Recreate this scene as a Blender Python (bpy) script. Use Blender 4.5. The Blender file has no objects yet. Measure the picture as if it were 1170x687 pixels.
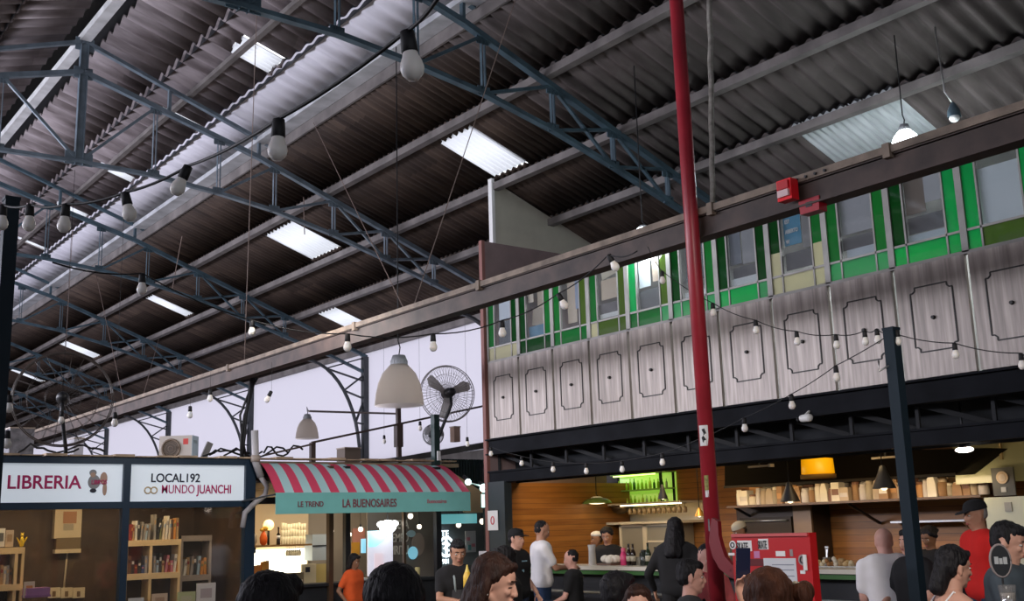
import bpy, bmesh, math, random
from mathutils import Vector, Matrix, noise
random.seed(7)
SC = bpy.context.scene
COL = SC.collection
PI = math.pi
R = math.radians
# ------------------------------------------------------------------ camera
IMW, IMH, FPX = 1170, 687, 1250.0
PITCH, ROLL, YAW = R(11.77), R(-1.73), R(52.5)
fw = Vector((math.cos(YAW)*math.cos(PITCH), math.sin(YAW)*math.cos(PITCH), math.sin(PITCH)))
r0 = Vector((math.sin(YAW), -math.cos(YAW), 0)); u0 = r0.cross(fw)
rt = math.cos(ROLL)*r0 + math.sin(ROLL)*u0
up = -math.sin(ROLL)*r0 + math.cos(ROLL)*u0
EYE = Vector((0, 0, 1.5))
cam = bpy.data.cameras.new('camera'); camo = bpy.data.objects.new('camera', cam); COL.objects.link(camo)
cam.sensor_width = 36; cam.lens = 36*FPX/IMW; cam.clip_end = 200
M = Matrix((rt, up, -fw)).transposed().to_4x4(); M.translation = EYE
camo.matrix_world = M
SC.camera = camo
def ray(x, y): return rt*((x-585)/FPX) + up*((343.5-y)/FPX) + fw
def at(x, y, ax, val):
    d = ray(x, y); i = 'XYZ'.index(ax); return EYE + d*((val-EYE[i])/d[i])
def dp(x, y, depth): return EYE + ray(x, y)*depth
SL = .401                                   # roof slope
def rz(X): return 9.7 - SL*abs(X-4.77)
def onroof(x, y):
    d = ray(x, y); return EYE + d*((9.7+SL*4.77-EYE.z-SL*EYE.x)/(d.z+SL*d.x))
# ------------------------------------------------------------------ materials
MATS = {}
def mat(name, col, rough=.6, metal=0, em=None, es=0, bump=0, bscale=20, var=0, vscale=3, spec=.4, stretch=None, alpha=1):
    if name in MATS: return MATS[name]
    m = bpy.data.materials.new(name); m.use_nodes = True; nt = m.node_tree; b = nt.nodes['Principled BSDF']
    b.inputs['Base Color'].default_value = (*col, 1); b.inputs['Roughness'].default_value = rough
    b.inputs['Metallic'].default_value = metal; b.inputs['Specular IOR Level'].default_value = spec
    if em: b.inputs['Emission Color'].default_value = (*em, 1); b.inputs['Emission Strength'].default_value = es
    if alpha < 1: b.inputs['Alpha'].default_value = alpha
    tc = nt.nodes.new('ShaderNodeTexCoord'); mp = nt.nodes.new('ShaderNodeMapping'); nt.links.new(tc.outputs['Object'], mp.inputs[0])
    if stretch: mp.inputs['Scale'].default_value = stretch
    if var:
        n = nt.nodes.new('ShaderNodeTexNoise'); n.inputs['Scale'].default_value = vscale; n.inputs['Detail'].default_value = 5
        nt.links.new(mp.outputs[0], n.inputs['Vector'])
        r = nt.nodes.new('ShaderNodeValToRGB'); r.color_ramp.elements[0].position = .3; r.color_ramp.elements[1].position = .7
        r.color_ramp.elements[0].color = (*[c*(1-var) for c in col], 1); r.color_ramp.elements[1].color = (*[min(1, c*(1+var)) for c in col], 1)
        nt.links.new(n.outputs[0], r.inputs[0]); nt.links.new(r.outputs[0], b.inputs['Base Color'])
    if bump:
        n = nt.nodes.new('ShaderNodeTexNoise'); n.inputs['Scale'].default_value = bscale
        nt.links.new(mp.outputs[0], n.inputs['Vector'])
        bp = nt.nodes.new('ShaderNodeBump'); bp.inputs['Strength'].default_value = bump; bp.inputs['Distance'].default_value = .01
        nt.links.new(n.outputs[0], bp.inputs['Height']); nt.links.new(bp.outputs[0], b.inputs['Normal'])
    MATS[name] = m; return m
def translucent(name, col, gl=.05, transp=0):
    if name in MATS: return MATS[name]
    m = bpy.data.materials.new(name); m.use_nodes = True; nt = m.node_tree; nt.nodes.clear()
    o = nt.nodes.new('ShaderNodeOutputMaterial'); t = nt.nodes.new('ShaderNodeBsdfTranslucent'); t.inputs[0].default_value = (*col, 1)
    d = nt.nodes.new('ShaderNodeBsdfDiffuse'); d.inputs[0].default_value = (*[c*.6 for c in col], 1)
    mx = nt.nodes.new('ShaderNodeMixShader'); mx.inputs[0].default_value = .15
    nt.links.new(t.outputs[0], mx.inputs[1]); nt.links.new(d.outputs[0], mx.inputs[2]); last = mx
    if transp:
        tr = nt.nodes.new('ShaderNodeBsdfTransparent'); tr.inputs[0].default_value = (*col, 1)
        m2 = nt.nodes.new('ShaderNodeMixShader'); m2.inputs[0].default_value = transp
        nt.links.new(last.outputs[0], m2.inputs[1]); nt.links.new(tr.outputs[0], m2.inputs[2]); last = m2
    nt.links.new(last.outputs[0], o.inputs[0]); MATS[name] = m; return m
def glass(name, col, diff=.3, gloss=.08, rough=.05, transl=.5):
    """coloured sheet glass: clear tint + a little body colour + surface gloss"""
    if name in MATS: return MATS[name]
    m = bpy.data.materials.new(name); m.use_nodes = True; nt = m.node_tree; nt.nodes.clear()
    o = nt.nodes.new('ShaderNodeOutputMaterial'); t = nt.nodes.new('ShaderNodeBsdfTransparent'); t.inputs[0].default_value = (*col, 1)
    d = nt.nodes.new('ShaderNodeBsdfDiffuse'); d.inputs[0].default_value = (*col, 1)
    tl = nt.nodes.new('ShaderNodeBsdfTranslucent'); tl.inputs[0].default_value = (*col, 1)
    dm = nt.nodes.new('ShaderNodeMixShader'); dm.inputs[0].default_value = transl
    nt.links.new(d.outputs[0], dm.inputs[1]); nt.links.new(tl.outputs[0], dm.inputs[2])
    g = nt.nodes.new('ShaderNodeBsdfGlossy'); g.inputs['Roughness'].default_value = rough
    a = nt.nodes.new('ShaderNodeMixShader'); a.inputs[0].default_value = diff
    nt.links.new(t.outputs[0], a.inputs[1]); nt.links.new(dm.outputs[0], a.inputs[2])
    c = nt.nodes.new('ShaderNodeMixShader'); c.inputs[0].default_value = gloss
    nt.links.new(a.outputs[0], c.inputs[1]); nt.links.new(g.outputs[0], c.inputs[2]); nt.links.new(c.outputs[0], o.inputs[0])
    MATS[name] = m; return m
def emit(name, col, s): return mat(name, (.8, .8, .8), em=col, es=s)
def roofmat(name, c0, c1, c2):
    """weathered corrugated sheet: each sheet its own tone, plus soot streaks along the slope"""
    m = bpy.data.materials.new(name); m.use_nodes = True; nt = m.node_tree; b = nt.nodes['Principled BSDF']
    b.inputs['Roughness'].default_value = .75; b.inputs['Specular IOR Level'].default_value = .25
    tc = nt.nodes.new('ShaderNodeTexCoord'); sp = nt.nodes.new('ShaderNodeSeparateXYZ'); nt.links.new(tc.outputs['Object'], sp.inputs[0])
    def mth(op, a, v):
        n = nt.nodes.new('ShaderNodeMath'); n.operation = op; nt.links.new(a, n.inputs[0]); n.inputs[1].default_value = v; return n.outputs[0]
    fy = mth('FLOOR', mth('DIVIDE', sp.outputs[1], 1.06), 0); fx = mth('FLOOR', mth('DIVIDE', sp.outputs[0], 1.42), 0)
    cb = nt.nodes.new('ShaderNodeCombineXYZ'); nt.links.new(fx, cb.inputs[0]); nt.links.new(fy, cb.inputs[1])
    w = nt.nodes.new('ShaderNodeTexWhiteNoise'); nt.links.new(cb.outputs[0], w.inputs['Vector'])
    mp = nt.nodes.new('ShaderNodeMapping'); mp.inputs['Scale'].default_value = (.8, 5, 1); nt.links.new(tc.outputs['Object'], mp.inputs[0])
    n = nt.nodes.new('ShaderNodeTexNoise'); n.inputs['Scale'].default_value = 1.1; n.inputs['Detail'].default_value = 6; nt.links.new(mp.outputs[0], n.inputs['Vector'])
    r = nt.nodes.new('ShaderNodeValToRGB'); r.color_ramp.elements[0].position = .33; r.color_ramp.elements[1].position = .68
    r.color_ramp.elements[0].color = (*c0, 1); r.color_ramp.elements[1].color = (*c1, 1); nt.links.new(n.outputs[0], r.inputs[0])
    mx = nt.nodes.new('ShaderNodeMixRGB'); nt.links.new(mth('MULTIPLY', w.outputs[0], .65), mx.inputs[0]); nt.links.new(r.outputs[0], mx.inputs[1]); mx.inputs[2].default_value = (*c2, 1)
    nt.links.new(mx.outputs[0], b.inputs['Base Color']); MATS[name] = m; return m
def planks(name, c0, c1, pitch=.12):
    m = bpy.data.materials.new(name); m.use_nodes = True; nt = m.node_tree; b = nt.nodes['Principled BSDF']; b.inputs['Roughness'].default_value = .45
    tc = nt.nodes.new('ShaderNodeTexCoord'); sp = nt.nodes.new('ShaderNodeSeparateXYZ'); nt.links.new(tc.outputs['Object'], sp.inputs[0])
    def mth(op, a, v=0):
        n = nt.nodes.new('ShaderNodeMath'); n.operation = op; nt.links.new(a, n.inputs[0]); n.inputs[1].default_value = v; return n.outputs[0]
    dz = mth('DIVIDE', sp.outputs[2], pitch); fl = mth('FLOOR', dz)
    w = nt.nodes.new('ShaderNodeTexWhiteNoise'); w.noise_dimensions = '1D'; nt.links.new(fl, w.inputs['W'])
    mp = nt.nodes.new('ShaderNodeMapping'); mp.inputs['Scale'].default_value = (1, 1, 9); nt.links.new(tc.outputs['Object'], mp.inputs[0])
    n = nt.nodes.new('ShaderNodeTexNoise'); n.inputs['Scale'].default_value = 1.6; n.inputs['Detail'].default_value = 5; nt.links.new(mp.outputs[0], n.inputs['Vector'])
    ad = nt.nodes.new('ShaderNodeMath'); ad.operation = 'MULTIPLY_ADD'; nt.links.new(w.outputs[0], ad.inputs[0]); ad.inputs[1].default_value = .35; nt.links.new(n.outputs[0], ad.inputs[2])
    r = nt.nodes.new('ShaderNodeValToRGB'); r.color_ramp.elements[0].position = .35; r.color_ramp.elements[1].position = .95
    r.color_ramp.elements[0].color = (*c0, 1); r.color_ramp.elements[1].color = (*c1, 1); nt.links.new(ad.outputs[0], r.inputs[0])
    fr = mth('FRACT', dz); gp = mth('GREATER_THAN', fr, .05)
    mx = nt.nodes.new('ShaderNodeMixRGB'); nt.links.new(gp, mx.inputs[0]); mx.inputs[1].default_value = (.02, .01, .005, 1); nt.links.new(r.outputs[0], mx.inputs[2])
    nt.links.new(mx.outputs[0], b.inputs['Base Color']); MATS[name] = m; return m
def stripes(name, c0, c1, pitch):
    m = bpy.data.materials.new(name); m.use_nodes = True; nt = m.node_tree; b = nt.nodes['Principled BSDF']; b.inputs['Roughness'].default_value = .85
    tc = nt.nodes.new('ShaderNodeTexCoord'); sp = nt.nodes.new('ShaderNodeSeparateXYZ'); nt.links.new(tc.outputs['Object'], sp.inputs[0])
    d = nt.nodes.new('ShaderNodeMath'); d.operation = 'DIVIDE'; nt.links.new(sp.outputs[0], d.inputs[0]); d.inputs[1].default_value = pitch
    f = nt.nodes.new('ShaderNodeMath'); f.operation = 'FRACT'; nt.links.new(d.outputs[0], f.inputs[0])
    g = nt.nodes.new('ShaderNodeMath'); g.operation = 'GREATER_THAN'; nt.links.new(f.outputs[0], g.inputs[0]); g.inputs[1].default_value = .47
    mx = nt.nodes.new('ShaderNodeMixRGB'); nt.links.new(g.outputs[0], mx.inputs[0]); mx.inputs[1].default_value = (*c0, 1); mx.inputs[2].default_value = (*c1, 1)
    nt.links.new(mx.outputs[0], b.inputs['Base Color']); MATS[name] = m; return m
# ------------------------------------------------------------------ mesh builder
class MB:
    def __init__(s): s.v = []; s.f = []; s.sm = []
    def add(s, vs, fs, smooth=False):
        o = len(s.v); s.v += [Vector(v) for v in vs]; s.f += [[i+o for i in f] for f in fs]; s.sm += [smooth]*len(fs); return s
    def box(s, a, b):
        (x0, y0, z0), (x1, y1, z1) = a, b
        x0, x1 = min(x0, x1), max(x0, x1); y0, y1 = min(y0, y1), max(y0, y1); z0, z1 = min(z0, z1), max(z0, z1)
        return s.add([(x0,y0,z0),(x1,y0,z0),(x1,y1,z0),(x0,y1,z0),(x0,y0,z1),(x1,y0,z1),(x1,y1,z1),(x0,y1,z1)],
                     [(0,3,2,1),(4,5,6,7),(0,1,5,4),(1,2,6,5),(2,3,7,6),(3,0,4,7)])
    def bar(s, p, q, w, h, upv=(0, 0, 1)):
        """rectangular bar from p to q, w across, h along upv"""
        p, q = Vector(p), Vector(q); d = (q-p).normalized(); upv = Vector(upv)
        sx = d.cross(upv)
        if sx.length < 1e-4: sx = d.cross(Vector((1, 0, 0)))
        sx.normalize(); uz = sx.cross(d).normalized(); sx *= w/2; uz *= h/2
        return s.add([p-sx-uz, p+sx-uz, p+sx+uz, p-sx+uz, q-sx-uz, q+sx-uz, q+sx+uz, q-sx+uz],
                     [(0,1,2,3),(4,7,6,5),(0,4,5,1),(1,5,6,2),(2,6,7,3),(3,7,4,0)])
    def ibeam(s, p, q, w, h, t=.015):
        s.bar(Vector(p)+Vector((0,0,h/2-t/2)), Vector(q)+Vector((0,0,h/2-t/2)), w, t)
        s.bar(Vector(p)-Vector((0,0,h/2-t/2)), Vector(q)-Vector((0,0,h/2-t/2)), w, t)
        return s.bar(p, q, t, h-2*t)
    def caps(s, p, r0_, q, r1_, n=12, smooth=True):
        """tapered capsule, closed"""
        p, q = Vector(p), Vector(q); d = q-p; L = d.length
        if L < 1e-6: d = Vector((0, 0, 1)); L = 1e-6
        else: d = d/L
        a = d.orthogonal().normalized(); b = d.cross(a)
        rings = []
        k = 4
        for i in range(k, 0, -1): t = i/k*PI/2; rings.append((-r0_*math.sin(t)*.999, r0_*math.cos(t)))
        rings.append((0, r0_)); rings.append((L, r1_))
        for i in range(1, k+1): t = i/k*PI/2; rings.append((L+r1_*math.sin(t)*.999, r1_*math.cos(t)))
        rings = [x for x in rings if x[1] > 1e-5]
        vs = []
        for (h, r) in rings:
            for j in range(n): t = 2*PI*j/n; vs.append(p+d*h+(a*math.cos(t)+b*math.sin(t))*r)
        fs = []
        for i in range(len(rings)-1):
            for j in range(n): fs.append((i*n+j, i*n+(j+1) % n, (i+1)*n+(j+1) % n, (i+1)*n+j))
        fs.append(tuple(range(n-1, -1, -1))); fs.append(tuple((len(rings)-1)*n+j for j in range(n)))
        return s.add(vs, fs, smooth)
    def cyl(s, p, q, r, r2=None, n=12, smooth=True):
        r2 = r if r2 is None else r2; p, q = Vector(p), Vector(q); d = (q-p).normalized(); a = d.orthogonal().normalized(); b = d.cross(a); vs = []
        for (c, rr) in ((p, r), (q, r2)):
            for j in range(n): t = 2*PI*j/n; vs.append(c+(a*math.cos(t)+b*math.sin(t))*rr)
        o = len(s.v)
        s.add(vs, [(j, (j+1) % n, n+(j+1) % n, n+j) for j in range(n)], smooth)
        s.f += [[o+i for i in range(n-1, -1, -1)], [o+n+i for i in range(n)]]; s.sm += [False, False]; return s
    def tube(s, pts, r, n=8):
        pts = [Vector(p) for p in pts]; vs = []; prev = None
        for i, p in enumerate(pts):
            d = (pts[min(i+1, len(pts)-1)]-pts[max(i-1, 0)]).normalized()
            a = d.orthogonal().normalized() if prev is None else (prev-d*prev.dot(d)).normalized(); prev = a; b = d.cross(a)
            for j in range(n): t = 2*PI*j/n; vs.append(p+(a*math.cos(t)+b*math.sin(t))*r)
        fs = [(i*n+j, i*n+(j+1) % n, (i+1)*n+(j+1) % n, (i+1)*n+j) for i in range(len(pts)-1) for j in range(n)]
        fs += [tuple(range(n-1, -1, -1)), tuple((len(pts)-1)*n+j for j in range(n))]
        return s.add(vs, fs, True)
    def lathe(s, prof, c=(0, 0, 0), n=20, smooth=True):
        """prof: list of (r, z)"""
        c = Vector(c); vs = []
        for (r, z) in prof:
            for j in range(n): t = 2*PI*j/n; vs.append(c+Vector((max(r, 1e-4)*math.cos(t), max(r, 1e-4)*math.sin(t), z)))
        fs = [(i*n+j, i*n+(j+1) % n, (i+1)*n+(j+1) % n, (i+1)*n+j) for i in range(len(prof)-1) for j in range(n)]
        return s.add(vs, fs, smooth)
    def ell(s, c, r, n=16, m=10, rot=None):
        c = Vector(c); vs = []; rot = rot or Matrix.Identity(3)
        for i in range(m+1):
            ph = max(.02, min(PI-.02, PI*i/m))
            for j in range(n): t = 2*PI*j/n; vs.append(c+rot @ Vector((r[0]*math.sin(ph)*math.cos(t), r[1]*math.sin(ph)*math.sin(t), -r[2]*math.cos(ph))))
        fs = [(i*n+j, i*n+(j+1) % n, (i+1)*n+(j+1) % n, (i+1)*n+j) for i in range(m) for j in range(n)]
        fs += [tuple(range(n-1, -1, -1)), tuple(m*n+j for j in range(n))]
        return s.add(vs, fs, True)
    def prism(s, poly, h0, h1, fn):
        """poly of 2-D points extruded; fn(u, v, h) -> xyz"""
        n = len(poly); vs = [fn(u, v, h0) for u, v in poly]+[fn(u, v, h1) for u, v in poly]
        return s.add(vs, [tuple(range(n-1, -1, -1)), tuple(range(n, 2*n))]+[(i, (i+1) % n, n+(i+1) % n, n+i) for i in range(n)])
    def xf(s, m):
        s.v = [m @ v for v in s.v]; return s
    def join(s, o):
        k = len(s.v); s.v += o.v; s.f += [[i+k for i in f] for f in o.f]; s.sm += o.sm; return s
XF = {}
def thing(name, label, cat, loc=(0, 0, 0), rotz=0, group=None):
    o = bpy.data.objects.new(name, None); COL.objects.link(o); o.location = loc; o.rotation_euler = (0, 0, rotz)
    o.empty_display_size = .1
    XF[o.name] = Matrix.Translation(Vector(loc)) @ Matrix.Rotation(rotz, 4, 'Z')
    o['label'] = label; o['category'] = cat
    if group: o['group'] = group
    return o
def mesh_of(mb, material, name):
    me = bpy.data.meshes.new(name); me.from_pydata([tuple(v) for v in mb.v], [], mb.f); me.polygons.foreach_set('use_smooth', mb.sm)
    me.update(); me.materials.append(material); return me
def obj(name, mb, material, parent=None, world=True, label=None, origin=None):
    """one mesh object; with a parent and world=True the builder holds world coordinates"""
    if parent is not None and world and parent.name in XF: mb.xf(XF[parent.name].inverted())
    if parent is None and origin is not None: mb.xf(Matrix.Translation(-Vector(origin)))
    bm = bmesh.new(); me = mesh_of(mb, material, name); bm.from_mesh(me); bmesh.ops.recalc_face_normals(bm, faces=bm.faces); bm.to_mesh(me); bm.free()
    o = bpy.data.objects.new(name, me); COL.objects.link(o)
    if parent is not None:
        o.parent = parent
        if parent.name in XF: XF[o.name] = XF[parent.name]
    elif origin is not None: o.location = origin
    if label: o['label'] = label
    return o
def tag(o, label, cat, group=None, kind=None):
    o['label'] = label; o['category'] = cat
    if group: o['group'] = group
    if kind: o['kind'] = kind
    return o
def struct(name, mb, m, parent=None):
    o = obj(name, mb, m, parent)
    if parent is None: o['kind'] = 'structure'
    return o
def copy_tree(o, parent=None):
    c = o.copy(); COL.objects.link(c)
    if parent is not None: c.parent = parent
    for ch in list(o.children): copy_tree(ch, c)
    return c
def remesh(mb, name, material, parent, voxel=.01, smooth=2, sm_fac=.5):
    """fuse overlapping closed pieces into ONE continuous surface"""
    me = mesh_of(mb, material, name); o = bpy.data.objects.new(name, me); COL.objects.link(o)
    md = o.modifiers.new('r', 'REMESH'); md.mode = 'VOXEL'; md.voxel_size = voxel; md.use_smooth_shade = True
    if smooth: s = o.modifiers.new('s', 'SMOOTH'); s.factor = sm_fac; s.iterations = smooth
    dg = bpy.context.evaluated_depsgraph_get(); dg.update()
    me2 = bpy.data.meshes.new_from_object(o.evaluated_get(dg)); me2.name = name
    bpy.data.objects.remove(o); bpy.data.meshes.remove(me)
    me2.materials.clear(); me2.materials.append(material); me2.polygons.foreach_set('use_smooth', [True]*len(me2.polygons))
    ob = bpy.data.objects.new(name, me2); COL.objects.link(ob)
    if parent is not None: ob.parent = parent
    return ob
def text(name, body, size, material, origin, xdir, updir, parent=None, xs=1, ext=.004, align='LEFT'):
    cu = bpy.data.curves.new(name, 'FONT'); cu.body = body; cu.size = size; cu.extrude = ext; cu.align_x = align; cu.offset = size*(.016 if 'M' not in body else .002)
    o = bpy.data.objects.new(name, cu); COL.objects.link(o); dg = bpy.context.evaluated_depsgraph_get(); dg.update()
    me = bpy.data.meshes.new_from_object(o.evaluated_get(dg)); bpy.data.objects.remove(o)
    X = Vector(xdir).normalized(); U = Vector(updir).normalized(); Z = X.cross(U)
    m = Matrix((X*xs, U, Z)).transposed().to_4x4(); m.translation = Vector(origin)
    if parent is not None and parent.name in XF: m = XF[parent.name].inverted() @ m
    me.transform(m); me.materials.clear(); me.materials.append(material)
    ob = bpy.data.objects.new(name, me); COL.objects.link(ob)
    if parent is not None: ob.parent = parent
    return ob
ORD = ['first','second','third','fourth','fifth','sixth','seventh','eighth','ninth','tenth','eleventh','twelfth','thirteenth','fourteenth','fifteenth','sixteenth','seventeenth','eighteenth','nineteenth','twentieth']
# shared materials
m_steel = mat('blue grey painted steel', (.055, .090, .115), .45, .2, var=.3, vscale=4)
m_white_steel = mat('pale painted steel', (.42, .43, .45), .5, .1, var=.25, vscale=3)
m_purlin = mat('dusty grey purlin steel', (.14, .125, .12), .6, .1, var=.35, vscale=2.5)
m_black = mat('black paint', (.012, .013, .016), .45)
m_dark = mat('dark charcoal', (.018, .020, .023), .75, var=.3, spec=.2)
m_navy = mat('navy painted frame', (.012, .03, .055), .4)
m_brown_beam = mat('rusty brown steel', (.055, .035, .028), .6, var=.5, vscale=4)
m_beam_top = mat('dusty beige edge', (.22, .17, .13), .7, var=.35, vscale=6)
m_cable = mat('black rubber cable', (.01, .01, .012), .6)
m_bulb = mat('frosted white bulb', (.92, .88, .84), .35)
m_bulb.node_tree.nodes['Principled BSDF'].inputs['Subsurface Weight'].default_value = .6
m_bulb.node_tree.nodes['Principled BSDF'].inputs['Subsurface Radius'].default_value = (.05, .045, .04)
m_white = mat('white plastic', (.78, .78, .76), .4)
m_cream = mat('cream board', (.62, .55, .42), .6)
m_skyl = translucent('translucent skylight sheet', (.95, .96, 1.0))
m_wallw = translucent('white translucent wall sheet', (.74, .72, .78))
m_wood = planks('orange wood planks', (.19, .068, .012), (.33, .135, .028), .085)
m_chrome = mat('brushed steel', (.5, .5, .5), .3, .9)
m_paper = mat('white paper', (.8, .8, .8), .7)
# ================================================================== THE HALL
Y0, Y1 = -8, 62
XW, XL = 14.0, -4.46
def zu(X): return 9.70-.352*abs(X-4.77)              # raised (monitor) roof, chord line
def zl(X):                                            # main roof, chord line
    d = abs(X-4.77); return 9.12-.2885*d if d < 3.12 else 8.22-.378*(d-3.12)
def mir(X): return 9.54-X
m_floor = mat('dark tiled floor', (.10, .085, .075), .35, var=.4, vscale=.8)
struct('floor', MB().box((XL-.2, Y0-.2, -.1), (XW+.2, Y1+.2, 0)), m_floor)
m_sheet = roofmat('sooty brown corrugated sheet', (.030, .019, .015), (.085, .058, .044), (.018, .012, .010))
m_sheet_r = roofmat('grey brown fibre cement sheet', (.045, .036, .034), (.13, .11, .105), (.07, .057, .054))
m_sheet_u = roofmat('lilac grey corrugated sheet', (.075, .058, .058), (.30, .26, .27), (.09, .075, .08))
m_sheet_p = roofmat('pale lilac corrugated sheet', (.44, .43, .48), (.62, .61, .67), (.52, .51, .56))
m_sheet_w = mat('cleaner pale corrugated sheet', (.42, .45, .46), .6, var=.2, vscale=2, stretch=(1, 6, 1))
def corr(mb, xa, xb, ya, yb, zf, pitch, lift=.05, amp=None):
    """corrugated strip, ridges running down the slope; a little thickness"""
    amp = amp or pitch*.17
    n = max(2, int(round((yb-ya)/pitch*8))); vs = []
    up_a = xa if abs(xa-4.77) < abs(xb-4.77) else xb
    for x in (xa, xb):
        for k in (0, 1):
            for i in range(n+1):
                y = ya+(yb-ya)*i/n
                z = zf(x)+(0 if x == up_a else lift)+amp*math.sin(2*PI*y/pitch)-(0 if k else .012)
                vs.append((x, y, z))
    m = n+1; fs = []
    for i in range(n):
        fs += [(i, i+1, 2*m+i+1, 2*m+i), (m+i, 3*m+i, 3*m+i+1, m+i+1), (i, m+i, m+i+1, i+1), (2*m+i, 2*m+i+1, 3*m+i+1, 3*m+i)]
    fs += [(0, 2*m, 3*m, m), (n, m+n, 3*m+n, 2*m+n)]
    mb.add(vs, fs, True)
su = lambda X: zu(X)+.14
sl = lambda X: zl(X)+.24
SKY_LOW = [(9.62, 10.70, a, b) for a, b in ((13.5, 14.35), (19.85, 21.15), (28.05, 28.58), (36.0, 36.75), (42.8, 43.2), (50, 50.5))]
SKY_UP = [(6.52, 7.18, a, b) for a, b in ((15.25, 15.85), (18.62, 18.95), (22.3, 22.68), (25.6, 25.95), (29.1, 29.4), (33, 33.4), (37, 37.5))]
SKY_S = [(12.25, 13.13, 22.95, 23.8)]
SKY_LEFT = [(2.2, 3.0, a, a+.9) for a in (9.2, 14.6, 20.5, 26, 32)]
def row(mb, xa, xb, zf, holes, pitch, ya=Y0, yb=Y1, lift=.05):
    hs = sorted([h for h in holes if h[0] >= xa-.01 and h[1] <= xb+.01 and h[2] >= ya and h[3] <= yb], key=lambda h: h[2])
    y = ya
    for h in hs:
        corr(mb, xa, xb, y, h[2], zf, pitch, lift); y = h[3]
        if h[0]-xa > .02: corr(mb, xa, h[0], h[2], h[3], zf, pitch, lift*(h[0]-xa)/(xb-xa))
        if xb-h[1] > .02: corr(mb, h[1], xb, h[2], h[3], zf, pitch, lift)
    corr(mb, xa, xb, y, yb, zf, pitch, lift)
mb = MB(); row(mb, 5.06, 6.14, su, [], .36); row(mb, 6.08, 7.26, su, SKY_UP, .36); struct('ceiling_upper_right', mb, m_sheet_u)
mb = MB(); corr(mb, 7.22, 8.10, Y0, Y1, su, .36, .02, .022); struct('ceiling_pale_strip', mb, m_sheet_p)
mb = MB()
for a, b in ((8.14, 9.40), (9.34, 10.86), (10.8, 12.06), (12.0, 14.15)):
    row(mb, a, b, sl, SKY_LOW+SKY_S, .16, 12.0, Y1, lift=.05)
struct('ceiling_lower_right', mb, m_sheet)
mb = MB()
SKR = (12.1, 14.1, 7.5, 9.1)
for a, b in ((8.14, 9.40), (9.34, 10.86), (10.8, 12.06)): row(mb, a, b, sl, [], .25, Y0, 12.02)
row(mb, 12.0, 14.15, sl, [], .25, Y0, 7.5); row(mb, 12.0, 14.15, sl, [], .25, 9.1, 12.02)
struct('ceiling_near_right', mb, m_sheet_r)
mb = MB(); corr(mb, 12.0, 14.15, 7.5, 9.1, sl, .11, .05); o = struct('ceiling_pale_patch', mb, m_sheet_w)
mb = MB(); row(mb, 3.40, 4.48, su, [], .36); row(mb, 2.0, 3.46, su, SKY_LEFT, .36); row(mb, 1.38, 2.06, su, [], .36)
row(mb, -4.6, 1.8, sl, [], .36); struct('ceiling_left', mb, m_sheet_u)
mb = MB(); mb.bar((4.15, (Y0+Y1)/2, 10.02), (4.77, (Y0+Y1)/2, 10.25), Y1-Y0, .02, (0, 0, 1)); mb.bar((4.77, (Y0+Y1)/2, 10.25), (5.4, (Y0+Y1)/2, 10.02), Y1-Y0, .02, (0, 0, 1))
struct('ceiling_ridge_cap', mb, m_black)
mb = MB()
for x, zf in ((6.12, su), (7.25, su), (3.42, su), (2.02, su)): mb.box((x-.004, Y0, zf(x)-.07), (x+.004, Y1, zf(x)+.09))
for x in (9.385, 10.845, 12.045): mb.box((x-.004, Y0, sl(x)-.02), (x+.004, Y1, sl(x)+.11))
struct('ceiling_overlap_fillers', mb, m_black)
# light gaps between the raised roof and the main roof are closed by boards
struct('trim_1', MB().box((8.13, Y0, 8.30), (8.17, Y1, 8.60)), m_purlin); struct('trim_2', MB().box((1.41, Y0, 8.38), (1.44, Y1, 8.62)), m_purlin)
def sky_obj(h, zf, label, group, pitch=.12, lift=.05):
    mb = MB(); corr(mb, h[0]-.02, h[1]+.02, h[2]-.02, h[3]+.02, lambda x: zf(x)+.01, pitch, .03, .015)
    c = ((h[0]+h[1])/2, (h[2]+h[3])/2, zf((h[0]+h[1])/2)); tag(obj('skylight', mb, m_skyl, origin=c), label, 'skylight', group)
for i, h in enumerate(SKY_LOW[:5]): sky_obj(h, sl, ['large bright corrugated skylight nearest the cream gable wall', 'bright corrugated skylight above the dome lamp, second from the green building', 'narrow bright skylight in the dark roof, above the air conditioner', 'small bright skylight far along the dark roof', 'faint smallest skylight of the dark roof beside the left black pole'][i], 'skylights of the dark lower roof')
for i, h in enumerate(SKY_UP[:5]): sky_obj(h, su, ['bright skylight near the top edge, nearest under the ridge', 'second bright skylight down the row under the ridge', 'third bright skylight in the row below the king post', 'fourth skylight of the row, behind the hanging bulbs', 'farthest skylight of the row, next to the black pole'][i], 'skylights of the pale upper roof')
for h in SKY_LOW[5:]+SKY_UP[5:]: sky_obj(h, sl if h[0] > 8 else su, 'tiny skylight at the far end of the hall roof', 'far skylights')
sky_obj(SKY_S[0], sl, 'bright skylight low on the roof, just above the white wall', 'skylights of the dark lower roof')
for i, h in enumerate(SKY_LEFT): sky_obj(h, su, 'white skylight of the left roof slope at the picture corner', 'skylights of the left slope')
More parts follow.
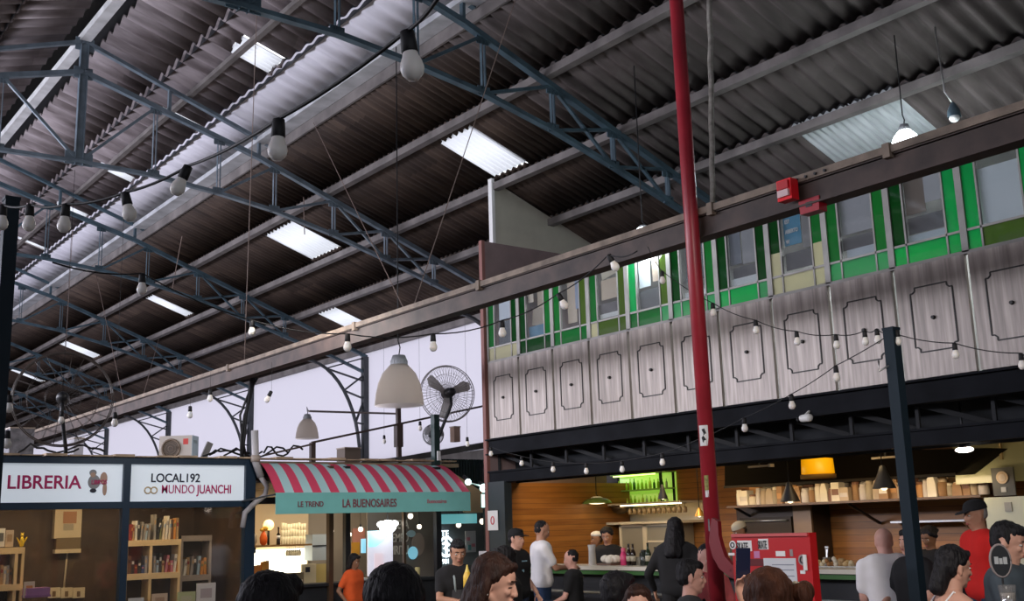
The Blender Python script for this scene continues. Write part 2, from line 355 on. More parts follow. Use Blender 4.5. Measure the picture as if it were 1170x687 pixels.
# walls
m_wall_low = mat('dark lower wall', (.10, .09, .085), .8, var=.3)
struct('wall_right', MB().box((XW, Y0, 0), (XW+.15, Y1, 3.2)), m_wall_low)
mb = MB().box((XW+.02, 13.9, 3.2), (XW+.05, Y1, 6.25)); struct('wall_right_upper', mb, m_wallw)
struct('wall_right_near', MB().box((XW, Y0, 3.2), (XW+.15, 13.9, 6.2)), m_wall_low)
m_wall = mat('grey plaster', (.30, .29, .28), .85, var=.15)
struct('wall_left', MB().box((XL-.15, Y0, 0), (XL, Y1, 4.2)), m_wall)
struct('wall_left_upper', MB().box((XL-.05, Y0, 4.2), (XL-.02, Y1, 6.25)), m_wallw)
def gable(name, Y, m):
    pts = [(XL, 0), (XW, 0), (XW, 6.15), (8.1, 8.45), (8.1, 8.75), (4.77, 10.05), (1.4, 8.75), (1.4, 8.45), (XL, 6.15)]
    struct(name, MB().prism(pts, 0, .15, lambda u, v, h: (u, Y+h, v)), m)
gable('wall_far', Y1, m_wall); gable('wall_near', Y0-.15, m_wall)
# ---- steelwork
def purlin(X, zc, w, h, m, label, group='roof purlins', name='roof_purlin'):
    mb = MB().bar((X, Y0, zc), (X, Y1, zc), w, h); o = obj(name, mb, m, origin=(X, 0, zc)); tag(o, label, 'roof beam', group); return o
m_ridge = mat('white painted ridge steel', (.48, .48, .49), .5, var=.2)
purlin(4.77, 9.72, .17, .12, m_ridge, 'pale ridge beam at the very top of the roof, crossing the king post', name='ridge_beam')
o = purlin(7.98, 8.53, .28, .09, m_white_steel, 'wide pale edge beam dividing the light upper roof from the dark sheets', name='roof_edge_beam')
purlin(6.59, 9.12, .09, .08, m_purlin, 'thin grey purlin halfway up the lilac upper roof')
purlin(9.34, 7.80, .13, .12, m_purlin, 'grey purlin running along the upper edge of the lower skylights')
purlin(10.76, 7.24, .13, .12, m_purlin, 'grey purlin running along the lower edge of the lower skylights')
purlin(11.96, 6.78, .13, .12, m_purlin, 'lowest grey purlin, ending at the cream gable wall')
purlin(13.85, 6.08, .12, .14, m_purlin, 'grey eave purlin along the top of the white wall')
for X in (2.95, 1.38, .2, -1.4, -2.8): purlin(X, (zu(X)+.03 if X > 1.2 else zl(X)+.13), .1, .1, m_purlin, 'grey purlin on the left slope of the roof', 'left slope purlins')
m_brk = mat('dark grey bracket steel', (.040, .044, .050), .5, .1, var=.2)
def truss(Y, label, m):
    t = thing('roof_truss', label, 'roof truss', (4.77, Y, 7.5), 0, 'roof trusses')
    W = .10
    def ch(name, pts, w, h):
        mb = MB()
        for a, b in zip(pts[:-1], pts[1:]): mb.bar((a[0], Y, a[1]), (b[0], Y, b[1]), w, h)
        obj(name, mb, m, t)
    XS = [4.77, 6.0, 7.15, 8.22, 9.42, 10.55, 11.65]
    BZ = [7.56, 7.54, 7.42, 7.26, 6.98, 6.64, 6.28]
    for s in (1, -1):
        f = (lambda X: X) if s == 1 else mir
        ch('upper_chord', [(f(4.77), zu(4.77)-.04), (f(8.1), zu(8.1)-.04)], .09, .06)
        ch('top_chord', [(f(4.77), zl(4.77)), (f(7.9), zl(7.9)), (f(13.95), zl(13.95))], W, .08)
        ch('bottom_chord', [(f(a), b) for a, b in zip(XS, BZ)]+[(f(13.0), 5.86), (f(13.95), 5.5)], W, .06)
        obj('strut', MB().bar((f(6.23), Y, zl(6.23)), (f(6.23), Y, zu(6.23)-.04), .07, .05, (1, 0, 0)), m, t)
        obj('strut', MB().bar((f(7.9), Y, zl(7.9)), (f(7.9), Y, zu(7.9)-.04), .07, .05, (1, 0, 0)), m, t)
        for i in range(1, 7):
            mb = MB(); X = XS[i]
            mb.bar((f(X)-.028, Y, BZ[i]), (f(X)-.028, Y, zl(X)), .05, .008, (1, 0, 0)); mb.bar((f(X)+.028, Y, BZ[i]), (f(X)+.028, Y, zl(X)), .05, .008, (1, 0, 0))
            mb.box((f(X)-.10, Y-.01, BZ[i]-.03), (f(X)+.10, Y+.01, BZ[i]+.10)); mb.box((f(X)-.10, Y-.01, zl(X)-.12), (f(X)+.10, Y+.01, zl(X)+.02))
            obj('strut', mb, m, t)
            Xn = XS[i-1]
            if i == 1: a, b = (XS[0], BZ[0]), (XS[1], zl(XS[1]))
            else: a, b = (XS[i-1], BZ[i-1]), (X, zl(X))
            if i != 2: obj('diagonal_brace', MB().bar((f(a[0]), Y, a[1]), (f(b[0]), Y, b[1]), .05, .045), m, t)
            if i >= 5: obj('diagonal_brace', MB().bar((f(XS[i-1]), Y, zl(XS[i-1])), (f(X), Y, BZ[i]), .05, .035), m, t)
    mb = MB(); mb.bar((4.71, Y, 7.5), (4.71, Y, 9.7), .09, .012, (1, 0, 0)); mb.bar((4.83, Y, 7.5), (4.83, Y, 9.7), .09, .012, (1, 0, 0)); mb.bar((4.77, Y, 7.5), (4.77, Y, 9.7), .01, .12, (1, 0, 0))
    mb.box((4.55, Y-.01, 7.5), (4.99, Y+.01, 7.72)); mb.box((4.62, Y-.01, 9.5), (4.92, Y+.01, 9.72)); mb.box((4.62, Y-.01, 9.0), (4.92, Y+.01, 9.2))
    obj('king_post', mb, m, t)
    for s in (1, -1):                                   # curved knee bracket at the wall
        f = (lambda X: X) if s == 1 else mir
        mb = MB(); pts = []
        for i in range(13):
            a = i/12*PI/2; pts.append((f(13.75-1.55*(1-math.cos(a))), Y, 3.3+2.45*math.sin(a)))
        for a, b in zip(pts[:-1], pts[1:]): mb.bar(a, b, .09, .05)
        for q, zz in ((3, 4.35), (6, 5.0), (9, 5.45)):
            mb.bar(pts[q], (f(13.86), Y, zz-.15), .07, .035); mb.bar(pts[q], (f(13.86), Y, zz+.45), .07, .035)
        obj('knee_bracket', mb, m_brk, t)
        obj('wall_column', MB().bar((f(13.9), Y, 0), (f(13.9), Y, zl(13.95)), .16, .14, (1, 0, 0)), m_brk, t)
    return t
m_t2 = mat('far dull truss steel', (.085, .11, .14), .5, .2, var=.3)
truss(11.2, 'nearest blue steel roof truss, crossing the top centre towards the red pole', m_steel)
truss(17.7, 'roof truss with its king post at the upper left, running down to the gable', mat('blue grey steel painted daylit', (.13, .165, .20), .45, .2, var=.3, vscale=4))  # same steel as the others, its daylight painted in as a lighter colour
truss(24.4, 'third roof truss, passing behind the hanging bulbs above the dome lamp', m_steel)
truss(31.4, 'fourth roof truss, far left, ending over the air conditioner', m_steel)
truss(38.4, 'fifth, dim roof truss near the left black pole', m_steel)
truss(45.4, 'farthest roof truss at the end of the hall', m_steel)
# long brown beam hung across the hall
t = thing('hanging_beam', 'long rusty brown beam with a beige top edge running across the whole view', 'beam', (7, 6, 4.0))
mb = MB().ibeam((7, 1.0, 4.03), (7, 46, 4.03), .16, .20); mb.bar((6.97, 1, 4.03), (6.97, 46, 4.03), .06, .16); obj('web', mb, m_brown_beam, t)
obj('top_rail', MB().box((6.9, 1, 4.125), (7.08, 46, 4.185)), m_beam_top, t, label='dusty beige top rail')
for y in (6.15, 4.4, 9.6, 12.4, 3.1, 16.5): obj('clip', MB().box((6.885, y-.03, 4.09), (7.09, y+.03, 4.20)), m_beam_top, t)
for i in range(5): obj('bolt', MB().cyl((6.9, 4.95+i*.09, 4.15), (6.885, 4.95+i*.09, 4.15), .012, n=8), m_black, t)
# red pole
m_red = mat('glossy red paint', (.34, .022, .035), .35, var=.2)
t = thing('red_pole', 'tall red steel pole with stickers, standing in front of the green windows', 'pole', (6.86, 6.42, 0))
m_bot = at(824, 640, 'X', 6.86); m_top = at(781, -20, 'X', 6.86)
obj('shaft', MB().cyl((6.86, 6.32, 0), (6.86, 6.36, 9.0), .066, .06, n=20), m_red, t)
for px, py, w, h, mm in ((811, 497, .075, .17, m_paper), (815, 552, .06, .13, mat('worn sticker', (.32, .30, .10), .7, var=.6, vscale=30)), (814, 564, .055, .055, m_paper), (820, 572, .07, .12, m_paper), (818, 600, .08, .10, mat('grey sticker', (.2, .19, .2), .7, var=.5, vscale=30)), (816, 586, .025, .035, m_paper)):
    z = at(px, py, 'X', 6.80).z; mb = MB(); vs = []
    a0 = math.atan2(-6.34, -6.86); da = w/.066
    off = {811: -.25, 815: -.1, 814: -.1, 820: .5, 818: .2, 816: 0}[px]
    for k in range(7):
        a = a0+off+da*(k/6-.5)
        for zz in (z-h/2, z+h/2): vs.append((6.86+.0685*math.cos(a), 6.335+.0685*math.sin(a), zz))
    mb.add(vs, [(2*k, 2*k+2, 2*k+3, 2*k+1) for k in range(6)], True); obj('sticker', mb, mm, t)
    if px == 811:
        mb = MB(); mb.add([(6.86+.0695*math.cos(a0+off+da*u), 6.335+.0695*math.sin(a0+off+da*u), z+h*v) for u, v in ((-.1, -.35), (.25, -.2), (-.05, 0), (.3, .1), (.1, .35), (-.2, .3), (0, .1), (-.25, -.1))], [(0, 1, 2, 7), (2, 3, 4, 6), (4, 5, 6)]); obj('sticker_print', mb, m_black, t)
# black poles
for (x0, y0, x1, y1, d, lab, wdt) in ((1018, 377, 1045, 640, 8.0, 'slim black square post at the right holding the string lights', .085), (13, 229, 5, 520, 6.6, 'black post at the left edge with hanging bulbs beside it', .08)):
    p = dp(x0, y0, d); q = dp((x0+x1)/2, (y0+y1)/2, d); t = thing('black_post', lab, 'post', (p.x, p.y, 0)); t.rotation_euler.z = 0
    mm = mat('blue black post paint', (.010, .020, .030), .6, spec=.2)
    obj('shaft', MB().bar((p.x, p.y, 0), (p.x, p.y, p.z), wdt, wdt, (0, 1, 0)), mm, t)
    obj('cap', MB().box((p.x-wdt*.55, p.y-wdt*.55, p.z-.005), (p.x+wdt*.55, p.y+wdt*.55, p.z+.015)), mm, t)
    obj('base_plate', MB().box((p.x-.1, p.y-.1, 0), (p.x+.1, p.y+.1, .012)), mm, t)
    if x0 > 500: obj('hook', MB().tube([p+Vector((-.02, 0, -.25)), p+Vector((-.08, .08, -.3)), p+Vector((-.07, .08, -.22))], .008), m_chrome, t)
# fire alarm boxes on the beam
m_redp = mat('bright red plastic', (.80, .01, .02), .3)
c = at(900, 218, 'X', 6.85)
t = thing('fire_alarm_siren', 'bright red fire alarm siren with clear strobe, fixed to the front of the brown beam', 'alarm', tuple(c))
mb = MB().box((c.x-.045, c.y-.07, c.z-.085), (c.x+.045, c.y+.07, c.z+.085)); obj('housing', mb, m_redp, t)
obj('front_cover', MB().box((c.x-.062, c.y-.05, c.z+.005), (c.x-.045, c.y+.05, c.z+.07)), mat('darker red plastic', (.5, .01, .015), .4), t)
obj('strobe', MB().box((c.x-.07, c.y-.052, c.z-.06), (c.x-.045, c.y+.052, c.z-.005)), mat('clear strobe', (.75, .55, .55), .15), t)
obj('bracket', MB().box((c.x+.045, c.y-.03, c.z-.05), (6.93, c.y+.03, c.z+.05)), m_brown_beam, t)
c = at(929, 236, 'X', 6.98)
t = thing('red_alarm_box', 'dark red box hanging under the brown beam beside the siren', 'alarm', tuple(c))
obj('body', MB().prism([(-.09, -.055), (.09, -.055), (.10, .06), (-.10, .06)], -.05, .05, lambda u, v, h: (c.x+h, c.y+u, c.z+v)), mat('deep red plastic', (.35, .008, .02), .4), t)
obj('slot', MB().box((c.x-.055, c.y-.03, c.z-.01), (c.x-.05, c.y+.03, c.z+.03)), m_black, t)
# thin steel tie wires crossing under the roof, hanging cable
def wire(name, a, b, r, m, lab, cat='wire', grp=None, sag=0):
    pts = [a.lerp(b, k/12)+Vector((0, 0, -sag*4*(k/12)*(1-k/12))) for k in range(13)]
    o = obj(name, MB().tube(pts, r, 6), m, origin=tuple(a)); return tag(o, lab, cat, grp)
m_wire = mat('rusty tie wire', (.18, .13, .11), .6)
wire('tie_wire', onroof(592, -10), at(472, 352, 'X', 7.0), .006, m_wire, 'long tie wire slanting from the top centre down to the brown beam', grp='roof tie wires')
wire('tie_wire', onroof(358, 140), at(464, 358, 'X', 7.0), .006, m_wire, 'tie wire slanting down rightwards behind the second skylight', grp='roof tie wires')
wire('tie_wire', onroof(294, -5), at(279, 420, 'X', 7.0), .006, m_wire, 'nearly upright tie wire left of the pear shaped bulb', grp='roof tie wires')
wire('tie_wire', onroof(83, 262), at(75, 400, 'X', 8.6), .007, m_wire, 'tie wire dropping beside the narrow far skylight', grp='roof tie wires')
wire('tie_wire', onroof(110, 315), at(142, 462, 'X', 7.0), .006, m_wire, 'faint slanting tie wire under the far roof at the left', grp='roof tie wires')
wire('tie_wire', onroof(182, 385), at(163, 455, 'X', 7.0), .006, m_wire, 'short faint tie wire above the far white wall', grp='roof tie wires')
wire('tie_wire', onroof(208, 270), at(197, 330, 'X', 9), .01, m_wire, 'short drop wire above the narrow skylight', grp='roof tie wires')
wire('tie_wire', onroof(347, 225), at(348, 268, 'X', 9.2), .01, m_wire, 'short wire hanging in front of the large second skylight', grp='roof tie wires')
a = onroof(811, -15); m_rope = mat('grey sheathed cable', (.30, .28, .25), .8, var=.3, vscale=20)
b = at(815, 236, 'X', 7.0); pts = [a]+[at(811+4*(k/10)+random.uniform(-1.2, 1.2), 236*k/10, 'X', 7.0) for k in range(0, 11)]
mb = MB().tube(pts[1:], .024, 8); tag(obj('hanging_cable', mb, m_rope, origin=tuple(b)), 'thick grey cable hanging down to the beam right of the red pole', 'cable')
# ================================================================== GREEN WINDOWED BUILDING (right)
BX = 10.0; YA, YB = 2.4, 13.72
JT = [13.70, 12.90, 12.09, 11.29, 10.49, 9.69, 8.89, 8.07, 7.26, 6.45, 5.62, 4.80, 3.98]
m_panel = mat('worn brushed aluminium plate', (.34, .295, .265), .45, .3, bump=.06, bscale=14, var=.32, vscale=5, stretch=(1, 4.5, .25))
m_groove = mat('dark groove', (.03, .028, .026), .5)
m_frame = mat('pale grey window frame', (.30, .29, .27), .5, .2, var=.2)
m_fascia = mat('blackened steel fascia', (.010, .011, .014), .8, 0, var=.3, spec=.12)
struct('floor_mezzanine', MB().box((BX+.12, YA, 2.72), (XW, YB, 2.84)), m_dark)
struct('ceiling_mezzanine', MB().box((BX-.02, YA, 5.2), (XW, YB, 5.26)), mat('mezzanine ceiling', (.45, .45, .45), .7))
struct('wall_mezzanine_back', MB().box((12.4, YA, 2.84), (12.46, YB, 5.2)), mat('mezzanine wall', (.42, .42, .40), .8))
struct('wall_mezzanine_near', MB().box((BX, YA-.06, 0), (XW, YA, 5.2)), m_dark)
# party wall rising above the roof of the low building, and cream gable wall behind
m_pink = mat('dusty pink board', (.24, .17, .17), .8, var=.12)
t = thing('party_wall', 'dusty pink end board standing above the green windows, with a reddish edge', 'wall panel', (BX, 13.76, 0))
obj('board', MB().box((BX, 13.72, 0), (12.4, 13.78, 6.02)), m_pink, t)
obj('edge_trim', MB().box((BX-.06, 13.71, 0), (BX, 13.79, 6.03)), mat('reddish wood edge', (.24, .10, .085), .6), t)
mb = MB().prism([(10.72, 6.0), (14.0, 6.0), (14.0, sl(14.0)-.04), (10.72, sl(10.72)-.04)], 14.40, 14.46, lambda u, v, h: (u, h, v))
t = thing('gable_wall', 'plain cream wall sloping under the roof above the pink board', 'wall panel', (10.7, 14.4, 6))
obj('sheet', mb, mat('cream plaster sheet', (.50, .48, .40), .8, var=.08), t)
obj('corner_post', MB().box((10.66, 14.37, 6.0), (10.72, 14.47, sl(10.7)-.02)), mat('white gloss post', (.75, .75, .74), .4), t)
obj('backing', MB().box((10.9, 14.47, 5.2), (14, 14.6, 6.05)), m_dark, t)
# black fascia under the panels
t = thing('steel_fascia', 'black steel beam with an open web along the building above the bar', 'beam', (BX, 8, 2.5))
obj('upper_beam', MB().ibeam((BX, YA, 2.73), (BX, YB, 2.73), .16, .24, .02).box((BX-.02, YA, 2.62), (BX+.05, YB, 2.85)), m_fascia, t)
obj('lower_beam', MB().box((BX-.02, YA, 2.19), (BX+.1, YB, 2.36)).box((BX-.05, YA, 2.34), (BX+.14, YB, 2.365)), m_fascia, t)
obj('back_sheet', MB().box((BX+.5, YA, 2.19), (BX+.53, YB, 2.72)), m_dark, t)
m_web = mat('web bar steel', (.030, .031, .034), .7, spec=.15)
for j in JT[:-1]:
    obj('web_post', MB().box((BX+.16, j-.02, 2.36), (BX+.19, j+.02, 2.62)), m_web, t)
    obj('web_diagonal', MB().bar((BX+.18, j, 2.63), (BX+.42, j-.72, 2.37), .03, .05), m_web, t)
WB = []          # bays
PN = ['leftmost of all', 'second from the left', 'third from the left', 'fourth from the left', 'fifth from the left', 'just left of the red pole', 'just right of the red pole', 'eighth, under the cream lit panes', 'second right of the cream panes', 'tenth, behind the top of the black post', 'last but one at right', 'cut by the right edge of the picture']
g1 = glass('green glass shaded tone', (.012, .17, .03), .5); g2 = glass('green glass half lit tone', (.04, .36, .09), .55); g3 = glass('green glass lit tone', (.03, .62, .20), .7); g4 = glass('green glass pale lit tone', (.14, .55, .26), .7)  # one green glass; dark to bright tones paint in the light behind each pane
gc = glass('cream frosted glass', (.72, .70, .50), .8); gy = glass('olive green glass', (.18, .30, .06), .6); clr = glass('clear window glass', (.93, .95, .95), .04, .10)
PANE = [(g2, g1, gc, gc, gc), (g1, g2, g1, g1, g1), (g2, gy, g2, g2, g2), (g2, gy, gc, gy, gy), (g3, gy, g2, g2, g4), (g1, g2, g4, g4, g4), (g1, g1, g3, g3, g4), (g1, g2, gc, gc, gc), (g2, g2, g4, g4, g4), (g1, g3, g3, g3, g3), (g3, g3, g3, gy, gy), (g3, g3, g3, gy, gy)]
for i in range(12):
    ya, yb = JT[i+1], JT[i]; c = (ya+yb)/2; W = yb-ya-.045
    t = thing('embossed_panel', 'grey notched metal panel, '+PN[i], 'panel', (BX-.01, c, 2.86), 0, 'embossed metal panels under the green windows')
    obj('plate', MB().box((BX-.015, c-W/2, 2.865), (BX+.03, c+W/2, 4.03)), m_panel, t)
    a, b, n = .235, .335, .055; zc = 3.46
    pl = [(-a+n, -b), (a-n, -b), (a-n, -b+n*.6), (a-n*.5, -b+n), (a, -b+n), (a, b-n), (a-n*.5, b-n), (a-n, b-n*.6), (a-n, b), (-a+n, b), (-a+n, b-n*.6), (-a+n*.5, b-n), (-a, b-n), (-a, -b+n), (-a+n*.5, -b+n), (-a+n, -b+n*.6)]
    mb = MB()
    for p, q in zip(pl, pl[1:]+pl[:1]): mb.bar((BX-.019, c+p[0], zc+p[1]), (BX-.019, c+q[0], zc+q[1]), .013, .009, (1, 0, 0))
    obj('embossed_line', mb, m_groove, t)
    obj('knob', MB().cyl((BX-.015, c, zc), (BX-.045, c, zc), .022, .017, 14), m_groove, t)
    # window bay
    wn = 'window_%d' % (i+1); z0, zt, z1 = 4.05, 4.27, 5.19
    fr = MB()
    for y in (ya+.018, yb-.018): fr.box((BX-.01, y-.018, z0), (BX+.04, y+.018, z1))
    sw = .185
    for y in (ya+sw, yb-sw): fr.box((BX, y-.01, z0), (BX+.03, y+.01, z1))
    fr.box((BX-.01, ya, z0-.02), (BX+.04, yb, z0+.015)); fr.box((BX, ya, zt-.012), (BX+.03, yb, zt+.012)); fr.box((BX-.01, ya, z1-.03), (BX+.04, yb, z1))
    f = obj(wn, fr, m_frame); f['kind'] = 'structure'
    R_, L_, bl, bc, br = PANE[i]            # left pane sits at larger y
    big = i == 10 or i == 11
    for nm, y_a, y_b, za, zb, mm in (('green_pane', yb-sw+.01, yb-.036, zt+.012, z1-.03, R_), ('clear_pane', ya+sw+.01, yb-sw-.01, zt+.012, z1-.03, clr), ('green_pane', ya+.036, ya+sw-.01, zt+.012, z1-.03, L_),
                              ('lower_pane', yb-sw+.01, yb-.036, z0+.015, zt-.012, bl), ('lower_pane', ya+sw+.01, yb-sw-.01, z0+.015, zt-.012, bc), ('lower_pane', ya+.036, ya+sw-.01, z0+.015, zt-.012, br)):
        if i == 7 and nm == 'green_pane':
            obj('lower_pane', MB().box((BX+.01, y_a, za), (BX+.016, y_b, za+.27)), gc, f); za += .27
        obj(nm, MB().box((BX+.01, y_a, za), (BX+.016, y_b, zb)), mm, f)
    WB.append((ya+sw, yb-sw, c))
# things behind the clear panes
def sheet(i, u0, u1, v0, v1, col, lab, nm='notice_sheet', x=10.06, th=.006, tilt=0, cat='sheet'):
    """u from the left edge (0) to the right edge (1) of the clear pane of bay i, v height 0..1"""
    a, b, c = WB[i]; ya, yb = b-(b-a)*u1, b-(b-a)*u0; za, zb = 4.28+.88*v0, 4.28+.88*v1
    cy, cz = (ya+yb)/2, (za+zb)/2; mb = MB().box((x, ya-cy, za-cz), (x+th, yb-cy, zb-cz))
    mb.xf(Matrix.Translation((0, cy, cz)) @ Matrix.Rotation(R(tilt), 4, 'X'))
    tag(obj(nm, mb, mat(lab+' m', col, .7), origin=(x, cy, cz)), lab, cat, 'things behind the green windows')
sheet(0, .15, .95, .45, 1, (.62, .66, .74), 'pale blue white sheet in the farthest left clear pane')
sheet(0, .1, 1, 0, .42, (.10, .11, .13), 'dark grey board low in the farthest left clear pane')
sheet(1, .0, .3, .62, .95, (.66, .56, .46), 'small cream card at the upper left of the second clear pane')
sheet(1, .35, 1, .5, .95, (.52, .43, .33), 'large cream board in the second clear pane', x=10.12)
sheet(1, .1, 1, .2, .5, (.40, .33, .26), 'tilted beige board low in the second clear pane', x=10.1, tilt=8)
sheet(1, 0, 1, 0, .2, (.10, .24, .36), 'blue strip at the bottom of the second clear pane')
sheet(2, .15, .6, .1, .8, (.60, .48, .38), 'tall cream door panel in the third clear pane', x=10.1)
sheet(2, .66, .9, .3, 1, (.30, .36, .50), 'narrow blue grey sheet in the third clear pane')
sheet(3, .1, .95, .68, 1, (.62, .55, .44), 'tilted cream box side at the top of the fourth clear pane', tilt=-10)
sheet(3, .1, .9, .32, .64, (.62, .50, .39), 'cream box side in the middle of the fourth clear pane')
sheet(3, 0, 1, .03, .1, (.75, .75, .76), 'white ledge strip in the fourth clear pane')
sheet(3, 0, 1, .1, .26, (.13, .12, .13), 'dark painted shade of the gap in the fourth clear pane')  # dark sheet paints the shade of an open gap
sheet(4, 0, .5, .35, 1, (.78, .80, .86), 'bright white sheet in the fifth clear pane')
sheet(4, .6, 1, .4, .98, (.50, .36, .28), 'salmon coloured boards right of the bright white sheet')
sheet(4, 0, 1, .0, .3, (.09, .09, .10), 'dark painted shelf shadow below the bright white sheet')  # dark sheet paints in the shadow of the shelf
sheet(5, .15, .95, .25, .92, (.10, .10, .12), 'dark jacket shape hanging in the pane left of the red pole')
sheet(5, .05, 1, .0, .1, (.70, .72, .75), 'white ledge strip left of the red pole')
sheet(6, .0, .4, .32, 1, (.16, .18, .22), 'slate grey sign board right of the red pole')
sheet(6, .45, 1, .3, 1, (.32, .32, .34), 'mid grey board beside the slate sign board')
sheet(6, .0, .9, .0, .12, (.72, .74, .76), 'row of white cups seen low in the seventh clear pane')
sheet(6, .05, .95, .13, .28, (.07, .07, .08), 'black box low in the seventh clear pane', x=10.08)
sheet(7, .05, .6, .38, 1, (.03, .24, .40), 'blue poster with white lettering under the fire alarm')
sheet(7, .64, 1, .3, 1, (.23, .22, .22), 'grey board beside the blue poster')
sheet(7, .05, .95, .05, .28, (.09, .09, .10), 'black box low in the cream framed pane')
a, b, c = WB[7]
for k, (tx, z) in enumerate((('SITE', 5.02), ('EST', 4.88), ('ABIERTO', 4.76), ('W', 4.64))):
    o = text('poster_lettering', tx, .065, m_paper, (10.054, b-.05, z), (0, -1, 0), (0, 0, 1), xs=.7); tag(o, ['top', 'second', 'third', 'bottom'][k]+' line of white lettering on the blue poster', 'lettering')
sheet(8, 0, 1, .32, 1, (.42, .42, .45), 'large streaked white sheet filling the ninth clear pane')
sheet(8, .1, 1, .0, .12, (.60, .65, .72), 'pale ledge under the large streaked sheet')
sheet(8, 0, 1, .12, .28, (.07, .07, .08), 'black painted shade of the gap under the large streaked sheet')  # black sheet paints the shade between the ledge and the sheet above
sheet(9, .0, .5, .35, .78, (.20, .145, .11), 'brown cardboard box side in the tenth clear pane')
sheet(9, .0, .5, .78, 1, (.36, .36, .36), 'grey card above the brown cardboard')
sheet(9, .5, 1, .45, 1, (.52, .52, .55), 'white sheet right of the brown cardboard')
sheet(9, 0, 1, .0, .10, (.60, .68, .75), 'pale blue ledge in the tenth clear pane')
sheet(9, 0, 1, .12, .32, (.07, .07, .08), 'dark board under the brown cardboard', x=10.08)
sheet(10, .0, 1, .0, .66, (.78, .84, .88), 'pale blue sheet painted as lit wall in the last clear pane', x=10.05, nm='lit_wall_sheet', cat='board')  # empty bay; the pale sheet paints in the lit wall behind the glass
# ---------------------------------------------------------------- bar under the mezzanine
struct('wall_bar_back', MB().box((12.9, 8.9, 0), (12.96, YB, 2.72)), m_wood)
m_kwall = mat('kitchen wall', (.22, .17, .12), .7, var=.3)
struct('wall_kitchen_back', MB().box((12.9, YA, 0), (12.96, 8.9, 2.72)), m_wood)
struct('wall_bar_side', MB().box((BX+.1, YB-.05, 0), (12.9, YB-.01, 2.19)), m_wood)
struct('ceiling_bar', MB().box((BX+.53, YA, 2.62), (12.96, YB, 2.68)), m_black)
m_count = mat('pale worktop', (.62, .58, .50), .35)
t = thing('bar_counter', 'long pale bar counter with a green lit strip under its edge', 'counter', (9.7, 8, 0))
obj('worktop', MB().box((9.42, 3.2, .955), (10.0, 12.25, 1.0)), m_count, t)
obj('front_panel', MB().box((9.62, 3.2, 0), (9.68, 12.25, .955)), m_black, t)
obj('green_strip', MB().box((9.45, 3.2, .90), (9.47, 12.2, .945)), mat('green edge strip', (.03, .10, .02), .4, em=(.1, .5, .05), es=.02), t)
obj('end_panel', MB().box((9.5, 12.2, 0), (9.95, 12.25, .955)), m_black, t)
obj('foot_rail', MB().cyl((9.2, 3.4, .70), (9.2, 12.0, .70), .022, n=10), m_chrome, t)
for y in (4, 6, 8, 10, 12): obj('rail_bracket', MB().bar((9.2, y, .70), (9.64, y, .70), .03, .02), m_chrome, t)
def fy(px, py, X): return at(px, py, 'X', X)
# blackboard, posters
c0 = fy(584, 566, 12.85); c1 = fy(616, 594, 12.85)
t = thing('blackboard_menu', 'wood framed blackboard with chalk writing on the bar back wall', 'blackboard', (12.85, (c0.y+c1.y)/2, c1.z))
obj('slate', MB().box((12.86, c1.y, c1.z), (12.885, c0.y, c0.z)), mat('slate', (.02, .022, .02), .8), t)
mb = MB(); w_ = .045
mb.box((12.85, c1.y-w_, c1.z-w_), (12.895, c0.y+w_, c1.z)); mb.box((12.85, c1.y-w_, c0.z), (12.895, c0.y+w_, c0.z+w_)); mb.box((12.85, c1.y-w_, c1.z), (12.895, c1.y, c0.z)); mb.box((12.85, c0.y, c1.z), (12.895, c0.y+w_, c0.z))
obj('frame', mb, mat('dark oak', (.10, .05, .02), .5), t)
mb = MB(); rr = random.Random(3)
for k in range(8):
    y = c0.y-.05; z = c0.z-.06-k*(c0.z-c1.z-.08)/8
    while y > c1.y+.06: l = rr.uniform(.02, .06); mb.box((12.857, y-l, z), (12.86, y, z+.012)); y -= l+.015
obj('chalk_writing', mb, mat('chalk', (.30, .30, .28), .9), t)
def paper_on(lab, px0, py0, px1, py1, X, col=(.75, .73, .72), mark=None, cat='notice'):
    a, b = fy(px0, py0, X), fy(px1, py1, X); t = thing('paper_notice', lab, cat, (X, (a.y+b.y)/2, b.z))
    obj('paper', MB().box((X, b.y, b.z), (X+.006, a.y, a.z)), mat('p'+str(col), col, .7), t)
    if mark:
        cy, cz = (a.y+b.y)/2, (a.z+b.z)/2; r = min(abs(a.y-b.y), a.z-b.z)*.22; mb = MB(); pts = [(X-.004, cy+r*.7*math.cos(k*PI/8), cz+r*math.sin(k*PI/8)) for k in range(17)]; mb.tube(pts, .009, 6); obj('printed_mark', mb, mat('red print', (.6, .08, .1), .7), t)
    return t
paper_on('white notice with a red round mark on the dark column', 557, 584, 569, 606, 9.93, mark=1)
paper_on('plain white notice low on the dark column beside the kiosk', 547, 630, 556, 648, 9.93, (.62, .6, .62))
struct('wall_column_corner', MB().box((9.95, 13.3, 0), (10.09, 13.71, 2.2)), mat('dark slate column', (.03, .04, .045), .5))
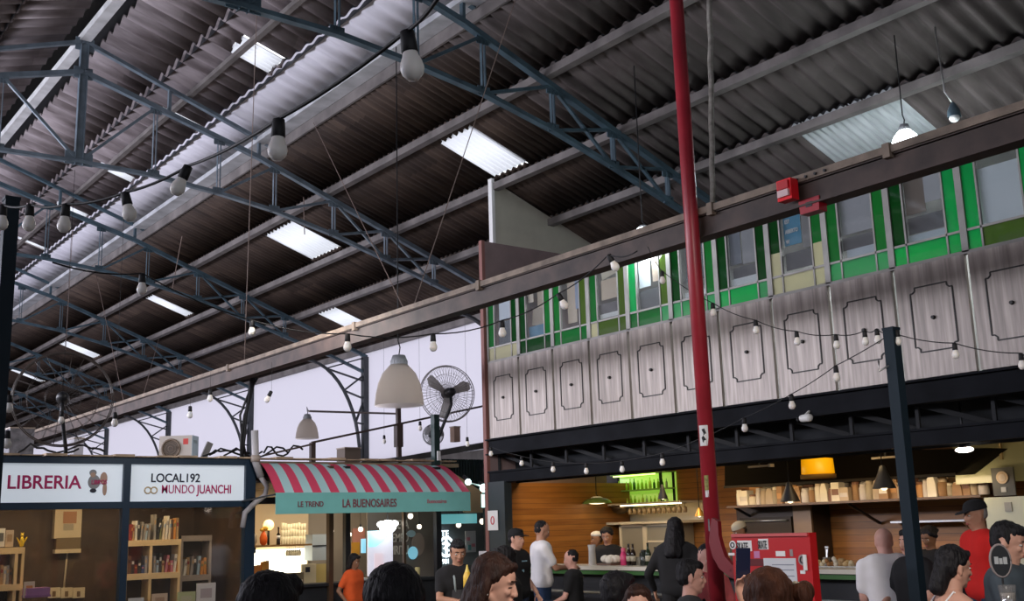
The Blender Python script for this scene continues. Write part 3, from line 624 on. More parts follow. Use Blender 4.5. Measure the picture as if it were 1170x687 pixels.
# picture frames and lamps on the back wall
def frame_box(name, lab, cat, px0, py0, px1, py1, X, d, body, parts=()):
    a, b = fy(px0, py0, X), fy(px1, py1, X); t = thing(name, lab, cat, (X, (a.y+b.y)/2, b.z))
    obj('body', MB().box((X, b.y, b.z), (X+d, a.y, a.z)), body, t)
    for nm, u0, v0, u1, v1, mm in parts:
        H = a.z-b.z; Wd = a.y-b.y; obj(nm, MB().box((X-.012, a.y-Wd*u1, a.z-H*v1), (X, a.y-Wd*u0, a.z-H*v0)), mm, t)
    return t
m_lit = emit('warm lit strip', (1, .8, .5), 2.2)
frame_box('wall_cabinet', 'dark wall cabinet with thin lit edges right of the blackboard', 'cabinet', 620, 556, 638, 582, 12.6, .28, mat('dark walnut', (.05, .025, .012), .4), (('lit_edge', .05, .05, .12, .92, m_lit), ('lit_edge', .86, .0, .97, .95, m_lit)))
frame_box('extractor_box', 'dark grey extractor box behind the bar', 'extractor', 652, 556, 674, 570, 12.2, .4, mat('brown grey metal', (.13, .10, .07), .4, .3), (('grille', .1, .2, .7, .8, mat('grille', (.07, .055, .04), .5)),))
def lantern(px, py, X, w, h, lab):
    c = fy(px, py, X); t = thing('wall_lantern', lab, 'lamp', tuple(c)); mb = MB().lathe([(w*.3, -h/2), (w/2, -h*.4), (w/2, h*.35), (w*.3, h/2)], c, 14); obj('shade', mb, emit('lantern glow', (1, .86, .62), 1.3), t)
    obj('lower_rim', MB().cyl(c-Vector((0, 0, h*.55)), c-Vector((0, 0, h*.68)), w*.32, w*.2, 12), m_lit, t); obj('bracket', MB().bar(c+Vector((0, 0, h*.5)), (12.9, c.y, c.z+h*.5), .03, .03), m_black, t); return t
lantern(662, 573, 12.3, .17, .19, 'rounded cream lit lantern behind the bar beside the green dome lamp')
frame_box('light_switch_panel', 'small cream lit panel above the round lantern', 'panel', 672, 556, 676, 567, 12.4, .1, emit('cream lit panel', (1, .85, .6), 1.1))
def dome_lamp(c, r, h, lab, mshade, grp=None, cap=m_white, top=None, lit=None):
    t = thing('dome_pendant_lamp', lab, 'lamp', tuple(c), 0, grp)
    prof = [(r*1.0, -h*.5), (r*1.0, -h*.44), (r*.96, -h*.25), (r*.86, 0), (r*.68, h*.22), (r*.45, h*.36), (r*.34, h*.42), (r*.32, h*.42), (r*.43, h*.33), (r*.65, h*.19), (r*.83, -.02*h), (r*.93, -h*.26), (r*.965, -h*.48)]
    obj('shade', MB().lathe(prof, c, 32), mshade, t)
    mb = MB().lathe([(r*.36, h*.36), (r*.34, h*.5), (r*.26, h*.62), (.01, h*.64)], c, 20)
    for k in range(16): a = k*PI/8; mb.box(Vector((c[0]+r*.34*math.cos(a)-.006, c[1]+r*.34*math.sin(a)-.006, c[2]+h*.34)), Vector((c[0]+r*.34*math.cos(a)+.006, c[1]+r*.34*math.sin(a)+.006, c[2]+h*.5)))
    obj('ballast_housing', mb, cap, t)
    if lit: obj('lamp_bulb', MB().ell((c[0], c[1], c[2]-h*.25), (r*.7, r*.7, h*.36)), lit, t)
    tp = top or rz_at(c[0]); obj('suspension_cord', MB().tube([(c[0], c[1], c[2]+h*.62), (c[0]+.02, c[1], c[2]+h*.8), (c[0]-.01, c[1], c[2]+h*.95), (c[0], c[1], tp)], .008), m_cable, t)
    return t
def rz_at(X): return sl(X)-.03
m_shade_w = translucent('milky acrylic shade', (.88, .84, .80), transp=.35)
dome_lamp(tuple(dp(456, 438, 15.0)), .335, .62, 'large milky dome pendant lamp in front of the white wall', m_shade_w, cap=mat('grey ballast', (.30, .31, .33), .5))
dome_lamp(tuple(dp(351, 489, 21)), .22, .42, 'small milky dome lamp hanging from the thin rail over the awning', m_shade_w, cap=mat('grey ballast', (.30, .31, .33), .5), top=dp(351, 470, 21).z)
m_lampon = emit('cool white lamp glow', (.88, .97, 1), 9)
c = dp(1035, 163, 12.9); dome_lamp(tuple(c), .19, .36, 'brightly lit white pendant lamp above the beam near the right', m_lampon, cap=mat('grey ballast', (.30, .31, .33), .5)); LAMP1 = c
c = dp(735, 266, 14.5); dome_lamp(tuple(c), .17, .16, 'lit white pendant lamp just showing over the beam left of the red pole', m_lampon, cap=mat('grey ballast', (.30, .31, .33), .5)); LAMP2 = c
c = dp(1090, 130, 12.6); t = thing('spot_lamp', 'small unlit glass spotlight hanging under the roof at the right', 'lamp', tuple(c))
obj('lens', MB().ell(c-Vector((0, 0, .05)), (.06, .06, .05)), m_white, t); obj('shell', MB().lathe([(.075, -.04), (.07, .04), (.03, .12), (.01, .14)], c, 14), mat('blue grey shell', (.12, .18, .22), .3, .4), t); obj('stem', MB().tube([c+Vector((0, 0, .13)), c+Vector((-.04, .06, .28)), (c.x-.05, c.y+.08, sl(c.x)-.03)], .01), m_chrome, t)
m_greenlamp = mat('green enamel shade', (.10, .16, .04), .3)
c = fy(682, 572, 11.9); dome_lamp(tuple(c), .24, .10, 'green enamel dome lamp glowing warm over the bar', m_greenlamp, top=2.62, lit=m_lit); GL = c
# green lit shelves, glass rack, fridge
c0, c1 = fy(699, 544, 12.7), fy(765, 577, 12.7)
t = thing('green_lit_shelves', 'wall shelves of bottles glowing green behind the bar', 'shelf', (12.7, (c0.y+c1.y)/2, c1.z))
obj('back_panel', MB().box((12.86, c1.y, c1.z), (12.89, c0.y, c0.z)), emit('green backlight', (.25, .55, .03), .62), t)
for k in range(3): z = c1.z+(c0.z-c1.z)*k/2; obj('shelf_board', MB().box((12.66, c1.y, z-.012), (12.88, c0.y, z+.008)), mat('green glass shelf', (.3, .5, .15), .2), t)
for y in (c0.y, c0.y+(c1.y-c0.y)*.76, c0.y+(c1.y-c0.y)*.98): obj('upright', MB().box((12.83, y-.015, c1.z), (12.86, y+.015, c0.z)), m_dark, t)
obj('light_strip', MB().box((12.68, c1.y+.3, c0.z-.03), (12.72, c0.y-.05, c0.z-.01)), emit('lime tube', (.6, 1, .15), 4), t)
def bottle(X, y, z, h, mm, lab, grp, r=None, nm='bottle', cap=None, parts=True):
    r = r or h*.135; t = None
    prof = [(r*.6, 0), (r, .01*h), (r, h*.55), (r*.75, h*.66), (r*.36, h*.76), (r*.34, h*.97), (r*.4, h)]
    if not parts:
        o = obj(nm, MB().lathe(prof+[(.001, h)], (X, y, z), 12), mm, origin=(X, y, z)); return tag(o, lab, 'bottle', grp)
    t = thing(nm, lab, 'bottle', (X, y, z), 0, grp); obj('glass_body', MB().lathe(prof, (X, y, z), 14), mm, t); obj('cap', MB().cyl((X, y, z+h*.97), (X, y, z+h*1.02), r*.42, n=10), cap or m_black, t)
    obj('paper_label', MB().cyl((X, y, z+h*.2), (X, y, z+h*.45), r*1.02, n=14), mat('bottle paper label', (.45, .40, .30), .7), t); return t
rr = random.Random(5)
gb = [mat('green bottle %d' % k, c_, .2) for k, c_ in enumerate(((.10, .30, .03), (.35, .55, .05), (.04, .14, .02), (.6, .7, .15), (.5, .6, .4)))]
names_g = ['lower', 'upper']
for k in range(2):
    for q in range(13):
        y = c0.y-.1-(c0.y-c1.y-.2)*q/12; z = c1.z+(c0.z-c1.z)*k/2+.008; h = rr.uniform(.13, .19)
        bottle(12.76, y, z, min(h, (c0.z-c1.z)/2-.03), gb[rr.randrange(5)], 'bottle standing %s on the %s green lit shelf' % (ORD[q]+' from the left', names_g[k]), 'bottles on the green lit shelves', nm='shelf_bottle', parts=False)
c0, c1 = fy(702, 577, 12.5), fy(786, 592, 12.5)
t = thing('stemware_rack', 'pale hanging rack under the green shelves, full of stem glasses', 'rack', (12.5, (c0.y+c1.y)/2, c1.z))
obj('rail_board', MB().box((12.35, c1.y, c0.z-.02), (12.85, c0.y, c0.z+.01)), m_count, t); obj('back_board', MB().box((12.84, c1.y, c1.z-.04), (12.86, c0.y, c0.z)), mat('rack back', (.7, .62, .48), .5), t)
obj('lit_ledge', MB().box((12.3, c1.y, c1.z-.07), (12.86, c0.y, c1.z-.03)), mat('pale ledge', (.7, .62, .45), .5), t)
obj('light_strip', MB().box((12.4, c1.y+.05, c0.z-.035), (12.43, c0.y-.05, c0.z-.02)), emit('warm tube', (1, .78, .42), 7), t)
for q in range(12):
    y = c0.y-.32-(c0.y-c1.y-.42)*q/11; z = c0.z-.02; tt = thing('stem_glass', 'stem glass hanging %s from the left on the rack' % ORD[q], 'glass', (12.55, y, z), 0, 'stem glasses hanging under the green shelves')
    mg = mat('rack stem glass', (.20, .14, .08), .15); obj('bowl', MB().lathe([(.032, -.15), (.04, -.11), (.034, -.07), (.008, -.05)], (12.55, y, z), 12), mg, tt); obj('stem', MB().cyl((12.55, y, z-.055), (12.55, y, z-.01), .005, n=6).cyl((12.55, y, z-.012), (12.55, y, z-.003), .03, n=12), mg, tt)
y = c0.y-.14; o = obj('dark_bowl', MB().lathe([(.05, -.13), (.13, -.09), (.15, 0), (.14, 0), (.10, -.09), (.001, -.11)], (12.5, y, c0.z-.02), 20), mat('dark bowl', (.05, .03, .015), .3), origin=(12.5, y, c0.z-.15)); tag(o, 'dark round bowl at the left end of the stemware rack', 'bowl')
c0, c1 = fy(708, 598, 12.4), fy(770, 646, 12.4)
t = thing('drinks_fridge', 'pale framed drinks fridge with two glass doors behind the bar', 'fridge', (12.4, (c0.y+c1.y)/2, 0))
m_frf = mat('pale fridge frame', (.70, .62, .46), .4)
obj('cabinet', MB().box((12.42, c1.y, .0), (12.88, c0.y, c0.z)), mat('fridge interior', (.26, .22, .15), .4), t)
ym = (c0.y+c1.y)/2
for (ya, yb) in ((ym, c0.y), (c1.y, ym)):
    mb = MB(); w_ = .045
    mb.box((12.38, ya, c0.z-.06), (12.42, yb, c0.z)); mb.box((12.38, ya, .1), (12.42, yb, .16)); mb.box((12.38, ya, .1), (12.42, ya+w_, c0.z)); mb.box((12.38, yb-w_, .1), (12.42, yb, c0.z))
    d = obj('door', mb, m_frf, t); obj('glass_pane', MB().box((12.40, ya+w_, .16), (12.405, yb-w_, c0.z-.06)), mat('fridge glass', (.30, .28, .22), .1), d)
    obj('handle', MB().box((12.35, ya+w_/2-.01, .9), (12.38, ya+w_/2+.01, 1.1)), m_chrome, d)
obj('shelf', MB().box((12.385, c1.y+.05, 1.22), (12.41, ym-.05, 1.25)), m_frf, t)
# things on the counter
m_dkb = mat('dark brown bottle glass', (.02, .012, .008), .15); m_clear = mat('pale clear glass', (.45, .42, .36), .1)
CT = 1.0
def onc(px, X=9.75): p = at(px, 645, 'X', X); return p.y
for px, h, mm, lab in ((719, .26, m_dkb, 'dark brown bottle left of a pair on the bar'), (724, .26, m_dkb, 'dark brown bottle right of a pair on the bar'), (741, .27, mat('dark green bottle', (.015, .03, .015), .15), 'tall dark green bottle on the bar before the fridge'), (749, .22, mat('amber grey bottle', (.12, .11, .08), .2), 'short grey brown bottle beside the tall dark green one'), (754, .14, m_clear, 'small clear bottle right of the grey brown one')):
    bottle(9.75, onc(px), CT, h, mm, lab, 'bottles standing on the bar')
def lathed(nm, px, prof, mm, lab, cat, X=9.75, parts=(), grp=None, z=CT):
    y = onc(px, X); t = thing(nm, lab, cat, (X, y, z), 0, grp); obj('body', MB().lathe(prof, (X, y, z), 18), mm, t)
    for (n2, pr, m2) in parts: obj(n2, MB().lathe(pr, (X, y, z), 14), m2, t)
    return t
lathed('pink_flask', 713, [(.04, 0), (.045, .01), (.045, .13), (.03, .15), (.025, .19), (.001, .2)], mat('magenta plastic', (.55, .04, .14), .35), 'magenta pink flask standing on the bar', 'flask', parts=(('lid', [(.028, .17), (.03, .21), (.001, .22)], mat('pink lid', (.6, .10, .18), .4)),))
lathed('square_bottle', 736, [(.05, 0), (.052, .01), (.052, .15), (.03, .17), (.001, .17)], mat('black jar', (.02, .025, .02), .2), 'stout black jar beside the tall dark green bottle', 'jar', parts=(('lid', [(.035, .17), (.035, .19), (.001, .19)], m_black),))
lathed('water_jug', 677, [(.05, 0), (.052, .02), (.045, .18), (.055, .26), (.052, .26), (.04, .18), (.04, .02), (.001, .01)], mat('frosted jug', (.42, .40, .38), .2), 'tall clear jug near the server behind the bar', 'jug', parts=(('ice', [(.03, .02), (.04, .1), (.03, .14), (.001, .15)], mat('teal tint', (.10, .30, .28), .3)),))
for px, lab in ((729, 'small tumbler between the dark bottles'), (733, 'second small tumbler behind the black jar'), (759, 'short tumbler at the right of the bottles')):
    lathed('tumbler', px, [(.03, 0), (.036, .1), (.033, .1), (.028, .01), (.001, .008)], m_clear, lab, 'glass', X=9.85, grp='tumblers on the bar')
y0_ = onc(694); t = thing('bread_basket', 'white lined basket on the bar in front of the server', 'basket', (9.75, y0_, CT))
obj('tray', MB().box((9.65, y0_-.17, CT), (9.9, y0_+.10, CT+.025)), mat('tray', (.12, .07, .05), .5), t)
mb = MB(); rr = random.Random(9)
for k in range(7): mb.ell((9.76+rr.uniform(-.06, .06), y0_-.03+rr.uniform(-.09, .09), CT+.06+rr.uniform(0, .03)), (.06, .07, .05), 10, 6)
obj('napkin', mb, mat('white napkin', (.70, .65, .56), .8), t)
# food trays at the right end of the bar
rr = random.Random(12); fm = [mat('food tone %d' % k, c_, .6) for k, c_ in enumerate(((.55, .38, .18), (.62, .52, .34), (.32, .15, .05), (.66, .60, .48), (.40, .26, .12)))]
for k in range(9):
    px = 936+k*6.2; y = onc(px, 9.8); h = rr.uniform(.05, .11); t = thing('snack_dish', 'small dish of snacks, %s from the left at the right end of the bar' % ORD[k], 'dish', (9.8, y, CT), 0, 'snack dishes on the bar')
    obj('plate', MB().lathe([(.02, 0), (.055, .012), (.05, .014), (.001, .005)], (9.8, y, CT), 14), m_white, t); mb = MB()
    for q in range(4): mb.ell((9.8+rr.uniform(-.025, .025), y+rr.uniform(-.025, .025), CT+.03+rr.uniform(0, h-.04)), (.025, .025, .025), 8, 6)
    obj('snacks', mb, fm[k % 5], t)
t = thing('silver_spoon_jar', 'steel jar holding upright spoons near the right end of the bar', 'jar', (9.9, onc(945, 9.9), CT)); y = onc(945, 9.9)
obj('jar_body', MB().lathe([(.035, 0), (.04, .1), (.036, .1), (.001, .01)], (9.9, y, CT), 14), m_chrome, t)
for k in range(3): obj('spoon', MB().bar((9.9, y, CT+.02), (9.9+.02*k, y+.03*(k-1), CT+.19), .012, .004).ell((9.9+.02*k, y+.03*(k-1), CT+.2), (.012, .012, .02), 8, 6), m_chrome, t)
# long kitchen shelf with packages
SX = 12.2
s0, s1 = fy(838, 577, SX), fy(1128, 567, SX); zs = (s0.z+s1.z)/2
t = thing('kitchen_shelf', 'long dark kitchen shelf crowded with packages under the hood', 'shelf', (SX, (s0.y+s1.y)/2, zs))
obj('shelf_board', MB().box((SX-.15, s1.y, zs-.03), (12.88, s0.y, zs)), mat('shelf edge brown', (.09, .05, .025), .4), t)
for y in (s0.y-.03, s1.y+.03, (s0.y+s1.y)/2): obj('bracket', MB().bar((SX, y, zs-.03), (12.88, y, zs-.3), .03, .03), m_black, t)
pk = [(.40, .30, .20), (.58, .50, .38), (.26, .14, .06), (.64, .58, .48), (.44, .22, .08), (.16, .07, .04), (.50, .44, .40), (.30, .24, .16)]
pms = [mat('package tone %d' % k, c_, .6, var=.15) for k, c_ in enumerate(pk)]; rr = random.Random(21)
y = s0.y-.05; n = 0; PKG = 'assorted packages, jars and paper bags crowded on the long kitchen shelf'
def package(X, y, z, w, h, kind, mm, lab, grp):
    t = thing({0: 'storage_jar', 1: 'carton', 2: 'paper_bag', 3: 'storage_jar'}[kind], lab, {0: 'jar', 1: 'box', 2: 'bag', 3: 'jar'}[kind], (X, y, z), 0, grp)
    if kind in (0, 3):
        obj('jar_body', MB().lathe([(w*.4, 0), (w*.48, h*.05), (w*.48, h*.7), (w*.36, h*.8)], (X, y, z), 12), mm, t); obj('lid', MB().lathe([(w*.4, h*.78), (w*.4, h*.95), (.001, h*.97)], (X, y, z), 12), pms[(n+3) % 8], t)
    elif kind == 1:
        obj('carton_body', MB().box((X-w/2, y-w/2, z), (X+w/2, y+w/2, z+h)), mm, t); obj('printed_band', MB().box((X-w/2-.003, y-w/2+.01, z+h*.3), (X-w/2, y+w/2-.01, z+h*.6)), pms[(n+5) % 8], t)
    else:
        obj('bag_body', MB().prism([(-w/2, 0), (w/2, 0), (w*.45, h*.7), (w*.25, h), (-w*.3, h*.95), (-w*.48, h*.6)], -w*.35, w*.35, lambda u, v, hh: (X+hh, y+u, z+v)), mm, t); obj('folded_top', MB().box((X-w*.3, y-w*.25, z+h*.93), (X+w*.3, y+w*.25, z+h*1.02)), pms[(n+2) % 8], t)
while y > s1.y+.08:
    w_ = rr.uniform(.08, .14); h = rr.uniform(.15, .27)
    package(SX+rr.uniform(-.02, .06), y-w_/2, zs, w_, h, rr.randrange(4), pms[rr.randrange(8)], 'small package crowded on the long kitchen shelf among many alike', PKG); y -= w_*.95; n += 1
y = s0.y-.12
while y > s1.y+.1:
    w_ = rr.uniform(.14, .2); h = rr.uniform(.24, .40)
    package(SX+.32, y-w_/2, zs, w_, h, rr.randrange(4), pms[rr.randrange(8)], 'small package crowded on the long kitchen shelf among many alike', PKG); y -= w_; n += 1
# extractor hood over the kitchen
h0, h1 = fy(835, 553, 12.0), fy(1063, 540, 12.0)
t = thing('extractor_hood', 'wide black extractor hood hanging over the long kitchen shelf', 'hood', (12.0, (h0.y+h1.y)/2, 2.2))
hp_ = [fy(px, py, 11.6) for px, py in ((828, 557), (1092, 542), (1130, 512), (828, 520))]
obj('hood_body', MB().prism([(p.y, min(p.z, 2.60)) for p in hp_], 11.6, 12.5, lambda u, v, h: (h, u, v)), mat('sooty hood', (.004, .003, .002), .85, spec=.1), t)
obj('lip', MB().bar((11.59, hp_[0].y, hp_[0].z), (11.59, hp_[1].y, hp_[1].z), .02, .03), mat('hood lip', (.03, .025, .02), .5), t)
for px, py in ((868, 533), (1012, 523)):
    c = fy(px, py, 11.0); tt = thing('fluorescent_fitting', 'pale strip light fitting under the bar ceiling, '+('left of the yellow bucket' if px < 900 else 'behind the black post'), 'lamp', tuple(c)); obj('housing', MB().box((10.97, c.y-.17, c.z-.012), (11.03, c.y+.17, c.z+.012)), mat('fitting', (.40, .34, .26), .5), tt); obj('end_cap', MB().box((10.96, c.y-.2, c.z-.02), (11.04, c.y-.17, c.z+.02)), m_count, tt); obj('hanger', MB().box((10.99, c.y-.01, c.z+.012), (11.01, c.y+.01, 2.62)), m_black, tt)
c = fy(934, 533, 11.2); t = thing('yellow_lamp_shade', 'glowing yellow round hanging shade under the kitchen ceiling', 'lamp', tuple(c)); obj('shade', MB().lathe([(.20, -.09), (.19, .09), (.10, .10)], c, 22), mat('amber shade', (.7, .36, .01), .4, em=(1, .42, .0), es=.5), t); obj('lower_ring', MB().lathe([(.215, -.10), (.215, -.15), (.19, -.15), (.19, -.10)], c, 22), mat('amber ring', (.30, .16, .03), .4), t); obj('rod', MB().cyl(c+Vector((0, 0, .1)), (c.x, c.y, 2.62), .012, n=8), m_black, t); YL = c
def bell_lamp(px, py, X, r, h, lab, mm=m_black):
    c = fy(px, py, X); t = thing('bell_pendant_lamp', lab, 'lamp', tuple(c)); obj('shade', MB().lathe([(r, -h/2), (r*.85, -h*.3), (r*.45, h*.15), (r*.25, h*.45), (.01, h*.5)], c, 20), mm, t)
    obj('cord', MB().cyl(c+Vector((0, 0, h*.5)), (c.x, c.y, 2.2 if X < 10.1 else 2.62), .007, n=6), m_cable, t); obj('bulb', MB().ell(c-Vector((0, 0, h*.45)), (r*.3, r*.3, r*.28), 12, 8), m_lit, t); return c
bell_lamp(902, 562, 10.9, .12, .24, 'black bell shaped pendant lamp left over the kitchen shelf')
bell_lamp(1009, 545, 10.9, .13, .26, 'black bell shaped pendant lamp left of the black post in the kitchen')
bell_lamp(757, 562, 10.9, .07, .20, 'slim black pendant in front of the green lit shelves')
bell_lamp(799, 585, 11.4, .075, .12, 'small amber bell lamp left of the red pole', mat('amber brass', (.45, .25, .06), .3, .4))
c = fy(1102, 514, 10.4); t = thing('ceiling_spotlight', 'bright oval spotlight in the black ceiling at the right', 'lamp', tuple(c)); obj('lens', MB().ell(c, (.05, .10, .03), 14, 8), emit('spot white', (1, .86, .75), 8), t); obj('rim', MB().lathe([(.05, .02), (.06, .05), (.05, .07)], c, 14), m_black, t); obj('stem', MB().cyl(c+Vector((0, 0, .05)), (c.x, c.y, 2.62), .012, n=8), m_black, t)
# oven and panels below the shelf
o0, o1 = fy(846, 579, 12.6), fy(938, 640, 12.6)
t = thing('pizza_oven', 'large dark oven front with a pale steel side under the kitchen shelf', 'oven', (12.6, (o0.y+o1.y)/2, 0))
obj('oven_body', MB().box((12.5, o1.y, 0), (12.88, o0.y, o0.z)), mat('oven brown', (.035, .022, .014), .35, .3), t)
obj('door', MB().box((12.47, o1.y+.35, 1.05), (12.5, o0.y-.08, 1.55)), mat('oven door', (.05, .035, .022), .25, .4), t); obj('side_panel', MB().box((12.46, o1.y, .9), (12.5, o1.y+.30, o0.z)), mat('brown steel', (.20, .13, .08), .35, .4), t)
obj('handle', MB().cyl((12.44, o1.y+.4, 1.5), (12.44, o0.y-.12, 1.5), .012, n=8), m_chrome, t)
p0, p1 = fy(1020, 597, 12.6), fy(1100, 597, 12.6); t = thing('steel_shelf', 'thin steel shelf on the orange wood wall behind the red shirted man', 'shelf', (12.6, p0.y, p0.z)); obj('shelf_board', MB().box((12.55, p1.y-.3, p0.z-.012), (12.88, p0.y, p0.z+.012)), m_chrome, t)
for y in (p0.y-.1, p1.y): obj('bracket', MB().bar((12.6, y, p0.z-.01), (12.88, y, p0.z-.18), .02, .02), m_chrome, t)
# greenish glazed screen and pale cabinet at the right
q0, q1 = fy(1075, 512, 11.6), fy(1150, 568, 11.6)
t = thing('glass_screen', 'greenish glass screen at the right end of the kitchen', 'screen', (11.6, (q0.y+q1.y)/2, 0))
obj('glazing', MB().box((12.0, q1.y-.1, 1.85), (12.02, q0.y+.1, 2.6)), mat('greenish pane', (.30, .30, .18), .15), t)
obj('frame', MB().box((11.95, q1.y-.22, .9), (12.03, q1.y-.10, 2.6)), mat('pale green post', (.50, .52, .38), .4), t)
obj('chrome_strip', MB().box((11.97, q1.y+.2, 2.1), (12.0, q1.y+.23, 2.6)), mat('gold strip', (.7, .55, .3), .2, .6), t)
c = fy(1146, 549, 11.9); t = thing('round_plaque', 'dark board with an oval pale emblem at the right of the kitchen', 'sign', tuple(c)); obj('board', MB().box((11.9, c.y-.13, c.z-.17), (11.92, c.y+.13, c.z+.14)), mat('dark grey board', (.05, .05, .045), .5), t); obj('emblem', MB().cyl((11.9, c.y, c.z+.03), (11.885, c.y, c.z+.03), .07, n=20), mat('bronze emblem', (.42, .30, .20), .4), t); obj('emblem_inner', MB().cyl((11.885, c.y, c.z+.03), (11.88, c.y, c.z+.03), .04, n=18), mat('emblem pale', (.5, .42, .34), .5), t); obj('square_mark', MB().box((11.89, c.y-.03, c.z-.13), (11.9, c.y+.03, c.z-.075)), mat('grey mark', (.4, .4, .4), .6), t)
q0, q1 = fy(1124, 569, 11.8), fy(1168, 640, 11.8)
t = thing('pale_cabinet', 'pale greenish white cabinet at the right end of the kitchen', 'cabinet', (11.8, (q0.y+q1.y)/2, 0)); obj('body', MB().box((11.8, q1.y-.2, 0), (12.3, q0.y, q0.z)), mat('pale greenish white', (.52, .54, .42), .4), t)
obj('door', MB().box((11.78, q1.y-.1, .2), (11.8, q0.y-.05, q0.z-.35)), mat('pale door', (.58, .58, .46), .35), t); obj('handle', MB().cyl((11.76, q0.y-.12, 1.0), (11.76, q0.y-.12, 1.25), .01, n=8), m_chrome, t); obj('outlet', MB().box((11.785, q0.y-.32, q0.z-.16), (11.8, q0.y-.24, q0.z-.06)), mat('outlet grey', (.3, .3, .27), .5), t)
# security camera on the fascia
c = at(920, 478, 'X', 9.9); t = thing('security_camera', 'small white security camera on the black fascia', 'camera', tuple(c)); obj('housing', MB().caps(c+Vector((0, -.05, 0)), .045, c+Vector((0, .04, 0)), .04, 14), m_white, t); obj('lens', MB().cyl(c+Vector((-.02, .07, -.01)), c+Vector((-.03, .09, -.015)), .025, n=12), m_black, t); obj('bracket', MB().bar(c+Vector((0, 0, .03)), (9.98, c.y, c.z+.08), .02, .02), m_white, t)
# ================================================================== BOOKSHOP KIOSK (left)
KY = 16.0
def k(px, py, Y=KY): return at(px, py, 'Y', Y)
x0 = 2.2; xm = k(141.5, 575).x; x1 = k(281, 575).x
zt0, zt1, zs0 = 2.68, 2.60, 2.03
t = thing('shop_front', 'navy framed glazed bookshop front with two light sign panels', 'shop front', (x0, KY, 0))
def fr(nm, xa, xb, za, zb, d=.10): return obj(nm, MB().box((xa, KY-d, za), (xb, KY+.02, zb)), m_navy, t)
fr('top_rail', x0, x1+.10, 2.565, 2.66); fr('sign_rail', x0, x1+.10, 1.94, 2.035)
fr('mullion', xm-.05, xm+.05, 0, 2.6, .11); fr('mullion', x1-.06, x1+.10, 0, 2.6, .12); fr('mullion', x0, x0+.1, 0, 2.6, .11); fr('bottom_rail', x0, x1, 0, .18)
m_sign = mat('light box acrylic', (.70, .74, .78), .35, em=(.75, .85, .95), es=.34)
for xa, xb in ((x0+.1, xm-.05), (xm+.05, x1-.06)):
    obj('sign_panel', MB().box((xa, KY-.05, 2.035), (xb, KY-.03, 2.565)), m_sign, t, label='pale light box sign')
    obj('glass_pane', MB().box((xa, KY-.03, .18), (xb, KY-.024, 1.94)), glass('shop glass', (.95, .93, .90), .02, .05), t)
m_mag = mat('magenta sign paint', (.50, .02, .13), .5); m_ink = mat('near black sign paint', (.02, .02, .035), .5); m_gold = mat('pale gold paint', (.60, .45, .25), .5)
def lab(px, py): return k(px, py, KY-.055)
EX = (1, 0, 0); EZ = (0, 0, 1)
o = text('sign_lettering', 'LIBRERIA', .255, m_mag, lab(7, 558.5), EX, EZ, t, xs=.97)
text('sign_lettering', 'LOCAL', .175, m_ink, lab(172, 551), EX, EZ, t, xs=.90); text('sign_lettering', '192', .175, m_ink, lab(211, 551), EX, EZ, t, xs=.90); text('sign_lettering', 'MUNDO', .178, m_mag, lab(184, 564), EX, EZ, t, xs=.74); text('sign_lettering', 'JUANCHI', .178, m_mag, lab(225, 564), EX, EZ, t, xs=.74)
c = lab(172, 560.5); mb = MB()
for kx in (-.04, .05): mb.tube([c+Vector((kx+.045*math.cos(a*PI/8), 0, .045*math.sin(a*PI/8))) for a in range(17)], .011, 6)
obj('gold_emblem', mb, m_gold, t)
c = lab(110, 551); mb = MB()              # plain printed badge of two small waving figures
def disc(mb, u, v, a, b, n=18): mb.prism([(c.x+u+a*math.cos(q*2*PI/n), c.z+v+b*math.sin(q*2*PI/n)) for q in range(n)], c.y-.002, c.y+.004, lambda x, z, y: (x, y, z))
disc(mb, -.05, .13, .05, .045); disc(mb, -.03, 0, .085, .10); obj('badge_grey', mb, mat('badge grey', (.30, .30, .30), .6), t)
mb = MB(); c = c+Vector((0, -.004, 0)); disc(mb, -.05, .10, .035, .035); disc(mb, .10, .05, .05, .09); disc(mb, .12, -.10, .03, .09); obj('badge_skin', mb, mat('badge tan', (.50, .33, .24), .6), t)
c = c+Vector((0, -.004, 0)); text('badge_text', 'LIBROS', .085, m_mag, c+Vector((-.07, 0, -.03)), EX, EZ, t, xs=.8)
mb = MB(); disc(mb, -.04, -.12, .045, .03); obj('badge_base', mb, m_ink, t)
m_kint = mat('dark brown shop interior', (.060, .034, .018), .6, var=.35)
struct('wall_shop_back', MB().box((x0, KY+2.0, 0), (x1, KY+2.06, 2.6)), m_kint); struct('wall_shop_side', MB().box((x1-.03, KY, 0), (x1+.03, KY+2.0, 2.6)), m_kint)
struct('wall_shop_left', MB().box((x0-.06, KY, 0), (x0, KY+2.0, 2.6)), m_kint)
struct('ceiling_shop', MB().box((x0, KY+.02, 2.58), (11.0, KY+2.4, 2.64)), mat('kiosk roof board', (.40, .30, .20), .8, var=.4, vscale=3))
mb = MB()
for q in range(28): xx = x0+q*.31; mb.box((xx, KY-.14, 2.665), (xx+.28, KY+.1, 2.69+.012*math.sin(q*2.3)))
tag(obj('roof_edge_sheet', mb, mat('beige roof edge', (.42, .31, .21), .8, var=.35, vscale=5), origin=(x0, KY, 2.66)), 'beige metal edge sheets along the kiosk roofs', 'roof edge')
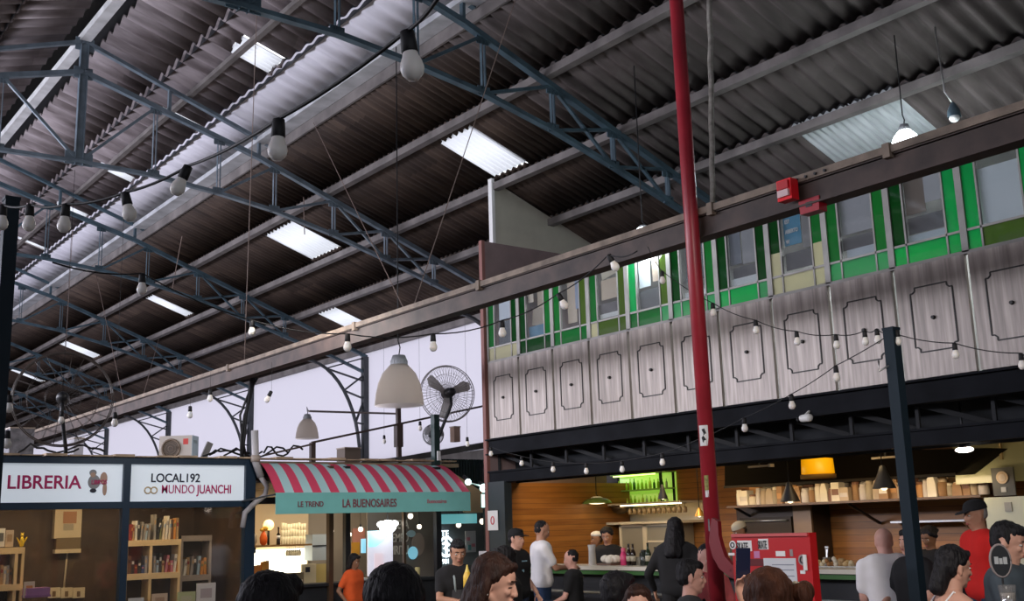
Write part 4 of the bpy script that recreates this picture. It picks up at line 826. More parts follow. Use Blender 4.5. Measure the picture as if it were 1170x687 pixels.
# shelves
m_pine = mat('pale pine board', (.80, .58, .30), .5, var=.12)
m_grey_w = mat('grey lacquer board', (.34, .28, .23), .5)
def shelf_unit(name, lab_, px0, px1, tops, Y, m, d=.30, uprights=(), dividers=()):
    xa, xb = k(px0, 620, Y).x, k(px1, 620, Y).x; t = thing(name, lab_, 'bookcase', ((xa+xb)/2, Y, 0))
    zt = k((px0+px1)/2, tops[0], Y).z
    for u in (xa, xb-.035): obj('side_panel', MB().box((u, Y, 0), (u+.035, Y+d, zt)), m, t)
    for u in uprights: X = k(u, 620, Y).x; obj('divider', MB().box((X-.02, Y, 0), (X+.02, Y+d, zt)), m, t)
    zz = []
    for p in tops: z = k((px0+px1)/2, p, Y).z; obj('shelf_board', MB().box((xa, Y-.004, z-.085), (xb, Y+d, z)), m, t); zz.append(z)
    obj('base_board', MB().box((xa, Y, 0), (xb, Y+d, .1)), m, t)
    obj('back_panel', MB().box((xa, Y+d, 0), (xb, Y+d+.01, zt)), mat('bookcase back', (.03, .018, .010), .6), t)
    return xa, xb, zz
U1 = shelf_unit('bookcase', 'pale pine bookcase in the right bookshop window', 144, 207, (617, 655), 16.35, m_pine, uprights=(173,))
U2 = shelf_unit('bookcase', 'grey bookcase beside the pine one in the right bookshop window', 207, 242, (612, 657), 16.5, m_grey_w)
U3 = shelf_unit('bookcase', 'pine bookcase cut by the left edge of the picture', -6, 29, (626, 668), 16.35, m_pine, uprights=(20,))
BC = [('dark red', (.25, .03, .03)), ('cream', (.62, .52, .38)), ('grey', (.28, .26, .24)), ('navy', (.03, .05, .14)), ('black', (.03, .03, .03)), ('orange', (.60, .24, .05)), ('pale blue', (.32, .42, .50)), ('tan', (.42, .27, .13)), ('pink', (.55, .18, .22)), ('white', (.68, .64, .56)), ('olive', (.20, .20, .08)), ('brown', (.16, .08, .04))]
BP = None
def book(x, y, z, w, h, d, ci, lab_, grp, tilt=0):
    nm, c = BC[ci]; t = thing('book', lab_, 'book', (x, y, z), 0, grp); mm = mat('book cover '+nm, c, .5)
    cov = MB().box((0, 0, 0), (.004, d, h)).box((w-.004, 0, 0), (w, d, h)).box((0, -.003, 0), (w, .003, h)); pg = MB().box((.004, .003, .004), (w-.004, d-.005, h-.006)); lb = MB().box((w*.15, -.0045, h*.60), (w*.85, -.003, h*.78))
    m = Matrix.Translation((x, y, z)) @ Matrix.Rotation(R(tilt), 4, 'Y')
    obj('cover', cov.xf(m), mm, t); obj('pages', pg.xf(m), mat('book pages', (.6, .52, .38), .8), t); obj('spine_label', lb.xf(m), mat('book cover '+BC[(ci+5) % 12][0], BC[(ci+5) % 12][1], .5), t)
rr = random.Random(31)
def shelf_books(px0, px1, z, Y, where, n, hs, order, tilt=True):
    xa, xb = k(px0, 620, Y).x, k(px1, 620, Y).x; x = xa; st = (xb-xa)/n; cnt = {}
    for i in range(n):
        w = st*rr.uniform(.72, .92); h = rr.uniform(*hs); ci = order[i % len(order)]
        tl = rr.choice([0, 0, 0, 5, 8]) if tilt else 0
        book(x, Y+.03, z+.002, w, h, .16, ci, '%s book, %s %s' % (BC[ci][0], ORD[i], where), 'books '+where, tl); x += st
shelf_books(149, 172, U1[2][0], 16.35, 'from left on top of the pine bookcase, left half', 8, (.22, .30), [0, 7, 9, 4, 2, 2, 6, 2])
shelf_books(176, 205, U1[2][0], 16.35, 'from left on top of the pine bookcase, right half', 9, (.27, .37), [2, 4, 10, 1, 9, 1, 11, 5, 7])
shelf_books(148, 171, U1[2][1], 16.35, 'from left, lower shelf of the pine bookcase, left bay', 6, (.10, .26), [11, 4, 0, 4, 3, 2], False)
shelf_books(177, 206, U1[2][1], 16.35, 'from left, lower shelf of the pine bookcase, right bay', 9, (.14, .28), [2, 6, 4, 7, 8, 0, 8, 9, 5])
shelf_books(211, 238, U2[2][1], 16.5, 'from left inside the grey bookcase', 7, (.20, .30), [9, 7, 2, 4, 6, 5, 5])
shelf_books(0, 17, U3[2][1], 16.35, 'from left on the bookcase at the left edge', 5, (.12, .27), [10, 7, 1, 2, 11], False)
def cover_face(px0, py0, px1, py1, Y, col, lab_, mark, nm='display_book', cat='book'):
    a, b = k(px0, py0, Y), k(px1, py1, Y); t = thing(nm, lab_, cat, ((a.x+b.x)/2, Y, b.z)); mm = mat('dc'+lab_[:14], col, .5)
    obj('cover', MB().box((a.x, Y, b.z), (b.x, Y+.02, a.z)), mm, t); obj('pages', MB().box((a.x+.004, Y+.003, b.z+.004), (b.x-.002, Y+.018, a.z-.004)), m_paper, t)
    obj('cover_picture', MB().box((a.x+(b.x-a.x)*.2, Y-.003, b.z+(a.z-b.z)*.3), (a.x+(b.x-a.x)*.8, Y, b.z+(a.z-b.z)*.75)), mat('dm'+lab_[:14], mark, .5), t)
Z3 = U3[2][0]
cover_face(-2, 604, 5, 625, 16.4, (.62, .60, .56), 'white display book standing at the left edge on the pine bookcase', (.1, .1, .1))
cover_face(7, 606, 15, 625, 16.42, (.42, .34, .27), 'pale brown book standing beside the yellow figurine', (.3, .2, .12))
cover_face(225, 667, 246, 690, 16.2, (.70, .69, .72), 'white poster card leaning before the grey bookcase', (.45, .40, .44), 'display_card', 'card')
cover_face(203, 677, 223, 695, 16.2, (.45, .50, .28), 'pale green display card before the pine bookcase', (.5, .5, .35), 'display_card', 'card')
cover_face(174, 679, 191, 695, 16.2, (.58, .46, .36), 'cream display book standing low under the pine bookcase', (.40, .28, .2))
cover_face(147, 684, 164, 700, 16.2, (.62, .66, .74), 'pale blue white display book low at the left of the pine bookcase', (.35, .4, .5))
cover_face(28, 665, 39, 683, 16.2, (.60, .56, .48), 'small book with a portrait beside the purple box', (.45, .22, .08))
a = k(22, 625, 16.42); t = thing('yellow_figurine', 'glossy yellow winged figurine on the left bookcase', 'figurine', (a.x+.02, 16.42, Z3)); my = mat('glossy yellow', (.75, .52, .02), .2, .3)
b = Vector((a.x+.03, 16.42, Z3)); obj('body', MB().caps(b+Vector((0, 0, .03)), .03, b+Vector((0, 0, .12)), .022).ell(b+Vector((0, 0, .16)), (.022, .022, .026)).caps(b+Vector((-.01, 0, .17)), .007, b+Vector((-.018, 0, .20)), .003).caps(b+Vector((.01, 0, .17)), .007, b+Vector((.018, 0, .20)), .003), my, t)
for s in (-1, 1): obj('wing', MB().caps(b+Vector((s*.02, .01, .05)), .014, b+Vector((s*.065, .01, .13)), .006), my, t)
a = k(30, 681, 16.15); b2 = k(56, 700, 16.15); t = thing('purple_box', 'lilac purple gift box at the foot of the left bookshop window', 'box', (a.x, 16.15, b2.z)); obj('box_body', MB().box((a.x, 16.15, 0.9), (b2.x, 16.35, a.z)), mat('lilac purple', (.33, .16, .38), .5), t); obj('lid', MB().box((a.x-.01, 16.14, a.z-.03), (b2.x+.01, 16.36, a.z)), mat('darker lilac', (.24, .11, .30), .5), t)
# tall display table so that low things rest on something
t = thing('display_table', 'dark display table running below the bookshop windows', 'table', (4.5, 16.2, 0)); obj('table_top', MB().box((x0+.1, 16.06, .52), (x1-.1, 16.34, .56)), m_kint, t)
for X in (x0+.2, 4.5, x1-.2): obj('leg', MB().box((X-.03, 16.1, 0), (X+.03, 16.16, .52)), m_kint, t)
# meter box, sockets and cable on the back wall
Yb = KY+1.98
a, b = k(63, 582, Yb-.1), k(92, 615, Yb-.1); t = thing('electric_panel', 'white electric panel with a tinted cover high on the bookshop wall', 'electric box', ((a.x+b.x)/2, Yb-.1, b.z))
obj('housing', MB().box((a.x, Yb-.12, b.z), (b.x, Yb+.01, a.z)), mat('warm white plastic', (.66, .56, .40), .4), t)
a2, b2 = k(64, 615, Yb-.1), k(91, 631, Yb-.1); obj('tinted_cover', MB().box((a2.x, Yb-.13, b2.z+.05), (b2.x, Yb+.01, a2.z)), mat('smoked cover', (.20, .15, .09), .2), t); obj('lower_rim', MB().box((a2.x-.01, Yb-.13, b2.z-.01), (b2.x+.01, Yb+.01, b2.z+.05)), mat('warm white plastic', (.6, .5, .35)), t)
obj('warning_sticker', MB().box((a.x+.12, Yb-.125, a.z-.22), (b.x-.08, Yb-.12, a.z-.04)), mat('orange sticker', (.45, .22, .12), .6), t); obj('grey_sticker', MB().box((a.x+.13, Yb-.125, b.z+.12), (b.x-.12, Yb-.12, b.z+.22)), mat('grey sticker2', (.42, .38, .30), .6), t)
c0_ = k(77, 631, Yb); c1_ = k(73, 672, Yb); tag(obj('wall_cable', MB().tube([c0_, c0_.lerp(c1_, .5), c1_], .014), mat('cream cable', (.6, .5, .36), .5), origin=tuple(c1_)), 'cream cable running down from the electric panel', 'cable')
for (pa, pb, lab_) in ((55, 68, 'cream wall socket, left of three under the electric panel'), (69.5, 82, 'cream wall socket, middle of three with the cable entering it'), (83, 96, 'cream wall socket, right of three under the electric panel')):
    a, b = k(pa, 672, Yb), k(pb, 683, Yb); t = thing('wall_socket', lab_, 'socket', ((a.x+b.x)/2, Yb, b.z), 0, 'wall sockets in the bookshop'); obj('plate', MB().box((a.x, Yb-.03, b.z), (b.x, Yb+.01, a.z)), mat('cream plastic', (.62, .52, .36), .4), t); obj('switch', MB().box(((a.x+b.x)/2-.03, Yb-.035, b.z+.02), ((a.x+b.x)/2+.02, Yb-.03, b.z+.10)), mat('brown switch', (.16, .10, .05), .4), t)
a, b = k(30, 690, Yb), k(120, 690, Yb)
# air conditioner on the kiosk roof
c = k(203, 508, 17.0); Z = c.z; t = thing('air_conditioner', 'air conditioner outdoor unit standing on the bookshop roof', 'air conditioner', (c.x, 17.0, 2.64)); 
tw, th_ = .52, .42
m_ = Matrix.Translation((c.x+.02, 17.0, 2.70)) @ Matrix.Rotation(R(-40), 4, 'Z')
obj('casing', MB().box((-.26, -.15, 0), (.26, .15, .38)).xf(m_), mat('aged beige casing', (.52, .47, .42), .5), t)
obj('feet', MB().box((-.2, -.16, -.06), (-.16, .16, 0)).box((.16, -.16, -.06), (.2, .16, 0)).xf(m_), m_grey_w, t)
mb = MB(); mb.tube([(-.07+.14*math.cos(a*PI/10), -.16, .18+.14*math.sin(a*PI/10)) for a in range(21)], .018, 6)
for r_ in (.04, .08, .11): mb.tube([(-.07+r_*math.cos(a*PI/8), -.156, .18+r_*math.sin(a*PI/8)) for a in range(17)], .006, 5)
obj('fan_grille', mb.xf(m_), mat('brown grille', (.20, .15, .11), .5), t); obj('fan_recess', MB().cyl((-.07, -.151, .18), (-.07, -.156, .18), .135, n=24).xf(m_), mat('dark grille recess', (.10, .08, .065), .7), t)
obj('red_badge', MB().box((.12, -.153, .24), (.20, -.15, .33)).xf(m_), mat('red badge', (.6, .06, .05), .5), t); obj('side_cover', MB().box((.258, -.15, 0), (.264, .15, .38)).xf(m_), mat('pale blue side', (.45, .58, .66), .4), t)
obj('side_handle', MB().box((.264, -.08, .26), (.27, .06, .31)).xf(m_), mat('handle grey', (.3, .38, .42), .5), t)
a, b = k(229, 522, 17.2), k(240, 506, 17.2); a.z = 2.64
t = thing('leaning_board', 'grey slanting board on the roof right of the air conditioner', 'board', tuple(a)); obj('board', MB().bar(a, b, .05, .10, (1, 0, 0)), mat('grey board', (.26, .25, .25), .7), t)
# bent white drain pipe between the shops
pp = [(291, 492), (292, 528), (298, 545), (305, 556), (303, 566), (290, 576), (280, 586), (277, 603)]
pts = [k(px, py, 15.75) for px, py in pp]; t = thing('drain_pipe', 'bent pale plastic pipe running down between the two kiosks', 'pipe', tuple(pts[-1])); obj('pipe', MB().tube(pts[:3], .055, 10).tube(pts[2:], .04, 10), mat('aged white pipe', (.42, .40, .40), .5), t); obj('collar', MB().cyl(pts[1], pts[1]+Vector((0, 0, .10)), .07, n=12), m_grey_w, t); obj('strap', MB().bar(pts[-2], pts[-2]+Vector((0, .3, 0)), .04, .02), m_black, t)
# clutter of cables and sheets on the kiosk roofs
rr = random.Random(4)
for q, (pa, pb, py) in enumerate(((230, 285, 522), (240, 300, 520), (255, 330, 521), (60, 120, 520), (20, 90, 517), (300, 345, 518))):
    a, b = k(pa, py, 16.6), k(pb, py-4, 16.6); pts = [a.lerp(b, i/10)+Vector((0, rr.uniform(-.05, .05), .12*math.sin(i/10*PI*(1+q % 3))*rr.uniform(.4, 1))) for i in range(11)]
    tag(obj('loose_cable', MB().tube(pts, .016, 6), m_cable, origin=tuple(pts[0])), 'loose black cable lying on the kiosk roofs, %s from the left' % ['third', 'fourth', 'fifth', 'second', 'first', 'sixth'][q], 'cable', 'loose cables on the kiosk roofs')
pts = [k(px, py, 16.4) for px, py in ((288, 432), (285, 450), (281, 475), (279, 500), (276, 522))]
for q in range(3): tag(obj('cable_bundle', MB().tube([p+Vector((.05*q*math.sin(i*1.3+q), 0, 0)) for i, p in enumerate(pts)], .028-.005*q, 6), m_cable, origin=tuple(pts[-1])), 'thick black cables hanging behind the drain pipe down to the roof, '+['thickest', 'middle', 'thinnest'][q]+' strand', 'cable', 'cable bundle')
def polybox(nm, lab_, cat, px0, py0, px1, py1, Y, d, mm, hh=None):
    a, b = k(px0, py0, Y), k(px1, py1, Y); b.z = min(b.z, 2.64) if hh is None else b.z; t = thing(nm, lab_, cat, ((a.x+b.x)/2, Y, b.z)); obj('body', MB().box((a.x, Y, b.z), (b.x, Y+d, a.z)), mm, t); obj('rim', MB().box((a.x-.01, Y-.01, a.z-.02), (b.x+.01, Y+d+.01, a.z)), m_grey_w, t); return t
polybox('roof_box', 'brown box on the kiosk roof before the white wall', 'box', 394, 511, 412, 525, 17.4, .3, mat('brown box', (.13, .10, .08), .7))
polybox('roof_box', 'pale white box at the far left of the kiosk roofs', 'box', 85, 500, 95, 519, 17.2, .3, mat('pale box', (.5, .5, .55), .7))
polybox('roof_box', 'grey crumpled sheet pile at the left end of the kiosk roofs', 'box', 12, 488, 38, 520, 17.2, .4, mat('grey tarp', (.18, .18, .20), .8, var=.5, vscale=8))
polybox('post_box', 'small brown bird box like crate by the far fan', 'box', 519, 487, 526, 505, 17.6, .15, mat('weathered brown', (.30, .20, .15), .7), hh=1)
# rails and posts on the awning kiosk roof
m_rust = mat('dark rusty post', (.055, .035, .03), .6)
def bar_thing(nm, lab_, cat, a, b, w, h, mm, grp=None, extra=None):
    t = thing(nm, lab_, cat, tuple(a), 0, grp); obj('bar', MB().bar(a, b, w, h, (0, 1, 0) if abs((b-a).normalized().z) > .7 else (0, 0, 1)), mm, t); return t
a = k(455, 465, 16.5); b = k(456, 525, 16.5); b.z = 2.62; t = bar_thing('rail_post', 'dark rusty roof post under the big dome lamp', 'post', b, a, .07, .07, m_rust, 'roof rail posts'); obj('sleeve', MB().box((a.x-.06, 16.44, 2.95), (a.x+.06, 16.56, 3.35)), m_rust, t)
a = k(357, 506, 16.5); b = k(357, 525, 16.5); b.z = 2.62; t = bar_thing('rail_post', 'short dark roof post above the left part of the awning', 'post', b, a, .08, .08, m_rust, 'roof rail posts')
a = k(356, 506, 16.45); b = k(553, 464, 16.45); b = a.lerp(b, 1); t = bar_thing('sloping_rail', 'thin dark rail rising to the right above the awning', 'rail', a, b, .035, .035, m_rust)
a = k(353, 470, 21); b = k(456, 473, 21); t = bar_thing('lamp_rail', 'thin horizontal rail carrying the small milky lamp', 'rail', a, b, .04, .04, mat('grey rail', (.16, .13, .12), .6)); 
obj('upright', MB().bar((b.x, 21, 2.7), b, .05, .05, (0, 1, 0)), m_rust, t)
a = k(300, 521, 16.6); b = k(356, 508, 16.45); bar_thing('roof_strut', 'thin dark strut rising to the short roof post', 'rail', a, b, .03, .03, m_rust)
# wall fan
def cage_fan(c, r, facing, lab_, mcage, mhub, tilt=0, foot=None, post=None, blades=True):
    t = thing('cage_fan', lab_, 'fan', tuple(c)); m = Matrix.Translation(c) @ Matrix.Rotation(facing, 4, 'Z') @ Matrix.Rotation(tilt, 4, 'Y')
    mb = MB()
    for (rr_, xx) in ((1, 0), (.97, .05), (.97, -.05)): mb.tube([(xx, r*rr_*math.cos(a*PI/20), r*rr_*math.sin(a*PI/20)) for a in range(41)], .008, 5)
    for s in (1, -1):
        for q in range(48):
            a = q*PI/24; (q % 2 == 0 or blades) and mb.tube([(s*.12, .07*math.cos(a), .07*math.sin(a)), (s*.10, r*.6*math.cos(a+.1), r*.6*math.sin(a+.1)), (s*.03, r*.98*math.cos(a+.12), r*.98*math.sin(a+.12))], .0035, 4)
        for q in (.35, .7): mb.tube([(s*(.12-.03*q), r*q*math.cos(a*PI/12), r*q*math.sin(a*PI/12)) for a in range(25)], .0035, 4)
    obj('cage', mb.xf(m), mcage, t)
    if blades:
        for q in range(3):
            a = q*2*PI/3+.4; mb = MB(); vs = []
            for s in (0, 1):
                for (u, v) in ((.06, -.04), (.3*r/.4*1.0, -.10), (r*.86, -.09), (r*.9, .02), (r*.7, .10), (.06, .05)): vs.append((.02*(1 if v > 0 else -1)+s*.006, u*math.cos(a)-v*math.sin(a), u*math.sin(a)+v*math.cos(a)))
            mb.add(vs, [(0, 1, 2, 3, 4, 5), (11, 10, 9, 8, 7, 6)]+[(i, (i+1) % 6, 6+(i+1) % 6, 6+i) for i in range(6)]); obj('blade', mb.xf(m), mat('fan blade grey', (.62, .60, .60), .5), t)
    obj('hub', MB().cyl((-.1, 0, 0), (.16, 0, 0), .085, .075, 16).xf(m), mhub, t); obj('motor', MB().caps((.12, 0, 0), .09, (.26, 0, 0), .075, 14).xf(m), mhub, t)
    if post is not None: obj('stand_arm', MB().tube([m @ Vector((.2, 0, -.05)), m @ Vector((.22, 0, -.22)), Vector(post)+Vector((0, 0, .1)), Vector(post)], .028), mhub, t)
    return t
toc = math.atan2(-15, -8)
c = k(511, 450, 15.9); cage_fan(c, .50, toc+.2, 'large round cage fan on a post in front of the white wall', mat('pale cage wire', (.36, .34, .34), .4), m_black, .0, post=(k(500, 486, 15.9).x, 15.9, 2.95))
c = k(495, 497, 17.6); cage_fan(c, .2, toc, 'small grey fan seen edge on behind the large cage fan', mat('cage grey', (.3, .3, .31), .4), m_dark, post=(c.x+.1, 17.6, 2.64), blades=True)
a = k(497, 474, 15.9); b = Vector((a.x, 15.9, 2.6)); bar_thing('fan_post', 'dark green post carrying the large cage fan', 'post', b, a, .11, .11, mat('dark green post', (.02, .05, .045), .4))
c = k(72, 456, 15.8); cage_fan(c, .66, toc+.2, 'large dark cage fan on the bookshop roof at the left, seen against the dark roof', mat('dark cage wire', (.045, .035, .03), .4), m_black, blades=False, post=(c.x+.1, 15.9, 2.66))
# ================================================================== AWNING KIOSK
ax0, ax1 = k(293, 527).x, k(500, 528).x
AY = 14.8; bx0, bx1 = k(315, 565, AY).x, k(537, 565, AY).x
t = thing('awning', 'red and pale blue striped awning with a teal lettered valance', 'awning', (ax0, KY, 2.6))
NS = 11.5; PIT = (ax1-ax0)/NS*2/2
m_as = mat('awning red', (.66, .06, .13), .85); m_ab = mat('awning pale blue', (.42, .64, .66), .85)
zt_, zb_ = 2.60, 2.10
def aw(u, v):          # u along, v down
    xa = ax0+(ax1-ax0)*u; xb = bx0+(bx1-bx0)*u; s = v; bow = .07*math.sin(PI*v)
    return Vector((xa+(xb-xa)*s, KY-.12+(AY-KY+.12)*s, zt_+(zb_-zt_)*s**1.25+bow*.4))
nst = 23; mbr, mbb = MB(), MB()
for q in range(nst):
    u0_, u1_ = q/nst, (q+1)/nst; mb = mbr if q % 2 == 0 else mbb; vs = []
    for i in range(9):
        for u in (u0_, u1_): p = aw(u, i/8); vs += [p, p-Vector((0, 0, .012))]
    fs = []
    for i in range(8): b = i*4; fs += [(b, b+2, b+6, b+4), (b+1, b+5, b+7, b+3)]
    mb.add(vs, fs)
obj('red_stripes', mbr, m_as, t); obj('pale_blue_stripes', mbb, m_ab, t)
m_teal = mat('teal awning cloth', (.19, .50, .47), .85, var=.06)
obj('valance', MB().box((bx0, AY-.008, 1.80), (bx1, AY+.004, 2.105)), m_teal, t)
a_, b_, c_, d_ = [k(px, py, 15.95) for px, py in ((500, 529), (556, 566), (556, 586), (530, 586))]
tb_ = tag(obj('tan_side_board', MB().prism([(p.x, p.z) for p in (a_, b_, c_, d_)], 15.93, 15.96, lambda u, v, h: (u, h, v)), mat('tan board', (.52, .34, .20), .8), origin=tuple(a_)), 'tan triangular board at the right end of the striped awning', 'board')
for X in (bx0, bx1): obj('support_arm', MB().bar((X, AY, 2.08), (X-.03, KY, 2.02), .025, .025), m_black, t)
m_awt = mat('dark red brown lettering', (.20, .05, .07), .7)
text('valance_lettering', 'LA BUENOSAIRES', .17, m_awt, Vector((k(391, 580, AY-.012).x, AY-.012, 1.885)), EX, EZ, t, xs=.72)
text('valance_lettering', 'LE TREND', .11, m_awt, Vector((k(340, 580, AY-.012).x, AY-.012, 1.90)), EX, EZ, t, xs=.85)
text('valance_lettering', 'Buenosaires', .09, mat('faded pink lettering', (.40, .16, .19), .7), Vector((k(488, 578, AY-.012).x, AY-.012, 1.93)), EX, EZ, t, xs=.85)
# frame
t = thing('kiosk_frame', 'black posts and counter front of the kiosk under the striped awning', 'kiosk', (ax0, KY, 0))
for px, w_, mm in ((396, .085, m_black), (500, .10, m_black), (377, .075, mat('bronze post', (.10, .065, .04), .4, .4)), (556, .06, m_black)): X = k(px, 620, 15.6).x; obj('post', MB().box((X-w_/2, 15.55, 0), (X+w_/2, 15.65, 2.55)), mm, t)
X = k(462, 620, 16.0).x; obj('post', MB().box((X-.02, 15.98, 0), (X+.02, 16.04, 2.5)), mat('bronze post', (.1, .065, .04)), t)
obj('lintel', MB().box((ax0-.15, KY-.12, 1.98), (11.0, KY-.02, 2.08)), m_black, t); obj('counter_front', MB().box((ax0, 15.62, 0), (k(500, 620, 15.6).x, 15.7, .72)), m_dark, t); obj('counter_top', MB().box((ax0, 15.56, .72), (k(500, 620, 15.6).x, 16.0, .76)), m_dark, t)
struct('wall_kiosk_left', MB().box((x1+.03, KY, 0), (x1+.06, KY+2.2, 2.58)), m_cream)
mwb = mat('kiosk warm grey wall', (.30, .26, .22), .7)
struct('wall_kiosk_back', MB().box((x1, KY+2.0, 0), (11.2, KY+2.06, 2.58)), mwb); struct('wall_kiosk_cream', MB().box((k(281, 640).x, KY+1.9, 0), (k(352, 640, KY+1.9).x, KY+1.94, 2.5)), mat('warm cream wall', (.62, .50, .34), .7))
struct('wall_kiosk_right', MB().box((k(500, 640, KY+1.2).x, KY+1.2, 0), (k(562, 640, KY+1.2).x, KY+1.26, 2.4)), mat('cool grey wall', (.14, .17, .18), .6))
struct('ceiling_kiosk', MB().box((x1+.06, KY+.03, 2.3), (11.2, KY+2.0, 2.34)), mwb)
# corrugated dark shutter right of the awning
mb = MB(); X0, X1 = k(505, 550, 16.3).x, 12.6; n = 60
for q in range(n): xx = X0+(X1-X0)*q/n; mb.box((xx, 16.3-(.03 if q % 2 else 0), 2.0), (xx+(X1-X0)/n, 16.34, 2.74))
tag(obj('corrugated_screen', mb, mat('black green corrugated steel', (.018, .03, .032), .4, .3), origin=(X0, 16.3, 0)), 'dark ribbed metal screen between the awning and the green windowed building', 'screen')
tag(obj('crumpled_sheet', MB().prism([(p_.x, p_.z) for p_ in (k(420, 527), k(480, 519), k(553, 506), k(610, 496), k(610, 504), k(553, 513), k(480, 525), k(420, 529))], 16.2, 16.5, lambda u, v, h: (u, h, v)), mat('dark crumpled sheet', (.06, .06, .06), .6, var=.5, bump=.6, bscale=8), origin=(X0, 16.3, 3)), 'dark sloping sheet lying over the ribbed screen', 'sheet')
c = k(501, 521, 15.8); tag(obj('small_tag', MB().box((c.x-.03, 15.78, c.z-.08), (c.x+.03, 15.8, c.z+.08)), m_paper, origin=tuple(c)), 'small white tag on the dark green fan post', 'tag')
# interior of the kiosk
def disp(px0, py0, px1, py1, Y, mm, lab_, nm, cat, d=.03, parts=()):
    a, b = k(px0, py0, Y), k(px1, py1, Y); t = thing(nm, lab_, cat, ((a.x+b.x)/2, Y, b.z)); obj('body', MB().box((a.x, Y, b.z), (b.x, Y+d, a.z)), mm, t)
    for n2, u0, v0, u1, v1, m2 in parts: W, H = b.x-a.x, a.z-b.z; obj(n2, MB().box((a.x+W*u0, Y-.01, a.z-H*v1), (a.x+W*u1, Y, a.z-H*v0)), m2, t)
    return t
Yi = 17.3
sa, sb = k(281, 624, Yi), k(352, 624, Yi); t = thing('glass_shelf', 'dark shelf of lamps and glasses in the lit kiosk', 'shelf', (sa.x, Yi, sa.z)); obj('shelf_board', MB().box((sa.x, Yi-.15, sa.z-.03), (sb.x, KY+1.9, sa.z)), mat('shelf brown', (.25, .14, .05), .4), t); obj('bracket', MB().box((sa.x+.1, Yi-.1, sa.z-.12), (sa.x+.13, KY+1.9, sa.z-.03)), m_black, t)
disp(281, 629, 350, 664, 17.7, emit('white light box', (1, .93, .70), 3.2), 'glaring white lit menu board in the kiosk', 'light_box', 'light box', .08)
disp(345, 645, 361, 687, 17.0, mat('cream door', (.66, .58, .40), .5), 'cream door leaf with a small dark heart', 'cream_door', 'door', .04, (('heart_mark', .25, .08, .55, .22, m_ink),))
t = disp(310, 656, 347, 672, 16.6, mat('brown counter sign', (.20, .15, .09), .6), 'brown counter sign with pale letters in the kiosk', 'counter_sign', 'sign', .04); text('sign_lettering', 'BUN', .17, mat('pale letters', (.6, .5, .35), .6), k(326, 672, 16.58), EX, EZ, t, xs=.9)
disp(357, 611, 374, 640, 17.4, mat('pale blue board', (.36, .42, .48), .5), 'pale blue grey cabinet between the posts of the kiosk', 'blue_cabinet', 'cabinet', .3, (('door_gap', 0, .42, 1, .46, m_dark),))
disp(361, 645, 373, 690, 17.4, mat('mustard board', (.45, .36, .14), .6), 'mustard yellow panel low behind the bronze post', 'mustard_panel', 'panel', .1)
disp(403, 604, 417, 622, 17.6, mat('salmon board', (.50, .22, .18), .6), 'salmon pink poster in the kiosk behind the black post', 'wall_poster', 'poster', .02)
disp(402, 620, 411, 634, 17.4, mat('amber board', (.55, .25, .02), .6), 'amber orange poster under the salmon one', 'wall_poster', 'poster', .02)
disp(413, 616, 418, 632, 17.2, emit('cyan screen', (.02, .55, .85), .9), 'narrow cyan screen edge beside the amber poster', 'cyan_panel', 'screen', .02)
a, b = k(420.5, 607, 16.3), k(449, 657, 16.3); t = thing('lit_screen', 'upright lit screen with a cyan top and pale pink picture', 'screen', ((a.x+b.x)/2, 16.3, .95)); obj('display', MB().box((a.x, 16.3, b.z), (b.x, 16.33, a.z)), emit('pale pink screen', (.50, .48, .62), .75), t)
W = b.x-a.x; H = a.z-b.z; obj('cyan_area', MB().prism([(a.x, a.z), (b.x-.02, a.z), (b.x-W*.35, a.z-H*.22), (a.x+W*.3, a.z-H*.36), (a.x, a.z-H*.36)], 16.29, 16.3, lambda u, v, h: (u, h, v)), emit('cyan picture', (.01, .62, .80), 1.0), t)
obj('pink_area', MB().box((a.x+W*.25, 16.295, b.z+.05), (a.x+W*.6, 16.3, b.z+H*.5)), emit('rose picture', (.62, .42, .50), .7), t); obj('screen_stand', MB().box((a.x+.1, 16.31, 0), (b.x-.1, 16.35, b.z)), m_dark, t)
struct('wall_kiosk_panel', MB().box((k(420, 640, 16.8).x, 16.8, 0), (k(498, 640, 16.8).x, 16.84, 2.3)), mat('brown grey panel', (.16, .14, .12), .6))
t = thing('wall_slogan', 'pale block lettering of three lines on the kiosk wall', 'lettering', tuple(k(471, 605, 16.78)))
for tx, py in (('RENUEVA', 604), ('TIEMPO', 619), ('ESPIRITU', 633)): text('text_line', tx, .21, mat('cream letters', (.62, .60, .52), .6), Vector((k(467, py, 16.78).x, 16.78, k(467, py, 16.78).z)), EX, EZ, t, xs=.62, align='RIGHT')
t = thing('round_wall_print', 'brown and blue bubble shaped print on the kiosk wall', 'print', tuple(k(476, 625, 16.75)))
c = k(478, 622, 16.75); obj('brown_bubble', MB().prism([(c.x+.13*math.cos(q*PI/10), c.z+.2*math.sin(q*PI/10)) for q in range(20)], 16.75, 16.76, lambda u, v, h: (u, h, v)), mat('bubble brown', (.30, .24, .20), .6), t)
c = k(472, 632, 16.74); obj('blue_bubble', MB().prism([(c.x+.10*math.cos(q*PI/10), c.z+.11*math.sin(q*PI/10)) for q in range(20)], 16.74, 16.75, lambda u, v, h: (u, h, v)), emit('blue glow print', (.02, .38, .55), .7), t)
c = k(470, 610, 16.74); obj('pale_bubble', MB().prism([(c.x+.09*math.cos(q*PI/10), c.z+.06*math.sin(q*PI/10)) for q in range(20)], 16.74, 16.75, lambda u, v, h: (u, h, v)), mat('bubble pale blue', (.30, .45, .50), .6), t)
t = thing('round_neon_sign', 'white glowing round badge sign with letters above and below', 'sign', tuple(k(510, 625, 17.1))); c = k(510, 625, 17.1); mn = emit('white neon', (.80, .93, 1), 2.2); mb = MB()
